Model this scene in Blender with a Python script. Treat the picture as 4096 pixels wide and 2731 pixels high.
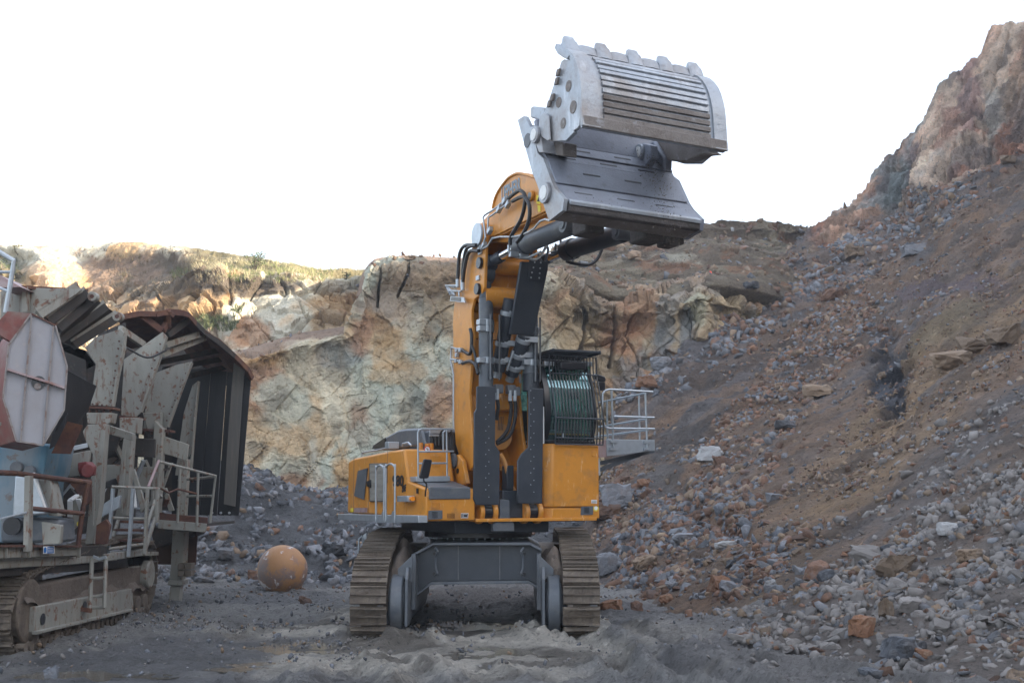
import bpy, bmesh, math, random
import numpy as np
from mathutils import Vector
random.seed(7); rng = np.random.default_rng(7)
for o in list(bpy.data.objects): bpy.data.objects.remove(o)
S = bpy.context.scene
COL = S.collection
# ------------------------------------------------------------------ camera
K = 4789.; CX = 2048.; CY = 1365.5; EYE = 2.96
TH = math.atan((1968 - CY) / K); ct, st = math.cos(TH), math.sin(TH)
cam = bpy.data.cameras.new('camera'); co = bpy.data.objects.new('camera', cam); COL.objects.link(co)
cam.sensor_width = 36; cam.lens = K / 4096 * 36; cam.clip_end = 5000; cam.clip_start = .1
co.location = (0, 0, EYE); co.rotation_euler = (math.pi / 2 + TH, 0, 0); S.camera = co
# ------------------------------------------------------------------ light
SUN_EL = math.radians(18.5); SUN_DIR = Vector((math.cos(SUN_EL) * .957, -math.cos(SUN_EL) * .29, math.sin(SUN_EL)))
W = bpy.data.worlds.new('World'); S.world = W; W.use_nodes = True
nt = W.node_tree; nt.nodes.clear()
sky = nt.nodes.new('ShaderNodeTexSky'); sky.sky_type = 'NISHITA'; sky.sun_disc = False
sky.sun_elevation = SUN_EL; sky.sun_rotation = math.atan2(SUN_DIR.x, SUN_DIR.y)
sky.air_density = 1.0; sky.dust_density = 2.5; sky.ozone_density = 1.0; sky.altitude = 200
# thin bright veil of high cloud over the blue
tc = nt.nodes.new('ShaderNodeTexCoord'); mp = nt.nodes.new('ShaderNodeMapping'); mp.inputs['Scale'].default_value = (1, 1, 3.5)
cn = nt.nodes.new('ShaderNodeTexNoise'); cn.inputs['Scale'].default_value = 1.6; cn.inputs['Detail'].default_value = 6
nt.links.new(tc.outputs['Generated'], mp.inputs[0]); nt.links.new(mp.outputs[0], cn.inputs['Vector'])
mr = nt.nodes.new('ShaderNodeMapRange'); mr.inputs[1].default_value = .3; mr.inputs[2].default_value = .75
mr.inputs[3].default_value = .17; mr.inputs[4].default_value = .9; mp.inputs['Location'].default_value = (.35, .1, .2)
nt.links.new(cn.outputs['Fac'], mr.inputs[0])
mx = nt.nodes.new('ShaderNodeMix'); mx.data_type = 'RGBA'
nt.links.new(mr.outputs[0], mx.inputs[0]); nt.links.new(sky.outputs[0], mx.inputs[6]); mx.inputs[7].default_value = (3.9, 4.1, 4.5, 1)
bg = nt.nodes.new('ShaderNodeBackground'); bg.inputs[1].default_value = .12
ow = nt.nodes.new('ShaderNodeOutputWorld'); nt.links.new(mx.outputs[2], bg.inputs[0]); nt.links.new(bg.outputs[0], ow.inputs[0])
sl = bpy.data.lights.new('sun', 'SUN'); sl.energy = 3.4; sl.angle = math.radians(.5); sl.color = (1, .86, .68)
so = bpy.data.objects.new('sun', sl); COL.objects.link(so); so.location = (30, 10, 40)
so.rotation_euler = SUN_DIR.to_track_quat('Z', 'Y').to_euler()
S.view_settings.view_transform = 'Standard'; S.view_settings.look = 'None'; S.view_settings.gamma = 1
S.view_settings.use_curve_mapping = False; S.view_settings.exposure = 2.12
S.render.engine = 'CYCLES'
# ------------------------------------------------------------------ photograph geometry -> metres
def ray(x, y):
    u = (x - CX) / K; v = (CY - y) / K
    return np.array([u, ct - v * st, st + v * ct])
E0 = np.array([0, 0, EYE])
def PY(x, y, Y): d = ray(x, y); return E0 + d * (Y / d[1])
def PX(x, y, X): d = ray(x, y); return E0 + d * (X / d[0])
def PZ(x, y, z=0.): d = ray(x, y); return E0 + d * ((z - EYE) / d[2])
A = math.radians(26); C0 = np.array([-.81, 28.4, 0])
R = np.array([math.cos(A), math.sin(A), 0]); F = np.array([math.sin(A), -math.cos(A), 0]); Z = np.array([0, 0, 1.])
def L(s, t, z): return C0 + R * s + F * t + Z * z
def U(p, s=None, t=None, z=None):
    d = ray(*p); o = E0 - C0
    if s is not None: k = (s - o @ R) / (d @ R)
    elif t is not None: k = (t - o @ F) / (d @ F)
    else: k = (z - o[2]) / d[2]
    return C0 + o + d * k
def loc(w): w = w - C0; return np.array([w @ R, w @ F, w[2]])
def cA(*q): return [(1900 + x / 2, 80 + y / 2) for x, y in q]
def cB(*q): return [(1700 + x / 2, 650 + y / 2) for x, y in q]
def cC(*q): return [(1700 + x / 2, 1350 + y / 2) for x, y in q]
def cD(*q): return [(1300 + x / 2, 1650 + y / 2) for x, y in q]
def lA(*q): return [(x / 2, 950 + y / 2) for x, y in q]
def lB(*q): return [(x / 2, 1650 + y / 2) for x, y in q]
# ------------------------------------------------------------------ mesh helper
def nrm(v): return v / (np.linalg.norm(v) + 1e-9)
class MB:
    def __init__(s): s.v = []; s.f = []
    def add(s, vs, fs):
        n = len(s.v); s.v += [tuple(map(float, p)) for p in vs]; s.f += [tuple(i + n for i in q) for q in fs]; return s
    def prism(s, poly, vec):
        n = len(poly); poly = [np.array(p) for p in poly]; vec = np.array(vec)
        return s.add(poly + [p + vec for p in poly], [tuple(range(n))[::-1], tuple(range(n, 2 * n))] + [(i, (i + 1) % n, (i + 1) % n + n, i + n) for i in range(n)])
    def box(s, c, a, b, d):
        c, a, b, d = map(np.array, (c, a, b, d))
        return s.prism([c - a - b - d, c + a - b - d, c + a + b - d, c - a + b - d], 2 * d)
    def lbox(s, s0, s1, t0, t1, z0, z1):
        return s.prism([L(s0, t0, z0), L(s1, t0, z0), L(s1, t1, z0), L(s0, t1, z0)], Z * (z1 - z0))
    def wbox(s, x0, x1, y0, y1, z0, z1):
        return s.prism([np.array(q) for q in ((x0, y0, z0), (x1, y0, z0), (x1, y1, z0), (x0, y1, z0))], Z * (z1 - z0))
    def bar(s, p, q, w, h=None, up=Z):
        p = np.array(p); q = np.array(q); h = h or w; d = nrm(q - p); a = np.cross(d, up)
        if np.linalg.norm(a) < .05: a = np.cross(d, np.array([0, 1., 0]))
        a = nrm(a); b = np.cross(a, d)
        return s.prism([p - a * w / 2 - b * h / 2, p + a * w / 2 - b * h / 2, p + a * w / 2 + b * h / 2, p - a * w / 2 + b * h / 2], q - p)
    def cyl(s, p, q, r, r2=None, n=16):
        p = np.array(p); q = np.array(q); r2 = r if r2 is None else r2; d = nrm(q - p)
        a = nrm(np.cross(d, [.3, .2, 1] if abs(d[2]) < .9 else [1, 0, 0])); b = np.cross(d, a)
        c = [(math.cos(2 * math.pi * i / n), math.sin(2 * math.pi * i / n)) for i in range(n)]
        return s.add([p + (a * x + b * y) * r for x, y in c] + [q + (a * x + b * y) * r2 for x, y in c],
                     [tuple(range(n))[::-1], tuple(range(n, 2 * n))] + [(i, (i + 1) % n, (i + 1) % n + n, i + n) for i in range(n)])
    def tube(s, pts, r, n=8, sm=True):
        P = [np.array(p, float) for p in pts]
        if sm and len(P) > 2:   # Catmull-Rom
            Q = [2 * P[0] - P[1]] + P + [2 * P[-1] - P[-2]]; O = []
            for i in range(1, len(Q) - 2):
                for k in range(5):
                    u = k / 5; a, b, c, d = Q[i - 1:i + 3]
                    O.append(.5 * (2 * b + (c - a) * u + (2 * a - 5 * b + 4 * c - d) * u * u + (3 * b - a - 3 * c + d) * u ** 3))
            P = O + [P[-1]]
        vs = []; fs = []; a = None
        for i, p in enumerate(P):
            d = nrm((P[min(i + 1, len(P) - 1)] - P[max(i - 1, 0)]))
            if a is None: a = np.cross(d, [.13, .2, 1] if abs(d[2]) < .9 else [1, .1, 0])
            a = nrm(a - d * (a @ d)); b = np.cross(d, a)
            vs += [p + (a * math.cos(2 * math.pi * k / n) + b * math.sin(2 * math.pi * k / n)) * r for k in range(n)]
        for i in range(len(P) - 1):
            fs += [(i * n + k, i * n + (k + 1) % n, (i + 1) * n + (k + 1) % n, (i + 1) * n + k) for k in range(n)]
        fs += [tuple(range(n))[::-1], tuple(range((len(P) - 1) * n, len(P) * n))]
        return s.add(vs, fs)
    def build(s, name, mat, parent=None, bevel=0, kind=None, label=None, flat=False):
        org = np.array(root_of(parent).location) if parent else np.zeros(3)
        bm = bmesh.new(); vs = [bm.verts.new(np.array(v) - org) for v in s.v]
        for q in s.f:
            try: bm.faces.new([vs[i] for i in q])
            except ValueError: pass
        bmesh.ops.recalc_face_normals(bm, faces=bm.faces)
        me = bpy.data.meshes.new(name); bm.to_mesh(me); bm.free()
        if not flat:
            me.polygons.foreach_set('use_smooth', [True] * len(me.polygons)); me.set_sharp_from_angle(angle=math.radians(32))
        me.materials.append(mat); o = bpy.data.objects.new(name, me); COL.objects.link(o)
        if parent: o.parent = parent
        if bevel:
            m = o.modifiers.new('bevel', 'BEVEL'); m.width = bevel; m.segments = 2; m.limit_method = 'ANGLE'; m.angle_limit = math.radians(40)
        if kind: o['kind'] = kind
        if label: o['label'] = label
        return o
def root_of(o):
    while o.parent: o = o.parent
    return o
def thing(name, label, cat, loc=(0, 0, 0), group=None):
    o = bpy.data.objects.new(name, None); COL.objects.link(o); o.location = loc; o['label'] = label; o['category'] = cat
    o.empty_display_size = .3
    if group: o['group'] = group
    return o
# ------------------------------------------------------------------ materials
def mat(name, col, rough=.55, metal=0, layers=(), bump=None, tint=0, vcol=False, bumps=(), spec=None):
    m = bpy.data.materials.new(name); m.use_nodes = True; N = m.node_tree.nodes; Lk = m.node_tree.links
    b = N['Principled BSDF']; b.inputs['Roughness'].default_value = rough; b.inputs['Metallic'].default_value = metal
    if spec is not None: b.inputs['Specular IOR Level'].default_value = spec
    g = N.new('ShaderNodeTexCoord').outputs['Object']
    if vcol: a = N.new('ShaderNodeVertexColor'); a.layer_name = 'Col'; cur = a.outputs[0]
    else: r = N.new('ShaderNodeRGB'); r.outputs[0].default_value = (*col, 1); cur = r.outputs[0]
    rsock = None
    for l in layers:   # (colour, scale, lo, hi, strength, (stretch)) : a patch of another colour where noise is high
        c2, sc, lo, hi, amt = l[:5]; vec = g
        if len(l) > 5:
            mpn = N.new('ShaderNodeMapping'); mpn.inputs['Scale'].default_value = l[5]; Lk.new(g, mpn.inputs[0]); vec = mpn.outputs[0]
        n = N.new('ShaderNodeTexNoise'); n.inputs['Scale'].default_value = sc; n.inputs['Detail'].default_value = 7; n.inputs['Roughness'].default_value = .62
        Lk.new(vec, n.inputs['Vector'])
        q = N.new('ShaderNodeMapRange'); q.inputs[1].default_value = lo; q.inputs[2].default_value = hi; q.inputs[4].default_value = amt; Lk.new(n.outputs['Fac'], q.inputs[0])
        x = N.new('ShaderNodeMix'); x.data_type = 'RGBA'; Lk.new(q.outputs[0], x.inputs[0]); Lk.new(cur, x.inputs[6])
        if isinstance(c2, (int, float)):   # multiply
            y = N.new('ShaderNodeMix'); y.data_type = 'RGBA'; y.blend_type = 'MULTIPLY'; y.inputs[0].default_value = 1
            Lk.new(cur, y.inputs[6]); y.inputs[7].default_value = (c2, c2, c2, 1); Lk.new(y.outputs[2], x.inputs[7])
        else: x.inputs[7].default_value = (*c2, 1)
        cur = x.outputs[2]; rsock = q.outputs[0]
    if tint:
        at = N.new('ShaderNodeAttribute'); at.attribute_name = 'tint'; oi = N.new('ShaderNodeObjectInfo')
        ad = N.new('ShaderNodeMath'); Lk.new(at.outputs['Fac'], ad.inputs[0]); Lk.new(oi.outputs['Random'], ad.inputs[1])
        fr = N.new('ShaderNodeMath'); fr.operation = 'FRACT'; Lk.new(ad.outputs[0], fr.inputs[0])
        v = N.new('ShaderNodeMapRange'); v.inputs[3].default_value = 1 - tint; v.inputs[4].default_value = 1 + tint; Lk.new(fr.outputs[0], v.inputs[0])
        h = N.new('ShaderNodeHueSaturation'); Lk.new(v.outputs[0], h.inputs['Value']); Lk.new(cur, h.inputs['Color']); cur = h.outputs[0]
    Lk.new(cur, b.inputs['Base Color'])
    hs = None
    for (sc, st_, kind) in bumps or (((bump[0], bump[1], 'n'),) if bump else ()):
        if kind == 'v':
            n = N.new('ShaderNodeTexVoronoi'); n.feature = 'DISTANCE_TO_EDGE'; n.inputs['Scale'].default_value = sc; out = n.outputs['Distance']
        else:
            n = N.new('ShaderNodeTexNoise'); n.inputs['Scale'].default_value = sc; n.inputs['Detail'].default_value = 9; n.inputs['Roughness'].default_value = .65; out = n.outputs['Fac']
        Lk.new(g, n.inputs['Vector'])
        bp = N.new('ShaderNodeBump'); bp.inputs['Strength'].default_value = 1; bp.inputs['Distance'].default_value = st_; Lk.new(out, bp.inputs['Height'])
        if hs is not None: Lk.new(hs, bp.inputs['Normal'])
        hs = bp.outputs[0]
    if hs is not None: Lk.new(hs, b.inputs['Normal'])
    return m
DIRT = (.13, .105, .085)
M = dict(
 orange=mat('orange_paint', (.62, .25, .028), .42, 0, [(.72, 1.2, .4, .75, .6), (DIRT, 3, .52, .75, .5), ((.82, .62, .4), 9, .6, .72, .5, (1, 1, .3)), ((.2, .12, .06), 2.2, .62, .78, .6, (2, 2, .25))], (30, .003)),
 orange_dusty=mat('dusty_orange_paint', (.62, .27, .06), .5, 0, [((.45, .3, .18), 2, .4, .75, .6), (DIRT, 9, .58, .8, .4)], (30, .003)),
 grey=mat('dark_grey_paint', (.034, .042, .055), .4, 0, [((.09, .09, .09), 2.2, .48, .8, .35), ((.3, .29, .27), 22, .68, .74, .5), (.6, 1, .4, .7, .6)], (25, .004)),
 grey_l=mat('grey_paint', (.085, .098, .115), .42, 0, [((.2, .19, .18), 3, .45, .75, .5), ((.06, .06, .065), 7, .55, .75, .5)], (25, .004)),
 steel=mat('worn_bucket_steel', (.36, .39, .43), .4, .3, [((.24, .2, .175), 1.1, .45, .65, .7), ((.62, .64, .67), 2.5, .56, .74, .8, (1, 1, .25)), ((.17, .14, .12), 6, .58, .75, .6), (.6, 18, .52, .75, .5)], bumps=[(9, .012, 'n'), (45, .004, 'n')]),
 steel_d=mat('muddy_bucket_steel', (.21, .185, .17), .7, .1, [((.12, .09, .075), 2, .45, .7, .7), ((.4, .41, .43), 7, .58, .72, .6)], bumps=[(8, .03, 'n'), (30, .01, 'n')]),
 lip_dark=mat('shaded_muddy_lip', (.085, .072, .068), .75, .05, [((.03, .025, .022), 2, .4, .7, .8), ((.2, .2, .21), 9, .64, .74, .5)], bumps=[(8, .04, 'n'), (30, .015, 'n')]),  # dark tone paints in the underside shade, with mud and worn flecks
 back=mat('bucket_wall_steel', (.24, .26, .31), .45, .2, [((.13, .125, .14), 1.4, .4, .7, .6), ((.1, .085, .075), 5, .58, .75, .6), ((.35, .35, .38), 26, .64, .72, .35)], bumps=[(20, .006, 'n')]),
 galv=mat('galvanised_steel', (.42, .46, .5), .38, .55, [(.7, 5, .4, .7, .6)], (40, .002)),
 chrome=mat('chrome_rod', (.75, .76, .78), .12, 1.),
 black=mat('black_rubber', (.012, .012, .014), .45, 0, [((.05, .05, .055), 5, .5, .8, .5)], (20, .003)),
 blackp=mat('black_plastic', (.012, .013, .017), .3),
 white=mat('white_plate', (.7, .7, .68), .4, 0, [(.7, 8, .5, .7, .5)]),
 track=mat('muddy_track_steel', (.105, .082, .063), .7, .1, [((.19, .155, .12), 3, .42, .65, .8), ((.055, .045, .04), 7, .52, .7, .8), ((.45, .45, .45), 15, .68, .74, .5)], bumps=[(7, .03, 'n'), (35, .01, 'n')], tint=.18),
 mud=mat('caked_mud', (.14, .11, .088), .9, 0, [((.07, .055, .045), 3, .45, .7, .7)], bumps=[(6, .05, 'n'), (25, .02, 'n')]),
 beige=mat('rusty_beige_paint', (.23, .225, .2), .55, 0, [((.33, .32, .27), 1, .4, .7, .5), ((.13, .125, .11), 2.5, .5, .72, .55, (1, 1, .2)), ((.15, .06, .03), 5.5, .58, .64, .92), ((.14, .065, .035), 9, .56, .64, .75, (1, 1, .22)), ((.07, .035, .025), 2.2, .66, .70, .9)], (20, .004)),
 rust=mat('rusty_steel', (.085, .035, .026), .75, 0, [((.16, .07, .035), 3, .45, .65, .8), ((.04, .022, .02), 7, .5, .7, .7)], (18, .008)),
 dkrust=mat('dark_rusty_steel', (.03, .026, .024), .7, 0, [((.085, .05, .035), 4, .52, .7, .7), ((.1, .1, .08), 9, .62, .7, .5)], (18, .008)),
 rubber=mat('rubber_sheet', (.010, .011, .014), .5, 0, [((.04, .042, .045), 2, .5, .8, .6, (1, 1, .2))], (20, .004)),
 rubber_w=mat('worn_rubber_sheet', (.085, .08, .072), .6, 0, [((.14, .12, .1), 3, .45, .7, .6, (4, 4, .3))], (20, .004)),
 blue=mat('faded_blue_paint', (.06, .16, .23), .5, 0, [((.2, .23, .25), 1.5, .42, .6, .8, (1, 1, .4)), ((.14, .08, .05), 4, .6, .68, .7)], (20, .004)),
 red=mat('faded_red_paint', (.17, .045, .035), .6, 0, [((.18, .14, .12), 2, .45, .65, .8), ((.07, .03, .025), 6, .55, .7, .7)], (20, .005)),
 redb=mat('dull_red_paint', (.16, .025, .025), .6, 0, [(.5, 5, .45, .65, .6)]),
 mesh_w=mat('pale_mesh_panel', (.29, .285, .305), .5, .1, [((.24, .225, .225), 2, .42, .7, .7), ((.4, .33, .28), 5, .6, .75, .4)], (60, .002)),
 pinkish=mat('faded_frame_paint', (.3, .21, .21), .55, 0, [((.2, .08, .05), 6, .52, .62, .8), ((.5, .45, .45), 3, .5, .7, .5)], (30, .003)),
 wood=mat('weathered_wood', (.14, .115, .09), .8, 0, [(.6, 3, .4, .7, .7, (1, 1, 8))], (15, .01)),
 sign=mat('blue_sign', (.02, .17, .5), .4), label_w=mat('white_label', (.75, .75, .75), .4), label_b=mat('black_label', (.02, .02, .025), .4),
 yellow=mat('yellow_label', (.75, .6, .05), .5), redl=mat('red_label', (.6, .03, .03), .5),
 amber=mat('amber_lens', (.9, .3, .02), .2),
)
def mk_glass():
    m = bpy.data.materials.new('tinted_cab_glass'); m.use_nodes = True; N = m.node_tree.nodes; Lk = m.node_tree.links
    b = N.new('ShaderNodeBsdfGlossy'); b.inputs['Color'].default_value = (.5, .68, .72, 1); b.inputs['Roughness'].default_value = .05
    tr = N.new('ShaderNodeBsdfTransparent'); tr.inputs[0].default_value = (.6, .86, .84, 1)
    x = N.new('ShaderNodeMixShader'); x.inputs[0].default_value = .33; Lk.new(tr.outputs[0], x.inputs[1]); Lk.new(b.outputs[0], x.inputs[2])
    Lk.new(x.outputs[0], N['Material Output'].inputs[0]); return m
M['glass'] = mk_glass()
# ------------------------------------------------------------------ numpy noise
def _h(ix, iy, iz, k=0):
    u = np.uint32; h = ix.astype(u) * u(374761393) + iy.astype(u) * u(668265263) + iz.astype(u) * u(2246822519) + u((k * 974634777) & 0xffffffff)
    h = (h ^ (h >> u(13))) * u(1274126177); h = (h ^ (h >> u(16))) * u(2246822519)
    return ((h ^ (h >> u(15))) & u(0xffffff)).astype(np.float32) / np.float32(0xffffff)
def vnoise(p, k=0):
    i = np.floor(p); f = (p - i).astype(np.float32); f = f * f * (3 - 2 * f); i = i.astype(np.int32); r = 0
    X0, Y0, Z0 = i[..., 0], i[..., 1], i[..., 2]; fx, fy, fz = f[..., 0], f[..., 1], f[..., 2]
    for dx in (0, 1):
        for dy in (0, 1):
            a = _h(X0 + dx, Y0 + dy, Z0, k); b = _h(X0 + dx, Y0 + dy, Z0 + 1, k)
            r = r + (a + (b - a) * fz) * (fx if dx else 1 - fx) * (fy if dy else 1 - fy)
    return r
def fbm(p, sc, o=5, k=0, g=.5):
    a = 1; t = 0; r = 0; p = p * sc
    for j in range(o): r = r + a * (vnoise(p, k + j) - .5); t += a; a *= g; p = p * 2.03 + 11.7
    return r / t * 2
def cell(p, sc, k=0):      # value of nearest cell, and distance to border (F2-F1)
    q = (p * sc).astype(np.float32); i = np.floor(q).astype(np.int32); d1 = np.full(q.shape[:-1], 9., np.float32); d2 = d1.copy(); val = np.zeros_like(d1)
    for dx in (-1, 0, 1):
        for dy in (-1, 0, 1):
            for dz in (-1, 0, 1):
                a, b, c = i[..., 0] + dx, i[..., 1] + dy, i[..., 2] + dz
                d = (a + _h(a, b, c, k) - q[..., 0]) ** 2 + (b + _h(a, b, c, k + 1) - q[..., 1]) ** 2 + (c + _h(a, b, c, k + 2) - q[..., 2]) ** 2
                n = d < d1; d2 = np.where(n, d1, np.minimum(d2, d)); val = np.where(n, _h(a, b, c, k + 3), val); d1 = np.where(n, d, d1)
    return val, np.sqrt(d2) - np.sqrt(d1)
def sstep(a, b, x): t = np.clip((x - a) / (b - a), 0, 1); return t * t * (3 - 2 * t)
def topx(P):
    f = P[..., 1] * ct + (P[..., 2] - EYE) * st; u = -P[..., 1] * st + (P[..., 2] - EYE) * ct
    return CX + K * P[..., 0] / f, CY - K * u / f
def resample(G, n, axis):
    G = np.moveaxis(G, axis, 0); m = len(G); x = np.linspace(0, m - 1, n); i = np.minimum(np.floor(x).astype(int), m - 2); u = (x - i).reshape(-1, *([1] * (G.ndim - 1)))
    P = np.concatenate([2 * G[:1] - G[1:2], G, 2 * G[-1:] - G[-2:-1]]); a, b, c, d = P[i], P[i + 1], P[i + 2], P[i + 3]
    O = .5 * (2 * b + (c - a) * u + (2 * a - 5 * b + 4 * c - d) * u * u + (3 * b - a - 3 * c + d) * u ** 3)
    O = O * .6 + .4 * (b * (1 - u) + c * u)
    return np.moveaxis(O, 0, axis)
def gnormals(G):
    du = np.gradient(G, axis=1); dv = np.gradient(G, axis=0); n = np.cross(du, dv); n /= np.linalg.norm(n, axis=-1, keepdims=True) + 1e-9
    view = E0 - G; n = n * np.where((n * view).sum(-1, keepdims=True) < 0, -1, 1)
    for _ in range(14):
        m = np.pad(n, ((1, 1), (1, 1), (0, 0)), 'edge'); n = (m[:-2, 1:-1] + m[2:, 1:-1] + m[1:-1, :-2] + m[1:-1, 2:] + n) / 5
    n /= np.linalg.norm(n, axis=-1, keepdims=True) + 1e-9; return n
    s = np.sign((n * view).sum(-1, keepdims=True)); return n * np.where(s == 0, 1, s)
def mesh_grid(name, G, colr, material, kind='structure', label=None, smooth=False):
    nv, nu = G.shape[:2]; me = bpy.data.meshes.new(name); n = nv * nu
    me.vertices.add(n); me.vertices.foreach_set('co', G.reshape(-1).astype(np.float32))
    idx = np.arange(n).reshape(nv, nu); q = np.stack([idx[:-1, :-1], idx[:-1, 1:], idx[1:, 1:], idx[1:, :-1]], -1).reshape(-1, 4)
    a, b_, c = G.reshape(-1, 3)[q[:, 0]], G.reshape(-1, 3)[q[:, 1]], G.reshape(-1, 3)[q[:, 3]]
    me.loops.add(q.size); me.loops.foreach_set('vertex_index', q.reshape(-1)); me.polygons.add(len(q))
    me.polygons.foreach_set('loop_start', np.arange(0, q.size, 4)); me.polygons.foreach_set('loop_total', np.full(len(q), 4))
    me.polygons.foreach_set('use_smooth', np.full(len(q), smooth)); me.update()
    ca = me.color_attributes.new('Col', 'FLOAT_COLOR', 'POINT'); cc = np.ones((n, 4), np.float32); cc[:, :3] = np.clip(colr.reshape(-1, 3), 0, 1); ca.data.foreach_set('color', cc.reshape(-1))
    me.materials.append(material); o = bpy.data.objects.new(name, me); COL.objects.link(o); o['kind'] = kind
    if label: o['label'] = label
    return o
def lerp(a, b, w): w = np.asarray(w)[..., None]; return np.array(a) * (1 - w) + np.array(b) * w
# ------------------------------------------------------------------ terrain colours (albedo)
CREAM = (.56, .5, .37); SAGE = (.42, .43, .35); OCHRE = (.46, .27, .11); RUSTC = (.30, .135, .065); BLUEG = (.17, .185, .19)
BROWN = (.20, .14, .1); DKBR = (.085, .065, .052); GREYR = (.135, .13, .135); PALE = (.55, .52, .42); SOIL = (.11, .085, .06)
m_cliff = mat('quarry_face_rock', (.3, .3, .3), .85, 0, [(.62, .5, .5, .68, .8, (1, 1, .35)), (1.35, 1.3, .52, .7, .55), (.5, 3.2, .58, .68, .7)], vcol=True, bumps=[(1.2, .35, 'n'), (5, .12, 'n')])
m_slope = mat('loose_slope_material', (.3, .3, .3), .92, 0, [(.55, .9, .5, .68, .8), (1.5, 3.5, .55, .7, .7), (.4, 8, .54, .66, .8)], vcol=True, bumps=[(2, .3, 'n'), (8, .16, 'n'), (28, .05, 'n')])
m_ground = mat('wet_quarry_mud', (.3, .3, .3), .6, 0, [(.5, .8, .5, .7, .7), (1.5, 3, .55, .7, .6), (.4, 9, .54, .64, .7), (1.7, 16, .6, .7, .7)], vcol=True, bumps=[(3, .2, 'n'), (12, .12, 'n'), (40, .03, 'n')], spec=.5)
SURF = {}
def stain(P, sc, k, lo, hi, o=5): return sstep(lo, hi, fbm(P, sc, o, k) * .5 + .5)
# ---- main face behind the machines: (x, base y, base Y, top y, top Y, crest y farther, Y)
def strat(c):  # helper for px columns -> world rows
    return [PY(x, yb, Yb) for (x, yb, Yb, yt, Yt, yc, Yc) in c]
mf = [(-1600, 2080, 54, 1500, 55, 1490, 70), (-500, 2080, 55, 1500, 56, 1490, 70), (100, 2080, 55.5, 1490, 56.5, 1480, 70), (500, 2080, 56, 1470, 57, 1460, 70), (780, 2080, 57, 1440, 58.5, 1430, 70), (985, 2075, 58, 1405, 59.5, 1392, 70), (1180, 2070, 58.5, 1345, 60.5, 1330, 72), (1380, 2060, 58.5, 1310, 61, 1300, 72),
      (1415, 2060, 58.5, 1250, 61.2, 1240, 72), (1450, 2060, 58.6, 1110, 61.6, 1100, 72), (1500, 2060, 58.8, 1048, 62, 1042, 74), (1620, 2050, 59, 1032, 62, 1026, 76), (1800, 2050, 59.5, 1040, 62, 1034, 78), (2000, 2050, 60.5, 1050, 63.5, 1036, 80), (2150, 2050, 61, 1080, 64, 1040, 80),
      (2300, 2050, 62, 1150, 65, 1100, 80), (2420, 2000, 62, 1210, 65.5, 1140, 80), (2560, 1950, 62.5, 1200, 66, 1110, 82), (2680, 1900, 62, 1200, 65, 1100, 84), (2790, 1850, 61.3, 1150, 64.5, 1050, 84), (2900, 1800, 61, 1175, 66, 1040, 86), (3100, 1700, 63, 1230, 69, 1040, 88), (3400, 1600, 66, 1300, 74, 1100, 92)]
rows = []
for v in np.linspace(0, 1, 7): rows.append([(1 - v) * PY(x, yb, Yb) + v * PY(x, yt, Yt) for x, yb, Yb, yt, Yt, yc, Yc in mf])
rows.append([PY(x, yc, Yc) for x, yb, Yb, yt, Yt, yc, Yc in mf]); G = np.array(rows)
lo = G[:1] - [0, 0, 3.]; G = np.concatenate([lo, G])
# even out the columns by arc length
G = resample(G, 330, 0); G = resample(G, 760, 1)
NV = G.shape[0]; vv = np.linspace(0, 1, NV)[:, None] * np.ones(G.shape[1])
nn = gnormals(G); X, Yp = topx(G)
rug = 1.
skew = G @ np.array([[1, .1, .25], [0, 1, 0], [-.15, 0, .8]])
c1, e1 = cell(skew + fbm(G, .5, 3, 60)[..., None] * .5, .34, 5); c2, e2 = cell(skew, .95, 9); c3, e3 = cell(skew, 2.2, 15)
right = sstep(2080, 2300, X)
JT = 0
for dr_, fr_, wp_, am_, kk in (((1, 0, .3), .22, .5, .2, 72), ((.8, 0, -.6), .3, .5, .14, 73), ((.15, 0, 1), .28, .6, .14, 74), ((.9, 0, .45), .75, .7, .07, 75), ((.2, 0, 1), .8, .8, .07, 76), ((.7, 0, -.8), 1.1, .7, .05, 78)):
    dr_ = np.array(dr_) / np.linalg.norm(dr_); x_ = (G @ dr_) * fr_ + fbm(G, .22, 3, kk) * wp_; jv = np.abs(x_ - np.floor(x_) - .5); ms_ = sstep(.47, .56, fbm(G, .35 + fr_ * .3, 3, kk + 20) * .5 + .5)
    st_ = np.floor(x_ + .5) * 12.9898; st_ = np.sin(st_ * 78.233) * .5; JT = JT + am_ * (.22 * sstep(.03, 0, jv) * ms_ + 1.1 * (st_ + .5) * ms_ - (2.0 if fr_ < .5 else .8) * (x_ - np.floor(x_) - .5) * (.15 + .85 * ms_))
msk = sstep(.5, .62, fbm(G, .22, 4, 71) * .5 + .5) * (1 - right) * .9 + right
d = (c1 - .5) * (.10 + .75 * right) + (c2 - .5) * (.14 + .5 * right) + (c3 - .5) * .10 + fbm(G, .12, 5, 3) * 1.0 + fbm(G * [1, 1, .55], 1.1, 5, 8, .6) * .16 + fbm(G, 3.2, 3, 9) * .08
d -= (sstep(.05, .0, e1) * (.0 + .35 * right) + sstep(.04, 0, e2) * .06) * msk + JT * (1 - right * .35) * .7
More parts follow.
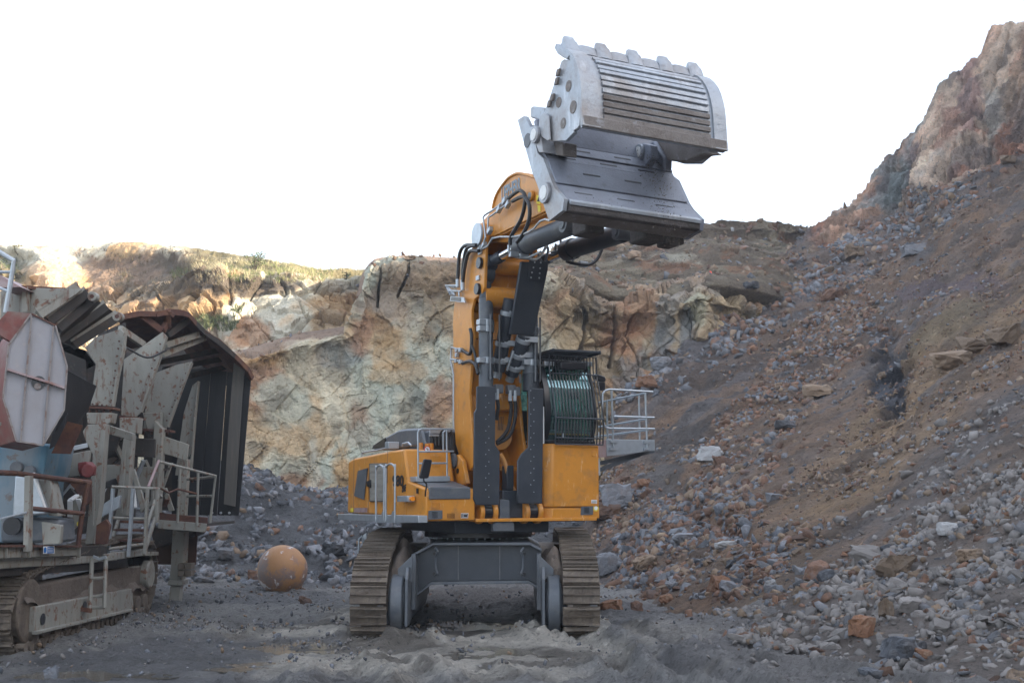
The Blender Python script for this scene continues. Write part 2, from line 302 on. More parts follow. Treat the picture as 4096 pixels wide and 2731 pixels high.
# two open cracks at the top and the hanging groove
def groove(pts, w, dep):
    global d
    P = np.array(pts); best = np.full(X.shape, 1e9)
    for a, b in zip(P[:-1], P[1:]):
        ab = b - a; t = np.clip(((X - a[0]) * ab[0] + (Yp - a[1]) * ab[1]) / (ab @ ab), 0, 1); best = np.minimum(best, np.hypot(X - a[0] - t * ab[0], Yp - a[1] - t * ab[1]))
    d = d - dep * sstep(w, w * .3, best)
groove([(1520, 1065), (1518, 1120), (1512, 1180), (1508, 1215)], 5, .9)
groove([(1636, 1060), (1632, 1095), (1612, 1140), (1590, 1180)], 6, .9)
groove([(2330, 1190), (2350, 1290), (2335, 1420), (2345, 1520)], 10, .9); groove([(2455, 1230), (2470, 1330), (2450, 1450)], 10, .9)
d *= sstep(.925, .885, vv + fbm(G, .5, 3, 79) * .02) * .95 + .05
G = G + nn * d[..., None]; X, Yp = topx(G)
w1 = stain(G, .16, 20, .44, .58); w2 = stain(G, .3, 25, .52, .6); w3 = stain(G * [1, 1, .45], .5, 31, .54, .62); w4 = stain(G, .8, 37, .58, .66); vs_ = stain(G * [1, 1, .16], .9, 38, .5, .62)
colr = lerp(SAGE, CREAM, w1); colr = colr * (1 - .5 * w2[..., None]) + np.array(OCHRE) * .5 * w2[..., None]
def blob(x, y, rx, ry, P=G, X=None, Y=None):
    X_, Y_ = topx(P) if X is None else (X, Y)
    r = np.hypot((X_ - x) / rx, (Y_ - y) / ry) + fbm(P, .5, 4, 55) * .9 + fbm(P, 1.7, 3, 57) * .5
    return sstep(1.15, .55, r)
for (bx, by, rx, ry, cc, am) in [(1030, 1560, 110, 170, RUSTC, .75), (1010, 1420, 160, 50, OCHRE, .8), (1560, 1230, 190, 110, (.27, .2, .15), .8), (1700, 1100, 250, 70, (.3, .21, .13), .8), (1750, 1600, 60, 110, RUSTC, .7), (1440, 1700, 60, 90, RUSTC, .55),
        (1180, 1930, 130, 50, RUSTC, .8), (1370, 1900, 60, 130, OCHRE, .8), (1050, 1960, 60, 60, OCHRE, .9), (1600, 1500, 150, 60, OCHRE, .5), (1500, 1330, 130, 90, OCHRE, .6), (1250, 1850, 40, 120, PALE, .9), (1150, 1650, 160, 130, SAGE, .8), (1500, 1750, 120, 100, SAGE, .6), (1400, 1010, 60, 20, RUSTC, .5),
        (1350, 1420, 120, 60, BLUEG, .6), (1780, 1800, 80, 70, RUSTC, .6), (1450, 1330, 40, 80, (.34, .2, .13), .7)]:
    b = blob(bx, by, rx, ry) * am; colr = colr * (1 - b[..., None]) + np.array(cc) * b[..., None]
rc = lerp((.36, .27, .17), (.47, .36, .22), w1); rc = lerp(rc[..., :], RUSTC, 0 * w1) if 0 else rc * (1 - w2[..., None] * .6) + np.array(RUSTC) * w2[..., None] * .6
rc = rc * (1 - w3[..., None] * .6) + np.array(BLUEG) * w3[..., None] * .6
for (bx, by, rx, ry, cc, am) in [(2790, 1230, 50, 100, (.4, .38, .27), .95), (2750, 1330, 40, 110, BLUEG, .8), (2440, 1120, 40, 50, (.3, .17, .09), .8), (2480, 1350, 90, 110, RUSTC, .7), (2650, 1450, 60, 130, BLUEG, .6), (2350, 1500, 40, 70, PALE, .5), (2300, 1300, 100, 110, (.37, .28, .16), .7), (2600, 1620, 90, 80, SAGE, .7)]:
    b = blob(bx, by, rx, ry) * am; rc = rc * (1 - b[..., None]) + np.array(cc) * b[..., None]
colr = colr * (1 - right[..., None]) + rc * right[..., None]
colr = colr * (1 - .3 * vs_[..., None]) + np.array((.42, .3, .18)) * .3 * vs_[..., None]; colr *= (1 - .35 * w4[..., None]); colr *= (.86 + .28 * c2[..., None]); colr *= (.82 + .36 * np.clip(JT * 1.5 + .4, 0, 1))[..., None]
top = sstep(.86, .9, vv + fbm(G, .6, 3, 70) * .02)[..., None]; colr = colr * (1 - top) + np.array(BROWN) * 1.3 * top
rock_face = mesh_grid('rock_face', G, colr, m_cliff, label='sheer fractured quarry wall, pale green-cream with rust stains, behind the excavator')
SURF['face'] = (G, nn)
# ---- bench above left (soil lip, scrub and grass)
cols = {-1700: [(1400, 74), (1200, 76), (1120, 82), (1070, 88), (1030, 94)], -400: [(1400, 72), (1200, 74), (1120, 80), (1060, 86), (1020, 92)], 0: [(1400, 70), (1220, 73), (1110, 80), (1040, 86), (1012, 92)], 180: [(1400, 69), (1230, 73), (1165, 76), (1060, 79), (1016, 88)],
        330: [(1420, 67), (1250, 72), (1180, 76), (1070, 80), (1008, 88)], 500: [(1440, 66), (1270, 70), (1180, 74), (1080, 78), (998, 86)], 680: [(1440, 65.5), (1250, 69), (1150, 72), (1075, 76), (1008, 84)],
        780: [(1430, 65), (1200, 68), (1120, 69.5), (1100, 71), (1018, 82)], 900: [(1420, 65), (1185, 68), (1114, 69), (1100, 71), (1042, 81)], 1050: [(1400, 65), (1180, 68), (1112, 69), (1100, 71), (1068, 80)], 1180: [(1380, 65), (1180, 68), (1116, 69.5), (1108, 71), (1096, 78)],
        1300: [(1370, 66), (1230, 69), (1140, 72), (1124, 75), (1116, 80)], 1430: [(1360, 67), (1230, 70), (1140, 73), (1124, 77), (1114, 82)], 1520: [(1360, 68), (1230, 71), (1140, 74), (1128, 78), (1118, 83)]}
G = np.array([[PY(x, cols[x][j][0], cols[x][j][1]) for x in cols] for j in range(5)])
G = np.concatenate([G[:1] - [0, 3, 5.], G, G[-1:] + [0, 60, -3.]]); G = resample(G, 230, 0); G = resample(G, 640, 1)
nn = gnormals(G); X, Yp = topx(G); c1, e1 = cell(G * [1, 1, .5], .5, 33); c2, e2 = cell(G, 1.3, 37); vv = np.linspace(0, 1, 230)[:, None] * np.ones(640)
cl = sstep(.60, .5, vv)
d = cl * ((c1 - .5) * 1.5 + (c2 - .5) * .5 - sstep(.1, 0, e1) * .4) + fbm(G, .15, 5, 40) * 1.4 * (.35 + cl * .65) + fbm(G, 1, 4, 44) * .35
G = G + nn * d[..., None]; X, Yp = topx(G)
colr = lerp(CREAM, PALE, stain(G, .25, 41, .45, .6)); w = stain(G, .22, 42, .5, .6)[..., None] * .8; colr = colr * (1 - w) + np.array(OCHRE) * 1.05 * w
w = stain(G * [1, 1, .4], .6, 43, .55, .63)[..., None] * .5; colr = colr * (1 - w) + np.array((.33, .17, .08)) * w
for bx, by, rx, ry, cc, am in [(990, 1330, 110, 70, (.36, .17, .07), .7), (640, 1130, 230, 110, SOIL, .9), (500, 1080, 200, 60, (.2, .13, .085), .9), (980, 1145, 260, 32, SOIL, 1), (620, 1250, 60, 60, SOIL, .8), (760, 1060, 130, 50, SOIL, .9), (1350, 1150, 120, 30, (.24, .2, .14), .9), (800, 1290, 130, 30, (.13, .13, .07), .8),
        (60, 1100, 70, 70, (.13, .12, .07), .9), (220, 1115, 120, 75, (.66, .46, .29), 1), (400, 1150, 70, 60, (.3, .2, .13), .9), (1320, 1300, 90, 60, (.25, .2, .13), .6)]:  # pale patch at far left has sunlight painted into its colour
    b = blob(bx, by, rx, ry, G) * am; colr = colr * (1 - b[..., None]) + np.array(cc) * b[..., None]
gr = sstep(.625, .66, vv)[..., None] * sstep(700, 800, X)[..., None]; colr = colr * (1 - gr) + lerp((.16, .14, .07), (.2, .17, .09), stain(G, .8, 46, .4, .6)) * gr
colr *= (.85 + .3 * c2[..., None])
bench = mesh_grid('quarry_bench', G, colr, m_cliff, label='upper bench of cream rock with a dark soil lip and scrub, top left'); SURF['bench'] = (G, nn)
# ---- spoil ridge behind the face, right of the boom
cols = [(1950, 1130, 66, 1045, 78), (2150, 1140, 66, 1062, 80), (2330, 1140, 65.4, 1010, 86), (2450, 1185, 65.9, 972, 88), (2570, 1178, 66.3, 952, 90), (2720, 1172, 65.4, 935, 92), (2850, 1140, 64.9, 932, 92), (3000, 1160, 66.4, 936, 93), (3130, 1190, 68, 942, 94), (3300, 1190, 75, 948, 97), (3600, 1190, 78, 948, 100)]
G = np.array([[(1 - v) * PY(x, yb, Yb) + v * PY(x, yt, Yt) + np.array([0, 0, .5 * math.sin(v * 3.1)]) for x, yb, Yb, yt, Yt in cols] for v in np.linspace(0, 1, 6)])
G = np.concatenate([G[:1] + [0, 6, -3.], G, G[-1:] + [0, 60, -4.]]); G = resample(G, 200, 0); G = resample(G, 420, 1)
nn = gnormals(G); c1, e1 = cell(G, .9, 50); d = fbm(G, .18, 6, 51) * 1.1 + (c1 - .5) * .35; d += fbm(G, 1.5, 4, 53) * .25; d *= sstep(.1, .3, np.linspace(0, 1, 200)[:, None]) * .85 + .15
G = G + nn * d[..., None]; X, Yp = topx(G)
colr = lerp((.2, .155, .11), (.28, .235, .165), stain(G, .3, 52, .4, .6)); w = stain(G, .6, 54, .56, .64)[..., None] * .6; colr = colr * (1 - w) + np.array(RUSTC) * w
b = blob(2700, 1035, 90, 26, G)[..., None] * .7; colr = colr * (1 - b) + np.array(PALE) * b; colr *= (.85 + .3 * c1[..., None])
spoil = mesh_grid('spoil_ridge', G, colr, m_slope, label='brown spoil ridge along the top of the wall behind the bucket'); SURF['ridge'] = (G, nn)
# ---- right-hand slope : depth field over photograph positions, then real surface
pts = np.array([(2400, 2350, 37), (2600, 2420, 31.5), (2950, 2540, 24.7), (3500, 2640, 20.9), (4096, 2720, 18.6), (2400, 2100, 45), (2480, 1560, 58), (2850, 1290, 66), (3190, 930, 80), (3700, 444, 84), (4096, 85, 82), (4400, -150, 78),
                (3000, 1500, 56), (3000, 2000, 38), (3400, 1200, 66), (3400, 1700, 44), (3400, 2200, 29), (3800, 800, 70), (3900, 1300, 48), (3900, 1800, 32), (3900, 2300, 23.2), (4096, 600, 74), (4350, 1000, 52), (4350, 1800, 28), (2700, 1800, 50), (2700, 2200, 37), (3310, 975, 76), (3600, 830, 78), (2300, 2200, 44), (3000, 2300, 29.5)], float)
def rbf(q, pts, sm=.02):
    s = 1000.; A_ = pts[:, :2] / s; n = len(A_)
    def phi(r): return np.where(r > 1e-9, r * r * np.log(np.maximum(r, 1e-9)), 0)
    Km = phi(np.linalg.norm(A_[:, None] - A_[None], axis=-1)) + np.eye(n) * sm; Pm = np.c_[np.ones(n), A_]
    sol = np.linalg.solve(np.block([[Km, Pm], [Pm.T, np.zeros((3, 3))]]), np.r_[1 / pts[:, 2], 0, 0, 0])
    Q = q / s; out = np.zeros(q.shape[:-1])
    for i in range(n): out += sol[i] * phi(np.linalg.norm(Q - A_[i], axis=-1))
    return 1 / (out + sol[n] + Q[..., 0] * sol[n + 1] + Q[..., 1] * sol[n + 2])
topl = np.array([(2300, 2160), (2380, 2000), (2440, 1700), (2480, 1570), (2560, 1505), (2700, 1400), (2850, 1290), (2960, 1180), (3050, 1085), (3190, 935), (3260, 885), (3320, 845), (3370, 790), (3400, 790), (3450, 735), (3500, 660), (3560, 605), (3640, 520), (3685, 455), (3700, 450), (3760, 355), (3800, 325), (3860, 275), (3950, 185), (3965, 135), (4096, 62), (4400, -170)], float)
botl = np.array([(2300, 2330), (2400, 2370), (2600, 2440), (2750, 2490), (2950, 2560), (3500, 2660), (4096, 2740), (4400, 2790)], float)
NU, NVs = 560, 560; xs = np.linspace(2300, 4400, NU); yt = np.interp(xs, topl[:, 0], topl[:, 1]); yb = np.interp(xs, botl[:, 0], botl[:, 1])
v = np.linspace(0, 1, NVs)[:, None]; XX = np.ones((NVs, 1)) * xs; YY = yb + (yt - yb) * v
D = rbf(np.stack([XX, YY], -1), pts)
dx = (XX - CX) / K; dv = (CY - YY) / K; dy = ct - dv * st; dz = st + dv * ct
G = np.stack([dx * D / dy, D, EYE + dz * D / dy], -1)
bl = np.array([(2300, 1900), (2480, 1560), (3190, 960), (3300, 975), (3450, 915), (3600, 825), (3850, 700), (4096, 595), (4400, 420)], float)
crag = sstep(12, -40, YY - np.interp(XX, bl[:, 0], bl[:, 1])) * sstep(3200, 3290, XX)
nn = gnormals(G)
# banding: distance across the diagonal strips
uu = (XX - 2400) * .64 - (2200 - YY) * -.77  # rough across-slope coordinate (photo diagonal)
wob = fbm(G, .08, 4, 80) * 90
def band(a, b, w, soft=50):   # strip along the photo line a->b
    a = np.array(a, float); b = np.array(b, float); t = (b - a) / np.linalg.norm(b - a); n = np.array([-t[1], t[0]])
    q = (XX - a[0]) * n[0] + (YY - a[1]) * n[1] + wob; along = ((XX - a[0]) * t[0] + (YY - a[1]) * t[1]); Ln = np.linalg.norm(b - a)
    return sstep(w, w - soft, np.abs(q)) * sstep(-80, 60, along) * sstep(Ln + 80, Ln - 60, along)
z_band1 = band((2480, 1560), (3950, 640), 110); z_band2 = band((2850, 1980), (3420, 1180), 170); z_low = band((2480, 2150), (3250, 2250), 230, 120)
z_ochre = band((2950, 2350), (4150, 1150), 180, 90); z_grey = np.maximum(sstep(-60, 120, (YY - 2450) + (XX - 3000) * .42 + wob * 1.5) * sstep(2550, 2900, XX), sstep(3300, 3900, XX + YY * .6 - 1200 + wob) * sstep(1500, 2000, YY) * .6)
dip = np.array([.42, .25, .87]); dip /= np.linalg.norm(dip); Gd = G - (G @ dip)[..., None] * dip * .82     # strata run steeply up to the right
c1, e1 = cell(Gd, .42, 90); c2, e2 = cell(Gd + G * .15, 1.2, 95)
d = crag * ((c1 - .5) * 1.1 + (c2 - .5) * .35 - sstep(.1, 0, e1) * .3 + fbm(Gd, .3, 6, 96, .6) * 2.6 + fbm(G * [1, 1, .6], 1.0, 5, 97, .6) * .7 - sstep(.05, 0, np.abs(fbm(Gd, .5, 4, 98))) * .5) * (.5 + .5 * sstep(1, .93, v))
d += (1 - crag) * (fbm(G, .1, 4, 100) * 1.1 + fbm(G, .6, 5, 101) * .5) + fbm(G, 2.2, 4, 102) * .25 + z_grey * (fbm(G, 1.1, 4, 111) * .45 + (cell(G, 2.6, 112)[0] - .5) * .16)
nearf = np.clip((D - 15) / 45, .25, 1); d *= nearf; d += band((2600, 1950), (3000, 2150), 60) * -.3
# mound ridges in front at lower right
edge = sstep(0, .04, v) * np.ones_like(XX); d *= edge
# overhanging ledges
lg = band((3560, 1500), (3960, 1270), 45, 30); d += lg * .3; blk = blob(3555, 1490, 85, 190, G, XX, YY); d += blk * ((c2 - .5) * .9 - .5)
G = G + nn * d[..., None]; G[0, :, 2] -= 1.5
colr = lerp((.16, .108, .075), (.205, .14, .1), stain(G, .2, 103, .4, .6)); 
def mixc(zone, c, a=1.):
    global colr
    w = (zone * a)[..., None]; colr = colr * (1 - w) + np.array(c) * w
mixc(stain(G, .35, 104, .5, .62), (.125, .105, .095), .7); mixc(z_ochre, (.28, .19, .115), .85); mixc(z_band1, (.17, .145, .14), .6); mixc(z_band2, (.19, .125, .085), .7); mixc(z_low, (.15, .11, .085), .7)
fdir = np.array([24., 16, 15]); fdir /= np.linalg.norm(fdir); Gf = G - (G @ fdir)[..., None] * fdir * .88
mixc(stain(Gf, .55, 113, .54, .6), (.125, .12, .125), .75); mixc(stain(Gf, .9, 114, .55, .62), (.25, .16, .105), .6); mixc(stain(Gf, .7, 115, .57, .63), (.085, .065, .055), .7); mixc(stain(Gf, 1.6, 116, .56, .62), (.2, .15, .12), .5)
mixc(z_grey, (.2, .178, .165), .8); mixc(lg, (.2, .155, .1), .9); mixc(blk, (.055, .06, .075), .95)
mixc(blob(2750, 1750, 170, 90, G, XX, YY), (.075, .07, .07), .75); mixc(blob(3800, 1150, 260, 60, G, XX, YY), (.13, .1, .11), .8); mixc(blob(2650, 1950, 100, 150, G, XX, YY), (.11, .105, .105), .8)
cg = lerp((.44, .28, .2), (.56, .43, .33), stain(Gd, .3, 105, .42, .58)); w = stain(Gd, .35, 106, .52, .6)[..., None] * .8; cg = cg * (1 - w) + np.array((.24, .28, .29)) * w
w = stain(Gd, .5, 107, .54, .62)[..., None] * .8; cg = cg * (1 - w) + np.array((.36, .16, .1)) * w
for bx, by, rx, ry, cc in [(3560, 720, 70, 150, (.17, .2, .2)), (3400, 800, 60, 90, (.33, .23, .17)), (3880, 420, 60, 200, (.28, .17, .15)), (3960, 480, 30, 170, (.36, .34, .3)), (4060, 330, 60, 200, (.3, .2, .14)), (3640, 680, 40, 130, (.13, .11, .12)), (3800, 520, 60, 120, (.27, .15, .11))]:
    b = blob(bx, by, rx, ry, G, XX, YY)[..., None] * .85; cg = cg * (1 - b) + np.array(cc) * b
cg = cg * (.7 + .6 * stain(Gd + G * .1, 1.3, 108, .35, .65))[..., None]; w = stain(Gd, .9, 109, .56, .62)[..., None] * .6; cg = cg * (1 - w) + np.array((.12, .1, .1)) * w
colr = colr * (1 - crag[..., None]) + cg * crag[..., None]; colr *= (.85 + .3 * c2[..., None]) * (1.38 + .0 * crag[..., None])
slopeG, slopeC = G, colr; slope_px = (XX, YY); SURF['slope'] = (G, nn)
# the hillside goes on beyond the frame: swept to the right in metres, and rounded off behind the crest
last = G[:, -1]; ext = []
for w in (4, 9, 15, 22, 30, 45, 80):
    e = last.copy(); e[:, 0] += w; e[:, 2] = np.minimum(last[:, 2] + .85 * w, np.maximum(36, last[:, 2])) + fbm(last + w, .1, 4, 110) * 1.5; ext.append(e)
G2 = np.concatenate([G, np.stack(ext, 1)], 1); C2 = np.concatenate([colr, np.repeat(colr[:, -1:], len(ext), 1)], 1)
crest = G2[-1:].copy(); crest += np.array([6, 25, -2.]); G2 = np.concatenate([G2, crest]); C2 = np.concatenate([C2, C2[-1:]])
near = G2[:1].copy(); near2 = near.copy(); near2[..., 2] = np.minimum(near2[..., 2], np.where(np.arange(G2.shape[1]) > 561, 99, -2.)); rws = []
for yy in (-45, -20, 0, 8, 14): r_ = near2.copy(); r_[..., 1] = yy; rws.append(r_)
G2 = np.concatenate(rws + [near + [0, -1.5, -2 + 0], G2]); C2 = np.concatenate([C2[:1]] * 6 + [C2])
slope = mesh_grid('rubble_slope', G2, C2, m_slope, label='long diagonal slope of broken rock and brown dirt on the right')
# ---- ground : one fan-shaped sheet, finer near the lens
NUg, NVg = 760, 620; Yg = 9 * (64 / 9) ** np.linspace(0, 1, NVg); tt = np.linspace(-.62, .62, NUg)
X_ = tt[None, :] * Yg[:, None]; Y_ = Yg[:, None] * np.ones(NUg)
G = np.stack([X_, Y_, np.zeros_like(X_)], -1)
def gz(X_, Y_):
    P = np.stack([X_, Y_, np.zeros_like(X_)], -1)
    z = fbm(P, .12, 3, 120) * .12 + fbm(P, .7, 4, 121) * .1 + (.5 - np.abs(fbm(P, 1.6, 4, 119))) * .12 + fbm(P, 4, 5, 122, .65) * .12
    # rubble bank in the back left and behind the excavator
    foot = 38.5 + fbm(P, .15, 3, 123) * 1.5 + np.clip((X_ + 3) * .15, -1.5, 2); r = np.clip((Y_ - foot) / 12, 0, 1)
    h = 2.25 + fbm(P, .14, 4, 124) * 1.1 + 1.5 * np.exp(-((X_ + 12.5) / 3) ** 2) + .8 * np.exp(-((X_ + 4.5) / 2.5) ** 2)
    bank = h * sstep(0, 1, r) * sstep(60, 54, Y_) + (1 - sstep(60, 54, Y_)) * .9
    z = z + bank + fbm(P, 1.2, 4, 125) * .25 * sstep(0, .3, r)
    # low dusty heap at right foreground
    z = z + .1 * sstep(1.6, .8, np.hypot((np.abs(X_ + .755) - 2.17) / 1.2, np.maximum(np.abs(Y_ - 28.2) - 3.2, 0) / 1.2)) + .6 * sstep(1.2, 0, np.hypot((X_ - 6.3) / 3.2, (Y_ - 26.5) / 2.6)) + fbm(P, 1.8, 4, 126) * .14 * sstep(0, 6, X_ - 1.5)
    # ruts fanning from the crawler toward the lens
    for x0, y0, x1, y1, w, dep in [(1.4, 25, 4.2, 15, .35, .13), (.9, 24.6, 3.0, 14, .22, .1), (-3, 24.5, -2.4, 14, .4, .1), (-2.3, 24.8, -1.2, 15, .25, .08), (2.4, 25.5, 6.5, 16.5, .3, .1), (-6, 27, -2.5, 15, .25, .07), (-1, 24, .6, 14, .3, .07)]:
        dep *= 1.6; q = np.clip((Y_ - y1) / (y0 - y1), 0, 1.15); xc = x1 + (x0 - x1) * q + .25 * np.sin(Y_ * .9 + x0); dd = (X_ - xc) / w
        z = z - dep * np.exp(-dd ** 2) * (Y_ < y0 + 1) + dep * .9 * np.exp(-((np.abs(dd) - 1.7) / .55) ** 2) * (Y_ < y0 + 1) * (1 + .8 * fbm(P, 2.5, 3, 127))
        z = z + .065 * sstep(.1, .7, np.sin((Y_ + np.abs(dd) * .12) * 17 + x0 * 3)) * np.exp(-(dd / 1.1) ** 4) * (Y_ < y0 + 1) * sstep(.36, .48, fbm(P, .5, 3, 128) * .5 + .5)
    return z
PUD = [(PZ(1175, 2585), .62, .9, .5), (PZ(1960, 2610), .95, .7, .03), (PZ(280, 2700), 1.1, .5, .0), (PZ(1880, 2500), 1.3, .8, .1), (PZ(980, 2665), .55, .45, -.3)]
G[..., 2] = gz(X_, Y_); wet = np.zeros_like(X_)
for c, a, b, rot in PUD:
    q = np.hypot((X_ - c[0]) * math.cos(rot) + (Y_ - c[1]) * math.sin(rot), ((Y_ - c[1]) * math.cos(rot) - (X_ - c[0]) * math.sin(rot)) * a / b) / a
    w2_ = sstep(3.2, 1.4, q) * .85; G[..., 2] = G[..., 2] * (1 - w2_) + (.0 + fbm(G, 2.5, 3, 129) * .02) * w2_; wgt = sstep(1.9, 1.3, q); G[..., 2] = G[..., 2] * (1 - wgt) + (-.045 + .09 * fbm(G, 1.7, 3, 136) + .045 * fbm(G, 6, 3, 137) + .05 * sstep(.7, 1.5, q)) * wgt; wet = np.maximum(wet, sstep(2.2, .9, q))
c1, e1 = cell(G, 2.2, 131); G[..., 2] += (c1 - .5) * .05 * (1 - wet)
Xp, Yq = topx(G)
colr = lerp((.125, .124, .128), (.23, .222, .215), stain(G, .3, 132, .4, .6))
mud = blob(1800, 2640, 900, 170, G, Xp, Yq); w = (mud * .85)[..., None]; colr = colr * (1 - w) + lerp((.17, .15, .125), (.5, .46, .4), stain(G, .9, 133, .4, .56)) * w
w = (blob(2700, 2520, 260, 40, G, Xp, Yq) * .7)[..., None]; colr = colr * (1 - w) + np.array((.4, .37, .33)) * w
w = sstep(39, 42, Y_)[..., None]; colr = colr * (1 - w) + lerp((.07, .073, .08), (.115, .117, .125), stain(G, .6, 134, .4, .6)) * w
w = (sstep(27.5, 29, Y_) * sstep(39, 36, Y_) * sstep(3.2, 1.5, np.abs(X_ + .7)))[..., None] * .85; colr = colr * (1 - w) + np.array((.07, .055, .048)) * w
w = sstep(2, 5, X_)[..., None] * sstep(40, 30, Y_)[..., None] * .6; colr = colr * (1 - w) + np.array((.22, .2, .19)) * w
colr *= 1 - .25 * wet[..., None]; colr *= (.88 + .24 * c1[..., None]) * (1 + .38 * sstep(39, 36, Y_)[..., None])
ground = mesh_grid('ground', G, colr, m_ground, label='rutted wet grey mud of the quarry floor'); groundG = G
mb = MB().add([(-900, -300, -2), (900, -300, -2), (900, 1500, -2), (-900, 1500, -2)], [(0, 1, 2, 3)]); far = mb.build('terrain', mat('far_terrain', (.15, .13, .11), .9, 0, [(.6, .05, .4, .6, .6)]), kind='structure', label='flat quarry floor beyond and behind the view')
mb = MB(); n = 40
for x0, x1, y0, y1 in [(-60, 60, -60, 9.3)]: mb.add([(x0, y0, -.03), (x1, y0, -.03), (x1, y1, -.03), (x0, y1, -.03)], [(0, 1, 2, 3)])
m_w = mat('muddy_water', (.085, .076, .062), .05, 0, [(.8, 2, .4, .6, .5)], (6, .004)); 
floor2 = mb.build('ground', mat('near_mud', (.14, .13, .12), .7, 0, [(.6, .8, .4, .7, .7)], (5, .05)), kind='structure')
for i, (c, a, b, rot) in enumerate(PUD):
    n = 48; P = []
    for k in range(n):
        t = 2 * math.pi * k / n; rr = 1.45 + .2 * math.sin(3 * t + i) ; u, w_ = a * rr * math.cos(t), b * rr * math.sin(t)
        P.append((c[0] + u * math.cos(rot) - w_ * math.sin(rot), c[1] + u * math.sin(rot) + w_ * math.cos(rot), -.018))
    MB().add(P, [tuple(range(n))]).build('puddle', m_w, kind='structure', flat=True, label=['muddy puddle left of the excavator tracks', 'shallow brown puddle in front of the excavator', 'wide puddle at the lower left edge', 'thin puddle film between the tracks', 'small puddle in the left rut'][i])
# fine sand cone at the foot of the wall, left
c = PY(960, 2020, 54.5); mb = MB(); apex = np.array([c[0] - 1.2, 56.5, PY(960, 1840, 56.5)[2]]); nr, na = 14, 40; vs = []; fs = []
for i in range(nr + 1):
    r = i / nr * 7
    for k in range(na):
        t = 2 * math.pi * k / na; p = apex + np.array([math.cos(t) * r, math.sin(t) * r * .5, -r * .68]); p[2] += .12 * math.sin(5 * t + r) * min(r, 1); vs.append(p)
for i in range(nr):
    for k in range(na): fs.append((i * na + k, i * na + (k + 1) % na, (i + 1) * na + (k + 1) % na, (i + 1) * na + k))
mb.add(vs, fs).build('gravel_pile', mat('fine_brown_gravel', (.14, .115, .105), .9, 0, [(.7, 3, .4, .7, .6)], (14, .04)), kind='structure', label='smooth cone of fine brown gravel at the foot of the wall, left')
# =================================================================== EXCAVATOR
EX = thing('excavator', 'large orange shovel excavator on crawler tracks with its grey clam bucket raised and opened', 'excavator', (C0[0], C0[1], 0))
def part(mb, name, m, parent=None, bevel=0, label=None, **k): return mb.build(name, M[m] if isinstance(m, str) else m, parent or EX, bevel=bevel, label=label, **k)
def S_(pts, s): return [U(p, s=s) for p in pts]
def T_(pts, t): return [U(p, t=t) for p in pts]
# ---- crawler tracks: closed loop of shoes
loop = [(25.0, .17), (24.78, .42), (24.76, .78), (24.86, 1.1), (25.2, 1.42), (26.0, 1.62), (27.0, 1.82), (27.9, 1.95), (29.2, 1.98), (30.6, 1.98), (31.3, 1.75), (31.65, 1.2), (31.55, .6), (31.1, .22), (30.6, .15)]
def loop_points(loop, pitch):
    P = [np.array(p) for p in loop] + [np.array(loop[0])]; D = [0]
    for a, b in zip(P[:-1], P[1:]): D.append(D[-1] + np.linalg.norm(b - a))
    n = round(D[-1] / pitch); out = []
    for i in range(n):
        q = D[-1] * i / n; j = max(k for k in range(len(D)) if D[k] <= q); a, b = P[j], P[min(j + 1, len(P) - 1)]; u = (q - D[j]) / (np.linalg.norm(b - a) + 1e-9)
        out.append((a + (b - a) * u, j))
    res = []
    for i in range(n):
        t = nrm(out[(i + 1) % n][0] - out[i - 1][0]); res.append((out[i][0], t))
    return res, D[-1] / n
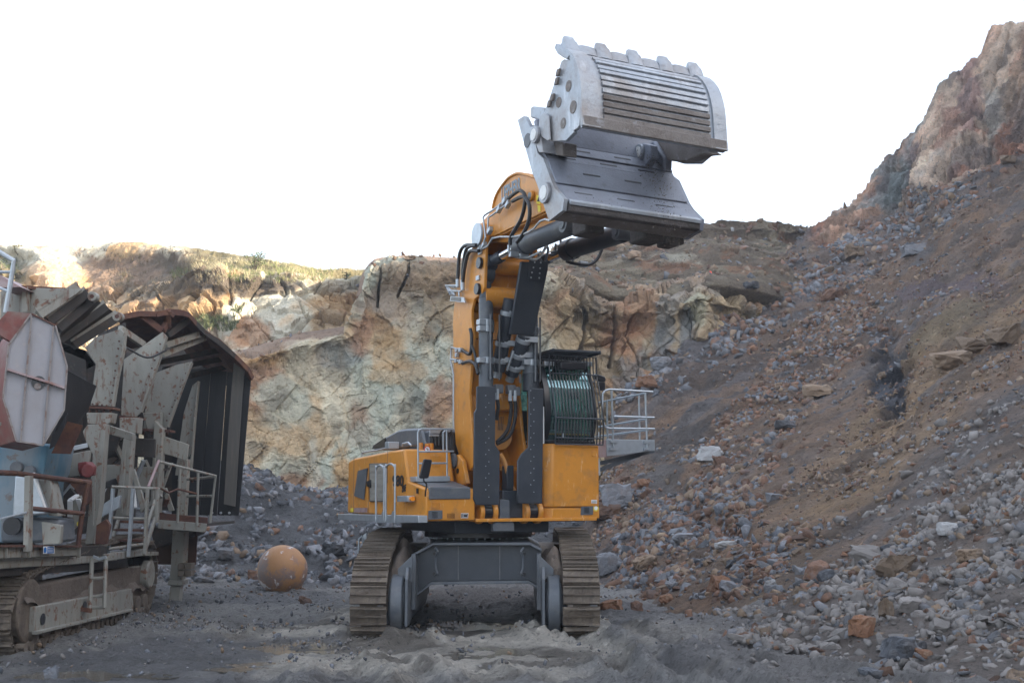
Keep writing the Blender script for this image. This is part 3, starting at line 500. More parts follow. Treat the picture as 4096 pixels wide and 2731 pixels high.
def crawler(root, x0, x1, loop, pitch, m_shoe, holes=True, name='crawler_track', origin=None, xyaw=0):
    pts, pt = loop_points(loop, pitch); w = (x1 - x0) / 2; xc = (x0 + x1) / 2
    # inner chain and carrier : one mesh carrying the shoes
    tr = MB()
    cc_ = np.mean(np.array(loop), 0); (a0, b0), t0_ = pts[0]; SGN = 1 if (np.array([t0_[1], -t0_[0]]) @ (np.array([a0, b0]) - cc_)) > 0 else -1
    P = [np.array([0, a, b]) for (a, b), _ in pts]
    n = len(P); vs = []; fs = []
    for i, ((a, b), t) in enumerate(pts):
        nrmv = np.array([-t[1], t[0]]) * (-1)
        for k, off in enumerate((-.16, -.05)):
            for x in (xc - .17, xc + .17):
                q = np.array([a, b]) + np.array([t[1], -t[0]]) * off * SGN; vs.append((x, q[0], q[1]))
    for i in range(n):
        a, b = i * 4, ((i + 1) % n) * 4
        fs += [(a, a + 1, b + 1, b), (a + 2, b + 2, b + 3, a + 3), (a, b, b + 2, a + 2), (a + 1, a + 3, b + 3, b + 1)]
    tr.add(vs, fs); T = tr.build(name, M['track'], root)
    # shoe mesh in its own frame: x across, y along travel, z outward
    h = pt * .46; s = MB(); s.prism([np.array(q) for q in ((-w, -h, -.02), (w, -h, -.02), (w, h, .0), (-w, h, .0))], np.array([0, 0, .035]))
    for yy, zz in ((-h + .015, .085), (0, .065), (h - .02, .075)):
        s.prism([np.array(q) for q in ((-w + .01, yy - .014, .01), (w - .01, yy - .014, .01), (w - .01, yy + .014, .01), (-w + .01, yy + .014, .01))], np.array([0, 0, zz]))
    if holes:
        s.cyl((-.03, h * .45, .012), (-.03, h * .45, .045), .045, n=8)
    bm = bmesh.new(); bv = [bm.verts.new(q) for q in s.v]
    for q in s.f: bm.faces.new([bv[i] for i in q])
    bmesh.ops.recalc_face_normals(bm, faces=bm.faces); meshes = []
    for vseed in range(4):
        me = bpy.data.meshes.new('track_shoe'); b2 = bm.copy()
        for v_ in b2.verts: v_.co += Vector((random.uniform(-.012, .012), random.uniform(-.006, .006), random.uniform(-.012, .012)))
        b2.to_mesh(me); b2.free(); me.materials.append(M['track']); meshes.append(me)
    from mathutils import Matrix
    for i, ((a, b), t) in enumerate(pts):
        o = bpy.data.objects.new('track_shoe', meshes[i % 4]); COL.objects.link(o); o.parent = T
        y = Vector((0, t[0], t[1])); z = Vector((0, -t[1], t[0])) * -1; c_ = np.mean(np.array(loop), 0)
        if (a - c_[0]) * z[1] + (b - c_[1]) * z[2] < 0: z = -z
        x = y.cross(z); m4 = Matrix((x, y, z)).transposed().to_4x4(); m4.translation = Vector((xc + random.uniform(-.008, .008), a, b)) - Vector(root.location); o.matrix_local = m4
    return T
XM = -.755
for sg in (-1, 1):
    a, b = sorted((XM + sg * 1.80, XM + sg * 2.54)); T = crawler(EX, a, b, loop, .40, 'track')
    # frame beside the belt, wheels and guards
    fx0, fx1 = sorted((XM + sg * 1.4, XM + sg * 1.92))
    fr = MB(); fr.prism([np.array((fx0, y, z)) for y, z in ((25.2, .25), (31, .25), (31, 1.25), (27.5, 1.35), (25.6, .95))], np.array((fx1 - fx0, 0, 0))); part(fr, 'track_frame', 'grey', bevel=.02)
    cx = XM + sg * 1.62
    wv = MB(); wv.cyl((cx - .13, 25.45, .66), (cx + .13, 25.45, .66), .6, n=36); wv.cyl((cx - .17, 25.45, .66), (cx + .17, 25.45, .66), .45, n=36); part(wv, 'idler_wheel', 'grey_l', bevel=.03)
    fin = MB(); q = XM + sg * 1.40; fin.prism([np.array((q - .03, y, z)) for y, z in ((24.86, .25), (24.86, 1.2), (25.1, 1.42), (25.6, 1.42), (25.6, .25))], np.array((.06, 0, 0))); part(fin, 'idler_guard', 'grey_l', bevel=.01)
    ear = MB(); q0 = XM + sg * 1.32; q1 = XM + sg * 1.62; ear.prism([np.array(p_) for p_ in ((q0, 25.3, 1.1), (q1, 25.3, 1.25), (q1, 25.3, 1.38), (q0, 25.3, 1.66))], np.array((0, .06, 0))); part(ear, 'guard_ear', 'grey_l', bevel=.01)
    rw = MB(); rw.cyl((cx - .2, 31., 1.0), (cx + .2, 31., 1.0), .7, n=24); part(rw, 'drive_sprocket', 'track')
    # caked mud
    G_ = []; 
    for i in range(26):
        r_ = []
        for j in range(12):
            y = 25.3 + i * .16; x = fx0 + (fx1 - fx0) * j / 11; p = np.array([[x, y, 0.]]); hgt = 1.05 + .3 * min(1, i / 8) + .3 * math.sin(j / 11 * 3.14) + float(fbm(p, 2.2, 4, 140 + sg)[0]) * .45
            r_.append((x, y, hgt - (.5 if i in (0, 25) else 0)))
        G_.append(r_)
    G_ = np.array(G_); mm = MB(); mm.add(G_.reshape(-1, 3), [(i * 12 + j, i * 12 + j + 1, (i + 1) * 12 + j + 1, (i + 1) * 12 + j) for i in range(25) for j in range(11)]); part(mm, 'caked_mud', 'mud', kind='stuff')
# ---- cross beam (X-frame seen end on)
def yz(x, y, Y): return PY(x, y, Y)
yb = 26.1
tp = [yz(*q, yb) for q in ((1657, 2222), (1732, 2180), (2120, 2180), (2167, 2205))]; bt = [yz(*q, yb) for q in ((1659, 2378), (1725, 2327), (2115, 2322), (2166, 2352))]
web = MB(); web.prism([tp[0] + [0, .22, 0], tp[1] + [0, .22, 0], tp[2] + [0, .22, 0], tp[3] + [0, .22, 0], bt[3] + [0, .22, 0], bt[2] + [0, .22, 0], bt[1] + [0, .22, 0], bt[0] + [0, .22, 0]], np.array((0, 3.6, 0)))
CB = part(web, 'cross_beam', 'grey', bevel=.01)
fl = MB()
for P_, off in ((tp, .0), (bt, -.055)):
    for a, b in zip(P_[:-1], P_[1:]): a = a + Z * off; b = b + Z * off; fl.prism([a, b, b + Z * .055, a + Z * .055], np.array((0, 3.9, 0)))
part(fl, 'beam_flange', 'grey_l', parent=CB, bevel=.008)
for sg, x in ((1, 1741), (-1, 2094)):
    br = MB(); br.tube([yz(x, 2190, 26.1), yz(x + sg * 10, 2205, 26.02), yz(x + sg * 3, 2225, 26.12), yz(x + sg * 3, 2270, 26.12), yz(x + sg * 9, 2292, 26.05), yz(x, 2300, 26.12)], .022); part(br, 'hose_bracket', 'grey_l', parent=CB)
    for yy in (2213, 2293):
        h_ = MB(); p = yz(x - sg * 4, yy, 26.28); h_.cyl(p, p + [0, .05, 0], .035); part(h_, 'bolt', 'blackp', parent=CB)
for x in (1833, 1999): w_ = MB(); p = yz(x, 2183, 26.3); q = yz(x, 2318, 26.3); w_.bar(p, q, .02, .02); part(w_, 'weld_seam', 'grey_l', parent=CB)
for sg in (-1, 1):
    pl = MB(); x = XM + sg * 1.33; pl.wbox(x - .045, x + .045, 25.75, 30, .5, 1.66); part(pl, 'side_plate', 'grey_l', bevel=.01)
# ---- slew ring and turntable
c = np.array((C0[0] + .02, C0[1], 0)); 
r1 = MB(); r1.cyl(c + [0, 0, 1.68], c + [0, 0, 1.88], 1.12, n=48); part(r1, 'slew_ring', 'grey')
for k in range(40):
    t = 2 * math.pi * k / 40; b_ = MB(); q = c + [math.cos(t) * 1.14, math.sin(t) * 1.14, 1.90]; b_.cyl(q, q + Z * .035, .022, n=6); part(b_, 'ring_bolt', 'galv')
r2 = MB(); r2.cyl(c + [0, 0, 1.94], c + [0, 0, 2.07], 1.26, n=48); part(r2, 'turntable', 'blackp', bevel=.01)
mb = MB(); mb.lbox(-1.3, 1.0, -1.6, 1.7, 2.07, 2.31); part(mb, 'upper_frame', 'grey', bevel=.02)
mb = MB(); mb.lbox(-2.1, 1.8, -3.4, 1.95, 2.31, 2.40); part(mb, 'frame_plate', 'grey', bevel=.01)
tg = MB(); tg.prism(T_(cD((1345, 948), (1515, 948), (1515, 885), (1480, 850), (1475, 700), (1400, 690), (1400, 840), (1345, 895)), 2.25), -F * .12); part(tg, 'centre_bracket', 'grey_l', bevel=.012)
mb = MB(); mb.lbox(-.35, .15, 1.2, 2.1, 2.4, 3.0); part(mb, 'centre_frame', 'grey', bevel=.02)
# ---- left side bodywork
sL = -2.24
side = S_(cD((178, 800), (800, 815), (820, 605), (660, 540), (632, 290), (520, 306), (230, 365), (186, 392)), sL)
lz = [loc(p) for p in side]
sd2 = [side[0], L(sL, 1.22, 2.42), side[3], side[4], side[5], side[6], side[7]]
body = MB(); body.prism(sd2, R * 1.12); BODY = part(body, 'engine_housing', 'orange', bevel=.05)
fbx = MB(); fbx.prism([L(sL, *q) for q in ((1.2, 2.36), (2.3, 2.36), (2.32, 2.96), (2.27, 3.03), (1.2, 3.2))], R * 1.14); FB = part(fbx, 'front_locker', 'orange', bevel=.03)
# dark bonnet on the locker
hd = MB(); a = T_([(1717, 1997), (1883, 1995), (1883, 1958), (1876, 1948), (1722, 1946), (1718, 1952)], 2.345); hd.prism(a, -F * .12); part(hd, 'bonnet_front', 'grey_l', parent=FB, bevel=.02)
hd = MB(); hd.prism([L(sL + .1, 2.3, 3.03), L(-1.2, 2.3, 3.03), L(-1.2, 1.35, 3.18), L(sL + .1, 1.35, 3.18)], Z * .03); part(hd, 'bonnet_top', 'grey_l', parent=FB, bevel=.012)
def grille(poly_frame, holes, t, parent, plate='grey_l', nx=5, ny=5):
    g_ = MB(); g_.prism(T_(poly_frame, t), F * .012); P_ = part(g_, 'vent_plate', plate, parent=parent)
    x0, y0, x1, y1 = holes; h_ = MB()
    for i in range(nx):
        for j in range(ny):
            xa = x0 + (x1 - x0) * i / nx; xb = x0 + (x1 - x0) * (i + .62) / nx; ya = y0 + (y1 - y0) * j / ny; yb_ = y0 + (y1 - y0) * (j + .62) / ny
            h_.prism(T_([(xa, ya), (xb, ya), (xb, yb_), (xa, yb_)], t + .014), F * .004)
    part(h_, 'vent_holes', 'blackp', parent=parent)
grille(cD((828, 782), (938, 779), (938, 848), (822, 855)), (1728, 2046, 1752, 2070), 2.322, FB)
h_ = MB()
for i in range(6):
    for j in range(5):
        x = 1789 + i * 5.2; y = 2053 + j * 4; h_.prism(T_([(x, y), (x + 3.5, y), (x + 3.5, y + 2), (x, y + 2)], 2.325), F * .003)
part(h_, 'vent_slots', 'blackp', parent=FB)
n_ = MB(); n_.prism(T_(cD((1088, 803), (1146, 802), (1143, 842), (1087, 843)), 2.325), F * .006); part(n_, 'name_plate', 'label_w', parent=FB)
n_ = MB(); n_.prism(T_(cD((1091, 806), (1143, 805), (1140, 839), (1090, 840)), 2.332), F * .003); part(n_, 'name_plate_print', 'label_b', parent=FB)
for y0_, y1_, x1_ in ((810, 813, 1138), (818, 820, 1110), (823, 825, 1112), (828, 830, 1108), (834, 837, 1136)):
    n_ = MB(); n_.prism(T_(cD((1098, y0_), (x1_, y0_), (x1_, y1_), (1098, y1_)), 2.336), F * .002); part(n_, 'plate_lettering', 'label_w', parent=FB)
hp = MB()
for q in (((852, 722), (922, 760))): pass
fr4 = cD((852, 722), (922, 722), (922, 762), (852, 762)); 
for a, b in zip(fr4, fr4[1:] + fr4[:1]): hp.bar(U(a, t=2.325), U(b, t=2.325), .012, .012)
part(hp, 'inspection_hatch', 'orange', parent=FB)
# side fittings
def splate(pts, name, m, off=.01, th=.02, parent=BODY, bev=0): w_ = MB(); w_.prism(S_(pts, sL - off), -R * th); return part(w_, name, m, parent=parent, bevel=bev)
splate(cD((268, 465), (343, 443), (315, 695), (238, 665)), 'side_window', 'grey_l')
dr = splate(cD((358, 405), (495, 402), (480, 712), (360, 712)), 'service_door', 'blackp', bev=.01)
splate(cD((364, 412), (489, 409), (474, 705), (366, 705)), 'door_mesh', mat('door_grille', (.3, .28, .24), .5, 0, [(.55, 3, .45, .65, .8, (.3, .3, 3))], (50, .006)), off=.035)
splate(cD((338, 548), (352, 545), (352, 592), (340, 592)), 'door_latch', 'blackp', off=.03); splate(cD((356, 538), (372, 536), (372, 600), (358, 600)), 'door_latch', 'blackp', off=.05)
splate(cD((735, 606), (748, 604), (748, 646), (736, 646)), 'flush_handle', 'blackp', parent=FB)
splate(cD((240, 760), (288, 760), (288, 796), (240, 796)), 'sticker', 'pinkish'); splate(cD((291, 760), (340, 760), (340, 796), (291, 796)), 'sticker', 'pinkish'); splate(cD((210, 763), (226, 761), (226, 793), (210, 793)), 'sticker', 'yellow')
seam = MB(); 
for a, b in ((cD((345, 440), (350, 800))), (cD((500, 310), (500, 560))), (cD((232, 366), (228, 800)))): seam.bar(U(a, s=sL - .002), U(b, s=sL - .002), .007, .007)
part(seam, 'panel_seam', 'grey', parent=BODY)
lamp = MB(); a = U(cD((602, 688))[0], s=sL - .1); lamp.bar(a, U(cD((690, 688))[0], s=sL - .1), .16, .13); part(lamp, 'side_lamp_box', 'galv', parent=FB, bevel=.008)
lamp = MB(); a = U(cD((690, 688))[0], s=sL - .1); lamp.cyl(a, a + F * .1, .05); part(lamp, 'lamp_lens', 'amber', parent=FB)
# lettering
def text_mesh(body_, size, origin, xdir, zdir, m, parent, name='lettering', depth=.004, shear=0, squash=1):
    cu = bpy.data.curves.new(name, 'FONT'); cu.body = body_; cu.size = size; cu.extrude = depth; cu.shear = shear; cu.offset = size * .035
    to = bpy.data.objects.new('tmp', cu); COL.objects.link(to); dg = bpy.context.evaluated_depsgraph_get(); me = bpy.data.meshes.new_from_object(to.evaluated_get(dg)); bpy.data.objects.remove(to)
    x = nrm(np.array(xdir)); z = nrm(np.array(zdir)); n = np.cross(x, z); org = np.array(root_of(parent).location)
    for v_ in me.vertices: p = origin + x * v_.co.x * squash + z * v_.co.y + n * v_.co.z - org; v_.co = p
    me.materials.clear(); me.materials.append(M[m]); o = bpy.data.objects.new(name, me); COL.objects.link(o); o.parent = parent; return o
p0 = U(cD((538, 583))[0], s=sL - .008); p1 = U(cD((637, 583))[0], s=sL - .008); h = .40
sz = np.linalg.norm(U(cD((600, 502))[0], s=sL) - U(cD((600, 583))[0], s=sL)) / .70
tm = text_mesh('980', sz, p0, p1 - p0, Z, 'blackp', BODY, 'model_number', squash=np.linalg.norm(p1 - p0) / (sz * 1.65))
p0 = U(cD((614, 636))[0], s=sL - .008); p1 = U(cD((650, 622))[0], s=sL - .008)
text_mesh('SME', .2, p0, p1 - p0, Z, 'blackp', FB, 'model_suffix', shear=.25, squash=np.linalg.norm(p1 - p0) / .40)
# ---- walkway
s2 = -2.46; wk = MB(); wk.prism(S_(cD((102, 810), (745, 821), (745, 880), (560, 880), (240, 862), (102, 850)), s2), R * .21); WK = part(wk, 'walkway', 'galv', bevel=.01)
for x0, x1, yt_, yb_, s_ in ((408, 473, 420, 868, s2 - .02), (487, 560, 410, 870, s2 - .02)):
    hr = MB(); y1 = yt_ + 32; hr.tube(S_(cD((x0, yb_), (x0 + 1, y1 + 10), (x0 + 4, y1 - 8), (x0 + 18, yt_ + 6), ((x0 + x1) / 2, yt_), (x1 - 18, yt_ + 6), (x1 - 3, y1 - 8), (x1, y1 + 10), (x1 - 2, yb_ - 10)), s_), .024, sm=True); part(hr, 'grab_rail', 'galv', parent=WK)
for x in (440, 520):
    gs = MB(); gs.prism(S_(cD((x - 32, 878), (x + 36, 878), (x + 38, 790), (x + 20, 786), (x + 8, 820), (x - 32, 850)), s2 - .03), R * .02); part(gs, 'step_gusset', 'galv', parent=WK)
# ---- front step rail
t0 = 1.28; SR = MB(); SR.prism(T_(cD((728, 510), (1000, 505), (1002, 548), (728, 553)), t0 + .3), -F * .5); SR = part(SR, 'step_platform', 'galv', bevel=.008)
def rail(pts, t, r=.02, par=SR, name='hand_rail', m='galv'): r_ = MB(); r_.tube(T_(pts, t), r, sm=False); return part(r_, name, m, parent=par)
rail(cD((746, 512), (743, 160), (752, 138), (775, 131), (1030, 132)), t0 + .28); rail(cD((977, 505), (973, 132)), t0 + .28); rail(cD((744, 312), (1030, 309)), t0 + .28); rail(cD((746, 405), (975, 403)), t0 + .28)
rail(cD((947, 312), (947, 155), (965, 140), (1000, 148)), t0)
# tank step details
ft = loc(side[3])[1] + .0
hp = MB(); t1 = loc(side[4])[1] + .02
q4 = cD((838, 342), (915, 345), (922, 450), (862, 455)); 
hp.prism(T_(q4, t1 + .1), F * .02); part(hp, 'tank_hatch', 'orange', parent=BODY, bevel=.008)
sg_ = MB(); p = U(cD((817, 293))[0], t=t1 + .02); sg_.cyl(p, p + F * .01, .075, n=20); part(sg_, 'warning_sticker_rim', 'redl', parent=BODY)
sg_ = MB(); sg_.cyl(p, p + F * .014, .058, n=20); part(sg_, 'warning_sticker', 'label_w', parent=BODY)
sg_ = MB(); sg_.bar(p + F * .016 - R * .04 + Z * .04, p + F * .016 + R * .04 - Z * .04, .012, .006); part(sg_, 'warning_slash', 'redl', parent=BODY)
sg_ = MB(); sg_.bar(p + F * .015 - R * .01 + Z * .035, p + F * .015 + R * .01 - Z * .04, .02, .004); sg_.bar(p + F * .015 - R * .03, p + F * .015 + R * .035 + Z * .01, .012, .004); part(sg_, 'warning_figure', 'label_b', parent=BODY)
for q in ((762, 262), (848, 266), (820, 268)): c_ = MB(); p = U(cD(q)[0], t=t1 - .3); c_.cyl(p - Z * .08, p + Z * .06, .06, n=14); part(c_, 'filler_cap', 'orange', parent=BODY)
# roof rails
rr = MB(); rr.tube(S_(cD((298, 338), (300, 320), (420, 300), (545, 270)), sL + .15), .022, sm=False); part(rr, 'roof_rail', 'galv', parent=BODY)
rr = MB(); rr.tube(S_(cD((618, 268), (622, 248), (665, 238), (690, 262)), sL + .3), .022, sm=False); part(rr, 'roof_rail', 'galv', parent=BODY)
wl = MB(); a = U(cD((535, 262))[0], s=sL + .1); wl.box(a, R * .13, F * .12, Z * .08); part(wl, 'roof_lamp', 'galv', parent=BODY, bevel=.01)
# ---- engine deck across the back and dark bonnet
eb = MB(); eb.lbox(-1.14, 1.75, -3.3, .0, 2.4, 3.75); part(eb, 'rear_housing', 'orange', bevel=.06)
cw = MB(); cw.lbox(-1.7, 1.6, -3.9, -3.3, 2.35, 3.6); part(cw, 'counterweight', 'orange_dusty', bevel=.15)
s3 = -1.45; pr = S_(cD((372, 300), (490, 190), (585, 138), (650, 128), (770, 123), (800, 262), (372, 300)), s3)[:-1]
eh = MB(); eh.prism(pr, R * 1.5); EH = part(eh, 'engine_bonnet', 'grey_l', bevel=.05)
vg = MB(); vg.prism(S_(cD((380, 290), (392, 262), (488, 200), (482, 272)), s3 - .01), -R * .02); part(vg, 'bonnet_vent', 'blackp', parent=EH)
eh = MB(); eh.lbox(-1.4, .3, -.9, .35, 3.7, 4.36); part(eh, 'hose_manifold_box', 'grey', bevel=.05)
for i in range(5):
    hs = MB(); x = 868 + i * 27; hs.tube(T_(cD((x - 6, 262), (x - 8, 185), (x + 8, 150), (x + 35, 142)), t0 - .9 + i * .02), .045); part(hs, 'hydraulic_hose', 'black')
mf_ = MB(); mf_.bar(*T_(cD((835, 180), (945, 182)), t0 - .85), .05, .05); mf_.bar(*T_(cD((835, 150), (940, 152)), t0 - .85), .05, .09); part(mf_, 'hose_clamp_rail', 'galv', bevel=.005)
for i in range(3): hs = MB(); x = 985 + i * 16; hs.tube(T_(cD((x - 20, 150), (x, 200), (x + 4, 280), (x + 22, 350), (x + 40, 420)), t0 - .5 + i * .1), .045); part(hs, 'hydraulic_hose', 'black')
# boom-foot bracket with sheave
bk = MB(); bk.prism(S_(cD((1012, 350), (1060, 335), (1098, 385), (1132, 565), (1080, 600), (1040, 540)), -1.02), R * .1); BK = part(bk, 'boom_foot_bracket', 'orange', bevel=.02)
bk = MB(); bk.prism(S_(cD((1130, 350), (1170, 335), (1200, 385), (1240, 700), (1130, 700)), -.3), R * .1); part(bk, 'boom_foot_bracket', 'orange', bevel=.02)
c_ = MB(); p = U(cD((1034, 385))[0], s=-1.04); c_.cyl(p, p - R * .05, .17, n=24); c_.cyl(p, p - R * .08, .07, n=16); part(c_, 'bracket_pin', 'grey_l', parent=BK)
c_ = MB(); p = U(cD((1062, 465))[0], s=-1.025); c_.cyl(p, p - R * .01, .06, n=16); part(c_, 'bracket_hole', 'blackp', parent=BK)
fm = MB(); fm.lbox(-1.05, .65, .3, 1.9, 2.4, 2.9); part(fm, 'boom_seat', 'orange', bevel=.03)
gh = MB(); gh.tube(T_(cD((1400, 330), (1440, 400), (1470, 520), (1500, 600), (1535, 660)), 1.9), .05); part(gh, 'grease_hose', 'orange_dusty')
gh = MB(); gh.lbox(-.18, .0, 1.7, 1.95, 3., 3.55); part(gh, 'swivel_block', 'grey', bevel=.02)
# mirror
mi = MB(); q = T_(cD((792, 374), (803, 370), (852, 374), (860, 384), (832, 515), (822, 525), (768, 525), (757, 515)), 2.6); mi.prism(q, -F * .06); MI = part(mi, 'side_mirror', 'blackp', bevel=.02)
ma = MB(); ma.tube([U(cD((802, 462))[0], t=2.56), U(cD((790, 540))[0], t=2.5), U(cD((812, 572))[0], t=2.5), U(cD((804, 640))[0], t=2.4), U(cD((803, 668))[0], t=2.36)], .017); part(ma, 'mirror_arm', 'blackp', parent=MI)
# ---- boom foot rollers
for x0 in (1212, 1572):
    for i, (a, b, r_, m_) in enumerate(((0, 34, .25, 'orange'), (34, 105, .2, 'blackp'), (105, 140, .25, 'orange'))):
        c_ = MB(); p = U(cD((x0 + a, 795))[0], t=2.05); q = U(cD((x0 + b, 795))[0], t=2.05); q = p + R * np.linalg.norm(q - p) + 0 * Z; c_.cyl(p, q, r_, n=28); part(c_, 'cylinder_foot_eye' if i == 1 else 'cylinder_foot_lug', m_, bevel=.02)
fp = MB(); fp.lbox(-1.08, 1.9, 1.6, 2.3, 2.33, 2.40); part(fp, 'toe_plate', 'orange', bevel=.01)
# ---- boom
sb = -.85; bw = 1.3
rear = cB((432, 600), (400, 640), (345, 740), (290, 860), (245, 1050), (227, 1200), (222, 1300)) + cC((225, 0), (228, 350), (235, 700), (245, 850), (285, 990), (310, 1050), (360, 1062), (392, 1020), (396, 900))
front = cC((372, 720), (352, 450), (385, 0)) + cB((370, 1250), (372, 1180), (395, 1090), (455, 1050), (472, 1000), (478, 850), (486, 600), (470, 560))
prof = S_(rear + front, sb)
for nm, off in (('boom_side_plate', 0), ('boom_side_plate', bw - .07)):
    b_ = MB(); b_.prism([p + R * off for p in prof], R * .07); part(b_, nm, 'orange', bevel=.012)
def bweb(idx, s0=.07, push=np.zeros(3), th=.06, inner=0):
    w_ = MB(); P_ = [prof[i] + R * s0 + push for i in idx]; cen = np.mean([loc(p) for p in prof], 0)
    for a, b in zip(P_[:-1], P_[1:]):
        d_ = nrm(b - a); n_ = nrm(np.cross(R, d_)); 
        if (loc((a + b) / 2 + n_ * .1)[1] - cen[1]) ** 2 > (loc((a + b) / 2)[1] - cen[1]) ** 2: n_ = -n_
        w_.prism([a, b, b + n_ * th, a + n_ * th], R * (bw - .14))
    return w_
nr_ = len(rear)
part(bweb(list(range(0, 14))), 'boom_back_plate', 'orange')
part(bweb([16, 17, 18, 19, 20], push=-F * .28), 'boom_front_plate', 'orange')
part(bweb([20, 21, 22, 23, 24], push=-F * .45), 'boom_upper_plate', 'orange')
# flange of side plate edge, trunnion tube and inner block
for z_t, rr_ in ((8.0, .2), (7.28, .24)):
    c_ = MB(); c_.cyl(L(sb + .07, 1.95, z_t), L(sb + bw - .07, 1.95, z_t), rr_, n=20); part(c_, 'cross_tube', 'orange')
for q in ((447, 805), (430, 1012)):
    c_ = MB(); p = U(cB(q)[0], s=sb - .002); c_.cyl(p, p - R * .07, .13, n=24); part(c_, 'pin_cap', 'blackp', bevel=.01)
    c_ = MB(); p = p + Z * .25; c_.box(p - R * .02, R * .02, F * .08, Z * .05); part(c_, 'cap_lug', 'galv')
# knuckle between boom and stick
c_ = MB(); p = U(cB((425, 580))[0], s=sb - .05); c_.cyl(p, p + R * .18, .27, n=28); part(c_, 'knuckle_boss', 'orange', bevel=.01)
c_ = MB(); c_.cyl(p - R * .05, p, .27, n=28); PC = part(c_, 'knuckle_cap', 'galv', bevel=.01)
# cable and pipes up the back of the boom
for i, (a, b, cc) in enumerate(((cC((228, 720), (228, 290), (205, 180), (210, 80), (260, 88), (300, 100)), .02, 0), (cC((205, 190), (207, 175), (235, 175), (300, 200)), .022, 0))):
    t_ = MB(); t_.tube(S_(a, sb - .06), b, sm=False); part(t_, 'steel_pipe', 'galv')
for q, w_ in ((cC((300, 100), (345, 130), (365, 120), (372, 60)) + cB((372, 1380), (362, 1330)), .04), (cC((300, 205), (360, 190), (405, 220), (425, 290)), .04), (cC((375, 60), (400, 140), (418, 240)), .03)):
    t_ = MB(); t_.tube(S_(q, sb - .1), w_); part(t_, 'hydraulic_hose', 'black')
for q in ((255, 100), (285, 100), (255, 140), (250, 185), (285, 195)):
    t_ = MB(); p = U(cC(q)[0], s=sb - .06); t_.box(p, R * .04, F * .05, Z * .05); part(t_, 'pipe_coupling', 'galv', bevel=.01)
for q in (((262, 935), (268, 820), (280, 720), (320, 665), (400, 660)), ((300, 940), (305, 840), (322, 720), (350, 675), (410, 662)), ((302, 960), (315, 850), (340, 740), (370, 706), (430, 708))):
    t_ = MB(); t_.tube(S_(cB(*q), sb - .12), .042); part(t_, 'hydraulic_hose', 'black')
    t_ = MB(); a = U(cB(q[0])[0], s=sb - .12); t_.cyl(a, a - Z * .18, .048, n=10); part(t_, 'hose_fitting', 'galv')
for q in (((260, 985), (165, 985), (205, 1060)), ((290, 1030), (190, 1025), (225, 1065)), ((240, 1000), (178, 990), (240, 1062)), ((272, 1035), (275, 1070))):
    t_ = MB(); t_.tube(S_(cB(*q), sb - .1), .022, sm=False); part(t_, 'steel_pipe', 'galv')
lg_ = MB(); lg_.prism(S_(cB((205, 1068), (310, 1078), (320, 1120), (200, 1108)), sb - .14), R * .03); LG = part(lg_, 'lamp_guard', 'galv')
lg_ = MB(); lg_.prism(S_(cB((212, 1073), (285, 1080), (285, 1112), (205, 1104)), sb - .145), -R * .004); part(lg_, 'lamp_mesh', 'blackp', parent=LG)
# ---- boom cylinders
for x0, x1, yt_, sc in ((430, 545, 1090, -.77), (782, 905, 1240, .35)):
    p = U(cB(((x0 + x1) / 2, yt_))[0], t=2.0); lp = loc(p); rad = (x1 - x0) / 4 * 26.5 / K
    foot = L(lp[0], 2.05, 2.62)
    z1 = 5.3 if x0 > 600 else 4.2
    c_ = MB(); c_.cyl(L(lp[0] , 2.02, z1), p, rad, n=28); CY_ = part(c_, 'boom_cylinder', 'grey_l', bevel=.01)
    c_ = MB(); c_.cyl(foot, L(lp[0], 2.02, z1), rad * .55, n=24); part(c_, 'cylinder_rod', 'chrome', parent=CY_)
    c_ = MB(); c_.cyl(L(lp[0], 2.02, z1 - .1), L(lp[0], 2.02, z1 + .3), rad * 1.12, n=24); part(c_, 'cylinder_gland', 'grey', parent=CY_, bevel=.01)
    top_ = p + Z * .55; c_ = MB(); c_.cyl(p, top_, rad * .95, rad * .6, n=24); c_.cyl(top_ - R * .05, top_ + R * .14, .2, n=24); part(c_, 'cylinder_head', 'grey', parent=CY_, bevel=.01)
    for zf in (1285, 1335, 1442) if x0 < 600 else (1345, 1450):
        zc = loc(U(cB(((x0 + x1) / 2, (zf - 650) * 2 if zf > 1400 else zf))[0], t=2.0))[2] if zf < 1400 else loc(U((x0 / 2 + 1700, zf), t=2.))[2]
        c_ = MB(); c_.cyl(L(lp[0], 2.01, zc - .07), L(lp[0], 2.01, zc + .07), rad * 1.13, n=24); c_.box(L(lp[0] - rad, 2.1, zc), R * .08, F * .09, Z * .06); part(c_, 'cylinder_clamp', 'galv', parent=CY_, bevel=.008)
    for off in (-.0, .22 if x0 < 600 else .12):
        c_ = MB(); zt = loc(U(cB((490, 1215))[0], t=2.2))[2] if x0 < 600 else loc(U(cB((880, 1240))[0], t=2.2))[2]
        c_.bar(L(lp[0] + off, 2.24, 5.4), L(lp[0] + off, 2.24, zt), .04, .13); part(c_, 'guard_strip', 'blackp' if off else 'grey_l', parent=CY_, bevel=.004)
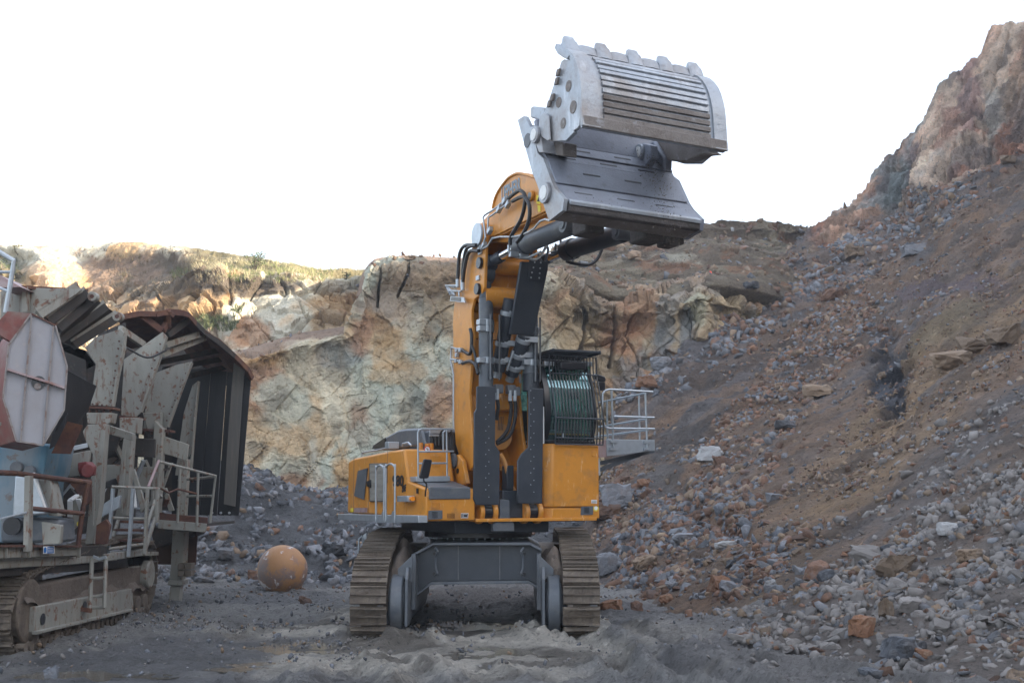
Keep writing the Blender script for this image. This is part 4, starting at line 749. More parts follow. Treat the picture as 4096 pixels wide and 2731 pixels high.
# guards in front of the cylinders
g1 = T_(cC((415, 392), (425, 388), (560, 392), (566, 400), (562, 855), (600, 915), (595, 1337), (410, 1337), (388, 1290), (395, 600), (413, 570)), 2.35)
g2 = T_(cC((832, 408), (842, 402), (945, 406), (950, 415), (940, 1327), (745, 1327), (738, 1240), (740, 985), (770, 930), (828, 875)), 2.35)
for g_, bx in ((g1, (510, 475)), (g2, (870, 435))):
    w_ = MB(); w_.prism(g_, -F * .05); G_ = part(w_, 'cylinder_guard', 'grey', bevel=.02)
    for i in range(18):
        for q in ((bx[0], bx[1] + i * 47) if i % 2 else (bx[0] - 25, bx[1] - 12 + i * 47),):
            c_ = MB(); p = U(cC(q)[0], t=2.352); c_.cyl(p, p + F * .012, .012, n=6); part(c_, 'guard_bolt', 'galv', parent=G_)
# ---- stick cylinders (two, slanting) with dark shield
for a, b, r_ in (((685, 1090), (585, 1668), .155), ((800, 1380), (690, 1700), .155)):
    p = U(cB(a)[0], t=2.28); q = U(cB(b)[0], t=1.75); c_ = MB(); c_.cyl(q, p, r_, n=24); SC = part(c_, 'stick_cylinder', 'grey', bevel=.01)
    d_ = nrm(q - p); 
    for f_ in ((.2, .62, .85) if a[0] < 700 else (.12, .5, .8)):
        m_ = p + (q - p) * f_; c_ = MB(); c_.cyl(m_ - d_ * .05, m_ + d_ * .05, r_ * 1.15, n=20); c_.box(m_ + R * .12 + F * .12, R * .16, F * .05, Z * .06); part(c_, 'cylinder_clamp', 'galv', parent=SC, bevel=.006)
    t_ = MB(); t_.tube([p + F * .2 + R * .2 + d_ * 1.2, q + F * .2 + R * .12], .03, sm=False); part(t_, 'steel_pipe', 'galv', parent=SC)
    t_ = MB(); e = q + d_ * .15; t_.cyl(q, e, .1, n=12); part(t_, 'cylinder_port', 'galv', parent=SC)
sh = MB(); q = cB((770, 790), (990, 800), (985, 860), (875, 1360), (862, 1380), (680, 1370), (700, 1240)); P_ = [U(p, t=t_) for p, t_ in zip(q, (2.95, 2.95, 2.9, 2.45, 2.45, 2.45, 2.55))]; sh.prism(P_, -F * .09); SH = part(sh, 'stick_cylinder_shield', 'grey', bevel=.02)
sp = MB(); q = cB((830, 785), (985, 795), (925, 950), (910, 957), (825, 950), (818, 940)); 
def on_plane(pt, P3):
    n_ = np.cross(P3[1] - P3[0], P3[2] - P3[0]); d_ = ray(*pt); k = ((P3[0] - E0) @ n_) / (d_ @ n_); return E0 + d_ * k
sp.prism([on_plane(p, [P_[0], P_[1], P_[4]]) + F * .01 for p in q], F * .02); part(sp, 'shield_cover', 'grey', parent=SH, bevel=.008)
for x, y in ((872, 800), (920, 803), (862, 842), (915, 848), (850, 882), (912, 888), (842, 922), (908, 925)): c_ = MB(); p = on_plane(cB((x, y))[0], [P_[0], P_[1], P_[4]]) + F * .03; c_.cyl(p, p + F * .012, .02, n=6); part(c_, 'shield_bolt', 'galv', parent=SH)
# centre hoses below
for q in (((680, 500 + 0), (690, 560), (672, 700), (640, 770), (575, 835)), ((718, 500), (725, 560), (715, 680), (670, 790), (575, 850)), ((578, 490), (585, 560), (572, 660))):
    t_ = MB(); t_.tube(T_(cC(*q), 1.95), .042); part(t_, 'hydraulic_hose', 'black'); t_ = MB(); p = U(cC(q[0])[0], t=1.95); t_.cyl(p - Z * .02, p + Z * .22, .045, n=10); part(t_, 'hose_fitting', 'galv')
for q in ((585, 410), (685, 415), (722, 430)): t_ = MB(); p = U(cC(q)[0], t=1.9); t_.box(p, R * .1, F * .08, Z * .1); part(t_, 'valve_block', 'grey_l', bevel=.02)
yk = MB(); yk.prism(T_(cC((600, 380), (640, 378), (640, 470), (690, 470), (745, 480), (745, 580), (570, 580), (575, 500), (600, 470)), 1.6), -F * .3); part(yk, 'boom_yoke', 'orange', bevel=.03)
c_ = MB(); p = U(cC((600, 790))[0], t=1.45); c_.cyl(p, p - F * .3, .3, n=24); part(c_, 'boom_hole_tube', 'orange_dusty')
for i in range(4): t_ = MB(); x = 590 + i * 12; t_.tube(T_(cC((x, 630), (x - 5, 740)), 1.5), .008, sm=False); part(t_, 'grease_line', 'blackp')
# ---- stick
ss = -.72; sw = 1.05
stk = S_(cB((400, 520), (430, 510), (545, 370), (560, 300), (590, 230), (655, 140), (700, 105), (745, 88), (800, 95), (900, 125), (980, 380), (560, 585), (480, 600), (430, 600)), ss)
for off in (0, sw - .05): b_ = MB(); b_.prism([p + R * off for p in stk], R * .05); part(b_, 'stick_side_plate', 'orange', bevel=.01)
w_ = MB(); P_ = [p + R * .05 for p in stk]
for i in range(len(P_)):
    a, b = P_[i], P_[(i + 1) % len(P_)]; n_ = nrm(np.cross(R, nrm(b - a))); w_.prism([a, b, b - n_ * .03, a - n_ * .03], R * (sw - .1))
STK = part(w_, 'stick_box', 'orange')
rim = MB(); rim.tube([p - R * .01 for p in stk[2:10]], .03); part(rim, 'stick_rim', 'orange')
low = MB(); a = S_(cB((480, 600), (980, 385), (1060, 480), (980, 560), (760, 600), (700, 640), (520, 640)), ss + .2); low.prism(a, R * .6); part(low, 'stick_lower_web', 'orange', bevel=.02)
c_ = MB(); p = U(cB((858, 268))[0], s=ss - .01); c_.cyl(p, p - R * .06, .11, n=20); part(c_, 'stick_boss', 'orange', bevel=.01); c_ = MB(); c_.cyl(p - R * .05, p - R * .07, .07, n=20); part(c_, 'boss_cap', 'galv')
p0 = U(cB((612, 305))[0], s=ss - .006); p1 = U(cB((790, 205))[0], s=ss - .006); 
M['faded_lettering'] = mat('faded_lettering', (.2, .24, .28), .5)
text_mesh('LIEBHERR', .40, p0, p1 - p0, np.cross(R, nrm(p1 - p0)) * -1, 'faded_lettering', STK, 'maker_lettering', squash=np.linalg.norm(p1 - p0) / (.40 * 4.95))
for q, m_ in ((cB((893, 262), (922, 268), (922, 335), (893, 330)), 'yellow'), (cB((900, 340), (925, 345), (925, 395), (905, 395)), 'yellow')): n_ = MB(); n_.prism(S_(q, ss - .004), -R * .003); part(n_, 'warning_label', m_, parent=STK)
n_ = MB(); n_.prism(S_(cB((907, 276), (918, 314), (896, 312)), ss - .008), -R * .002); part(n_, 'warning_triangle', 'label_b', parent=STK)
# stick pipes & hoses
for q, r_, m_ in ((((500, 560), (508, 440), (540, 420), (640, 345), (680, 320)), .022, 'galv'), (((470, 640), (484, 600), (465, 440), (480, 420), (560, 370), (625, 315)), .022, 'galv'), (((440, 700), (500, 670), (540, 605), (600, 595), (700, 595), (760, 585), (830, 555), (870, 530), (920, 470), (960, 455), (1000, 465)), .022, 'galv'),
                  (((665, 290), (720, 245), (760, 225), (795, 255), (800, 320), (770, 450), (690, 590), (680, 660)), .042, 'black'), (((700, 310), (760, 280), (800, 280), (835, 350), (830, 470), (780, 580), (735, 640)), .042, 'black')):
    t_ = MB(); t_.tube(S_(cB(*q), ss - .16), r_, sm=(m_ == 'black')); part(t_, 'hydraulic_hose' if m_ == 'black' else 'steel_pipe', m_)
for q in ((640, 310), (665, 335), (595, 375), (520, 545), (410, 650), (440, 690), (470, 665)): t_ = MB(); p = U(cB(q)[0], s=ss - .15); t_.box(p, R * .05, nrm(F + .5 * Z) * .08, Z * .05); part(t_, 'pipe_coupling', 'galv', bevel=.01)
# ---- bucket cylinders
for a, b, c2_, r_, par in (((520, 800), (760, 670), (1170, 500), .24, 0), ((905, 800), (1135, 705), (1590, 560), .24, 1)):
    ta, tb, tc = (2.1, 3.1, 5.35) if not par else (2.1, 3.05, 5.3)
    p, m_, q = U(cB(a)[0], t=ta), U(cB(b)[0], t=tb), U(cB(c2_)[0], t=tc); d_ = nrm(q - m_)
    c_ = MB(); c_.cyl(m_, q, .205, n=28); c_.cyl(m_ - d_ * .02, m_ + d_ * .3, .235, n=28); BC = part(c_, 'bucket_cylinder', 'grey_l' if not par else 'grey', bevel=.01)
    c_ = MB(); c_.cyl(p, m_, .105, n=20); part(c_, 'cylinder_rod', 'chrome', parent=BC)
    c_ = MB(); c_.cyl(p - R * .12, p + R * .12, .18, n=20); c_.cyl(p, p + (m_ - p) * .4, .13, n=20); part(c_, 'rod_eye', 'grey', parent=BC)
    c_ = MB(); c_.cyl(q - R * .2, q + R * .2, .17, n=20); c_.cyl(q - R * .23, q - R * .2, .1, n=16); part(c_, 'cylinder_eye', 'grey_l', parent=BC)
    c_ = MB(); c_.tube([m_ - Z * .25 - R * .1, m_ - Z * .32 + d_ * .4, q - Z * .3 - d_ * 1.3] if not par else [m_ - Z * .3 + d_ * .2, m_ + Z * .1 + d_ * .5 + F * .25, q + F * .25 + Z * .05 - d_ * .3], .026, sm=False); part(c_, 'steel_pipe', 'galv', parent=BC)
for q in (((1130, 790), (1180, 805), (1250, 815), (1320, 815), (1380, 770), (1420, 680), (1425, 640)),): t_ = MB(); t_.tube(T_(cB(*q), 3.6), .035); part(t_, 'hydraulic_hose', 'black')
for q in (((670, 660), (675, 720), (720, 745), (800, 760), (880, 775), (930, 740), (975, 660)),): t_ = MB(); t_.tube(T_(cB(*q), 3.3), .03); part(t_, 'steel_pipe', 'galv')
for q in ((710, 735), (790, 750), (1265, 815)): t_ = MB(); p = U(cB(q)[0], t=3.32); t_.box(p, R * .1, F * .05, Z * .06); part(t_, 'pipe_coupling', 'galv', bevel=.01)
for q in (((1000, 740), (1040, 730), (1045, 650)), ((1010, 720), (1070, 700), (1085, 620), (1060, 615)), ((850, 700), (855, 790)), ((960, 640), (985, 700), (960, 790)), ((900, 720), (930, 790))): t_ = MB(); t_.tube(T_(cB(*q), 2.9), .028); part(t_, 'steel_pipe', 'grey_l')
# =================================================================== bucket
BL, BR = -1.67, 1.30; BK0 = set(o.name for o in bpy.data.objects)
WB = lambda p, o: p + R * o
# rear half side plates
lp = cA((340, 800), (392, 768), (402, 775), (440, 860), (460, 870), (500, 1065), (545, 1108), (615, 1298), (640, 1345), (712, 1430)) + cB((1112, 292), (1100, 385), (1000, 462), (990, 465), (945, 330), (905, 200), (870, 110), (840, 0)) + cA((468, 1255), (432, 1130), (405, 1035), (400, 1020))
LP = S_(lp, BL)
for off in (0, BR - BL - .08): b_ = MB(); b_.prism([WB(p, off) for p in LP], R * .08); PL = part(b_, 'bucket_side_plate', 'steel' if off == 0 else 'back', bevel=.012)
# front wall bands, each its own plate
prf = [(6.15, 10.05), (6.3, 9.55), tuple(loc(U(cA((545, 1108))[0], s=BL))[1:]), tuple(loc(U(cA((615, 1300))[0], s=BL))[1:]), tuple(loc(U(cA((710, 1432))[0], s=BL))[1:])]
mids = [(prf[1][0] * .45 + prf[2][0] * .55, prf[1][1] * .45 + prf[2][1] * .55)]
segs = [(prf[0], prf[1]), (prf[1], mids[0]), (mids[0], prf[2]), (prf[2], prf[3]), (prf[3], prf[4])]
for i, (a, b) in enumerate(segs):
    n_ = nrm(np.array([b[1] - a[1], -(b[0] - a[0])])) * -1; off = .02 * (i % 2)
    n3 = F * abs(n_[0]) + Z * abs(n_[1]); w_ = MB(); sR = BR - .08
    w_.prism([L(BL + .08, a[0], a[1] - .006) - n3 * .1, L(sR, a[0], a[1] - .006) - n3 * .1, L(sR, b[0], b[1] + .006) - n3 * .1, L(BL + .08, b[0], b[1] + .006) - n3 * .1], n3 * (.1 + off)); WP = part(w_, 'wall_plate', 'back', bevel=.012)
    if i:
        for fs_ in ((.25, .55) if i % 2 else (.12, .42, .7)):
            s0 = BL + (BR - BL) * fs_; m_ = (np.array(a) * .55 + np.array(b) * .45); c_ = MB(); p = L(s0, m_[0], m_[1]) + n3 * (off + .002); c_.bar(p, p + R * .36, .035, .008, up=n3); part(c_, 'wear_slot', 'blackp', parent=WP)
# lip with its underside shade put in the colour, and back body
lipT = loc(U(cA((712, 1432))[0], s=BL)); lipB = loc(U(cB((1104, 390))[0], s=BL)); bk_ = loc(U(cB((1000, 462))[0], s=BL))
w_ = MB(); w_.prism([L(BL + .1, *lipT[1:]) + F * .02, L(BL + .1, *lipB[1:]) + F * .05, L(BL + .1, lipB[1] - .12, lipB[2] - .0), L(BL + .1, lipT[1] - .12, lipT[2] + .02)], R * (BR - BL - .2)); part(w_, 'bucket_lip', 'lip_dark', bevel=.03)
w_ = MB(); w_.prism([L(BL + .1, *lipT[1:]) + F * .0 + Z * .02, L(BL + .1, *lipT[1:]) + F * .06 - Z * .03, L(BL + .1, *lipT[1:]) + F * .04 - Z * .1, L(BL + .1, *lipT[1:]) - F * .05 - Z * .02], R * (BR - BL - .2)); part(w_, 'lip_edge', 'steel', bevel=.012)
w_ = MB(); w_.prism([L(BL + .08, lipB[1] - .02, lipB[2] + .02), L(BL + .08, bk_[1], bk_[2]), L(BL + .08, bk_[1] - .25, bk_[2] + .3), L(BL + .08, bk_[1] - .4, bk_[2] + .8), L(BL + .08, 5.85, 9.6), L(BL + .08, 5.9, 10.0), L(BL + .08, 6.05, 9.9), L(BL + .08, 6.18, 9.4), L(BL + .08, 6.8, 8.45)], R * (BR - BL - .16)); part(w_, 'bucket_back', 'steel_d', bevel=.03)
for s0, s1 in ((-.9, -.5), (.35, .8), (.95, 1.25)):
    w_ = MB(); w_.lbox(s0, s1, bk_[1] - .6, bk_[1] - .05, bk_[2] - .1, bk_[2] + .3); part(w_, 'bucket_lug', 'lip_dark', bevel=.04)
def pin(pt, s, r_, par, n1='pin_ring', n2='pin_cap'):
    p = U(pt, s=s); c_ = MB(); c_.cyl(p, p - R * .06, r_, n=32); o_ = part(c_, n1, 'steel', parent=par, bevel=.01); c_ = MB(); c_.cyl(p - R * .05, p - R * .075, r_ * .68, n=28); part(c_, n2, 'white', parent=par, bevel=.005)
pin(cA((570, 1385))[0], BL, .2, PL)
# hinge brackets (left, right) with pins
hb = S_(cA((432, 855), (500, 850), (520, 930), (545, 1060), (510, 1062)), BL - .02); w_ = MB(); w_.prism(hb, R * .3); HB = part(w_, 'hinge_bracket', 'steel', bevel=.015); pin(cA((492, 922))[0], BL - .03, .165, HB)
c_ = MB(); p = U(cA((420, 965))[0], s=BL - .002); c_.cyl(p, p - R * .01, .14, n=28); part(c_, 'plate_hole', 'blackp', parent=PL)
w_ = MB(); w_.prism(S_(cA((555, 960), (700, 975), (700, 1085), (520, 1065)), BL + .25), R * .3); part(w_, 'hinge_block', 'steel_d', bevel=.02)
w_ = MB(); w_.prism(S_(cA((440, 700), (460, 688), (560, 700), (540, 800), (500, 800), (440, 780)), BL + .15), R * .35); part(w_, 'hinge_arm', 'steel', bevel=.03)
hs_ = .62; w_ = MB(); w_.prism(S_(cA((1240, 985), (1270, 1003), (1345, 985), (1400, 1000), (1410, 1100), (1345, 1190), (1335, 1190), (1290, 1100)), hs_), R * .18); HB2 = part(w_, 'hinge_bracket', 'back', bevel=.02); pin(cA((1323, 1062))[0], hs_, .165, HB2)
w_ = MB(); w_.prism(S_(cA((1395, 980), (1430, 960), (1515, 1100), (1512, 1205), (1480, 1170), (1410, 1110)), hs_ + .3), R * .2); part(w_, 'hinge_block', 'back', bevel=.05)
# ---- clam (front half)
outer = cA((650, 190), (668, 225), (720, 245), (765, 268), (800, 320), (828, 400), (845, 500), (852, 600), (855, 700), (858, 770), (866, 848))
OUT = [loc(p) for p in S_(outer, BL)]
inner = cA((842, 872), (785, 885), (790, 900), (725, 968), (610, 972), (560, 955), (525, 900), (515, 830), (535, 775), (572, 690), (590, 640), (690, 330), (710, 315), (735, 320))
clamp_ = S_(cA((735, 320), (765, 300), (800, 340), (825, 420), (842, 540), (848, 650), (835, 845), (815, 870), (785, 885), (790, 900), (725, 968), (610, 972), (560, 955), (525, 900), (515, 830), (535, 775), (572, 690), (690, 330), (710, 315)), BL + .03)
for off in (0, BR - BL - .14): w_ = MB(); w_.prism([WB(p, off) for p in clamp_], R * .08); CP = part(w_, 'clam_side_plate', 'steel', bevel=.012)
c0 = loc(clamp_[0])
for i, q in enumerate(((748, 530), (670, 660), (785, 698), (706, 827))):
    c_ = MB(); p = U(cA(q)[0], s=BL + .028); c_.cyl(p, p - R * .006, (.105, .1, .12, .1)[i], n=24); part(c_, 'plate_hole', 'blackp' if i < 0 else 'steel_d')
w_ = MB(); w_.prism(S_(cA((525, 770), (560, 745), (600, 770), (612, 960), (590, 970), (545, 940), (518, 870)), BL - .0), -R * .03); part(w_, 'clam_cheek', 'steel', bevel=.02)
for (x, y) in ((672, 400), (625, 600), (660, 470), (600, 650)): w_ = MB(); w_.prism(S_(cA((x, y), (x + 22, y - 10), (x + 10, y + 50), (x - 12, y + 55)), BL + .01), -R * .05); part(w_, 'side_wear_block', 'steel_d', bevel=.01)
# outer shell from the profile
th_ = .09; N_ = len(OUT); w_ = MB(); vs = []; fs = []
def onrm(i):
    a = OUT[max(i - 1, 0)]; b = OUT[min(i + 1, N_ - 1)]; d_ = nrm((b - a)[1:]); return np.array([-d_[1], d_[0]]) * 1
for i in range(N_):
    n2 = onrm(i); n3 = F * n2[0] + Z * n2[1]
    if n2[0] < 0: n3 = -n3
    for s_ in (BL, BR): vs.append(L(s_, OUT[i][1], OUT[i][2])); vs.append(L(s_, OUT[i][1], OUT[i][2]) - n3 * th_)
for i in range(N_ - 1):
    a, b = i * 4, (i + 1) * 4; fs += [(a, a + 2, b + 2, b), (a + 1, b + 1, b + 3, a + 3), (a, b, b + 1, a + 1), (a + 2, a + 3, b + 3, b + 2)]
fs += [(0, 1, 3, 2), ((N_ - 1) * 4, (N_ - 1) * 4 + 2, (N_ - 1) * 4 + 3, (N_ - 1) * 4 + 1)]
w_.add(vs, fs); CL = part(w_, 'clam_shell', 'steel')
# wear bars : lengthways strips on the shell
cum = [0]
for i in range(N_ - 1): cum.append(cum[-1] + np.linalg.norm((OUT[i + 1] - OUT[i])[1:]))
def shellat(u):
    q = u * cum[-1]; j = max(k for k in range(N_ - 1) if cum[k] <= q + 1e-9); f_ = (q - cum[j]) / (cum[j + 1] - cum[j]); p = OUT[j] * (1 - f_) + OUT[j + 1] * f_
    d_ = nrm((OUT[j + 1] - OUT[j])[1:]); n3 = F * d_[1] * -1 + Z * d_[0]; n3 = n3 if n3 @ F > 0 else -n3
    return p, n3
ub = np.linspace(.30, .93, 12)
for i in range(11):
    a, n1 = shellat(ub[i] + .006); b, n2 = shellat(ub[i + 1] - .012); nn_ = nrm(n1 + n2); w_ = MB(); s0, s1 = BL + .42, BR - .32
    w_.prism([L(s0, *a[1:]), L(s1, *a[1:]), L(s1, *b[1:]), L(s0, *b[1:])], nn_ * (.035 + .012 * (i % 2))); part(w_, 'wear_bar', 'steel' if i < 7 else 'steel_d', parent=CL, bevel=.008)
for s0, s1 in ((BL - .03, BL + .33), (BR - .25, BR + .03)):
    w_ = MB(); vs = []; fs = []
    us = np.linspace(.2, 1, 12)
    for k, u in enumerate(us):
        p, n3 = shellat(min(u, .999))
        for s_ in (s0, s1): vs.append(L(s_, *p[1:]) + n3 * .045); vs.append(L(s_, *p[1:]) - n3 * .02)
    for i in range(11): a, b = i * 4, (i + 1) * 4; fs += [(a, a + 2, b + 2, b), (a, b, b + 1, a + 1), (a + 2, a + 3, b + 3, b + 2), (a + 1, b + 1, b + 3, a + 3)]
    fs += [(0, 1, 3, 2), (44, 46, 47, 45)]
    w_.add(vs, fs); part(w_, 'corner_shroud', 'steel', parent=CL)
p, n3 = shellat(.955); w_ = MB(); w_.prism([L(BL, *p[1:]) - Z * .12 + n3 * .02, L(BR, *p[1:]) - Z * .12 + n3 * .02, L(BR, *p[1:]) + Z * .08 + n3 * .02, L(BL, *p[1:]) + Z * .08 + n3 * .02], n3 * .04); part(w_, 'heel_bar', 'steel_d', parent=CL, bevel=.015)
p, n3 = shellat(.6); w_ = MB(); pp = L(BR - .16, *shellat(.85)[0][1:]) + n3 * .05; w_.bar(pp, pp + Z * .3 - F * .02, .04, .02); part(w_, 'paint_mark', 'label_w', parent=CL)
# lower inner edge of the right end plate
w_ = MB(); w_.prism([U(q, s=BR - .06) for q in cA((1420, 970), (1480, 960), (1900, 1030), (1990, 1085), (1915, 1090), (1850, 1115), (1775, 1143), (1700, 1145), (1610, 1135), (1560, 1108), (1520, 1100), (1450, 1100))], -R * .25); part(w_, 'clam_inner_rib', 'steel_d', bevel=.03)
# lip : teeth and shrouds. tooth axis from base on the lip up and back
base0 = loc(U(cA((700, 235))[0], s=BL)); tip0 = loc(U(cA((672, 92))[0], s=BL))
ax = nrm(L(0, tip0[1], tip0[2]) - L(0, base0[1], base0[2])); nf = nrm(np.cross(R, ax)); nf = nf if nf @ F > 0 else -nf
def rounded(c_, a_, b_, w0, w1, L0, th0, th1, name, parent, m='steel'):
    """lofted rounded wedge from c_ along ax"""
    w_ = MB(); vs = []; fs = []; n_ = 12; secs = [(0, w0, th0), (.5, (w0 * .55 + w1 * .45), (th0 + th1) / 2), (.85, w1, th1), (1, w1 * .55, th1 * .5)]
    for f_, ww, tt_ in secs:
        for k in range(n_):
            t = 2 * math.pi * k / n_; cx_, cy_ = math.cos(t), math.sin(t); e = .55
            vs.append(c_ + a_ * (L0 * f_) + R * (ww * math.copysign(abs(cx_) ** e, cx_)) + b_ * (tt_ * math.copysign(abs(cy_) ** e, cy_)))
    for i in range(3): fs += [(i * n_ + k, i * n_ + (k + 1) % n_, (i + 1) * n_ + (k + 1) % n_, (i + 1) * n_ + k) for k in range(n_)]
    fs += [tuple(range(n_))[::-1], tuple(range(3 * n_, 4 * n_))]
    w_.add(vs, fs); return part(w_, name, m, parent=parent)
for k in range(5):
    s_ = BL + .16 + k * (BR - BL - .30) / 4; c_ = L(s_, base0[1], base0[2]) - ax * .1
    rounded(c_, ax, nf, .17, .15, .30, .11, .10, 'tooth_adapter', CL); rounded(c_ + ax * .26, ax, nf, .13, .105, .15, .085, .05, 'bucket_tooth', CL)
for k in range(4):
    s_ = BL + .16 + (k + .5) * (BR - BL - .30) / 4; rounded(L(s_, base0[1], base0[2]) - ax * .08, ax, nf, .21, .18, .25, .09, .06, 'lip_shroud', CL)
w_ = MB(); w_.prism(S_(cA((650, 215), (672, 195), (720, 250), (765, 262), (735, 318), (700, 300), (655, 270)), BL - .02), R * .12); part(w_, 'corner_tooth_root', 'steel', parent=CL, bevel=.02)
# the bucket hangs with a slight twist: small tilt of its width axis, applied to the meshes
for o in list(bpy.data.objects):
    if o.name in BK0 or o.type != 'MESH' or o.name.startswith(('clam_inner_rib',)): continue
    if o.get('sheared') or o.data.get('sh'): continue
    o.data['sh'] = 1; org = np.array([C0[0], C0[1], 0])
    if o.name.startswith(('hinge_bracket.001', 'hinge_block.001', 'paint_mark')) or (o.parent and o.parent.name == 'hinge_bracket.001'): continue
    n = len(o.data.vertices); V = np.empty(n * 3); o.data.vertices.foreach_get('co', V); V = V.reshape(-1, 3); s_v = (V + org - C0) @ R - BL
    V += s_v[:, None] * (.035 * F - .035 * Z); o.data.vertices.foreach_set('co', V.reshape(-1)); o.data.update()
# falling dirt from the bucket
w_ = MB()
for i in range(1100):
    if i < 800: s_ = random.gauss(.45, .16); z_ = random.uniform(7.4, 9.5); t_ = 6.6 + (9.6 - z_) * .42 + random.gauss(.25, .1); r_ = random.uniform(.003, .012)
    else: s_ = random.uniform(-1.2, 1.2); z_ = random.uniform(7.2, 8.3); t_ = 7.45 + random.gauss(0, .08); r_ = random.uniform(.003, .009)
    c_ = L(s_, t_, z_); q = [c_ + np.array([random.gauss(0, 1) for _ in range(3)]) * r_ for _ in range(4)]; w_.add(q, [(0, 1, 2), (0, 3, 1), (1, 3, 2), (2, 3, 0)])
fd = w_.build('falling_dirt', M['mud'], kind='stuff', flat=True); fd['label'] = 'loose dirt trickling out of the raised bucket'; fd['category'] = 'dirt'
# =================================================================== cab
cr = MB(); cr.prism(T_([(2200, 2008), (2392, 2018), (2390, 1775), (2385, 1772), (2207, 1771), (2200, 1776)], 2.3)[::-1], -F * .02)
s0c, s1c = .62, 1.97; zt, zb = 4.03, 2.63
cr = MB(); ch = .16; cr.prism([L(s0c, 2.3 - ch, zb), L(s0c + .17, 2.3, zb), L(s1c, 2.3, zb), L(s1c, -.2, zb), L(s0c, -.2, zb)], Z * (zt - zb)); CR = part(cr, 'cab_riser', 'orange', bevel=.035)
cr = MB(); cr.prism([L(s0c, 2.28 - ch, 2.38), L(s0c + .17, 2.28, 2.38), L(s1c + .01, 2.28, 2.38), L(s1c + .01, -.2, 2.38), L(s0c, -.2, 2.38)], Z * .235); SK = part(cr, 'riser_skirt', 'orange', bevel=.02)
grille(cC((1248, 1350), (1345, 1346), (1342, 1415), (1244, 1418)), (2338, 2029, 2358, 2053), 2.283, SK)
n_ = MB(); p = U(cC((1366, 1362))[0], t=2.285); n_.cyl(p, p + F * .006, .075, n=20); part(n_, 'round_label', 'yellow', parent=SK); n_ = MB(); n_.cyl(p, p + F * .009, .045, n=20); part(n_, 'round_label_centre', 'label_w', parent=SK)
n_ = MB(); n_.prism(T_(cC((1330, 1296), (1376, 1296), (1376, 1327), (1330, 1324)), 2.305), F * .004); LB = part(n_, 'maker_label', 'label_w', parent=CR)
for y0_ in (1303, 1311, 1318): n_ = MB(); n_.prism(T_(cC((1335, y0_), (1372, y0_), (1372, y0_ + 3), (1335, y0_ + 3)), 2.311), F * .002); part(n_, 'label_print', 'label_b', parent=CR)
hn = MB(); hn.prism(T_(cC((1333, 906), (1368, 906), (1368, 950), (1333, 950)), 2.305), F * .02); part(hn, 'lifting_plate', 'orange', parent=CR, bevel=.008)
wp_ = MB(); wp_.lbox(s0c - .05, s0c - .02, 1.9, 2.25, 4.03, 4.85); part(wp_, 'white_side_plate', 'label_w')
# cab shell : frame, roof, glass
cz0, cz1 = 4.05, 5.98
fp_ = [(2.05, 4.07), (2.22, 4.35), (2.28, 4.8), (2.18, 5.3), (1.98, 5.72), (1.8, 5.9)]
for s_ in (s0c + .0, s1c - .1):
    w_ = MB(); P2 = [L(s_, *q) for q in fp_] + [L(s_, q[0] - .3, q[1]) for q in fp_[::-1]]; w_.prism(P2, R * (.15 if s_ < 1 else .07)); part(w_, 'cab_pillar', 'blackp', bevel=.01)
    w_ = MB(); w_.lbox(s_, s_ + .07, .1, .25, 4.05, 5.9); part(w_, 'cab_pillar', 'blackp', bevel=.01)
w_ = MB(); w_.lbox(s0c + .04, s1c - .03, .1, 1.95, 5.84, 5.96); RF = part(w_, 'cab_roof', 'blackp', bevel=.03)
w_ = MB(); w_.lbox(s0c + .04, s1c - .03, .0, 2.2, 4.035, 4.12); part(w_, 'cab_floor', 'blackp', bevel=.02)
w_ = MB(); w_.lbox(s1c - .06, s1c - .035, .3, 2.0, 4.1, 5.85); part(w_, 'side_glass', 'glass')
w_ = MB()
for a, b in zip(fp_[:-1], fp_[1:]): w_.prism([L(s0c + .11, a[0] - .03, a[1]), L(s1c - .1, a[0] - .03, a[1]), L(s1c - .1, b[0] - .03, b[1]), L(s0c + .11, b[0] - .03, b[1])], -F * .015)
part(w_, 'windscreen', 'glass')
w_ = MB(); w_.lbox(s0c + .12, s1c - .12, .12, .14, 4.9, 5.85); part(w_, 'rear_glass', 'glass')
w_ = MB(); w_.lbox(s0c + .12, s1c - .12, .1, .2, 4.1, 4.9); part(w_, 'rear_panel', 'blackp')
w_ = MB(); w_.lbox(.98, 1.5, .7, 1.2, 4.3, 4.7); w_.lbox(1.0, 1.48, .6, .78, 4.6, 5.35); w_.lbox(1.1, 1.38, .6, .72, 5.35, 5.55); part(w_, 'driver_seat', 'blackp', bevel=.05)
w_ = MB(); w_.lbox(.8, 1.75, 1.5, 1.9, 4.1, 4.55); part(w_, 'dashboard', 'blackp', bevel=.05)
w_ = MB(); p = U(cC((1190, 455))[0], t=1.6); w_.box(p, R * .16, F * .02, Z * .11); part(w_, 'monitor', 'blackp', bevel=.02)
w_ = MB(); w_.tube([L(1.7, 2.25, 4.3), L(1.65, 2.33, 4.8), L(1.35, 2.25, 5.2)], .012); part(w_, 'wiper', 'blackp')
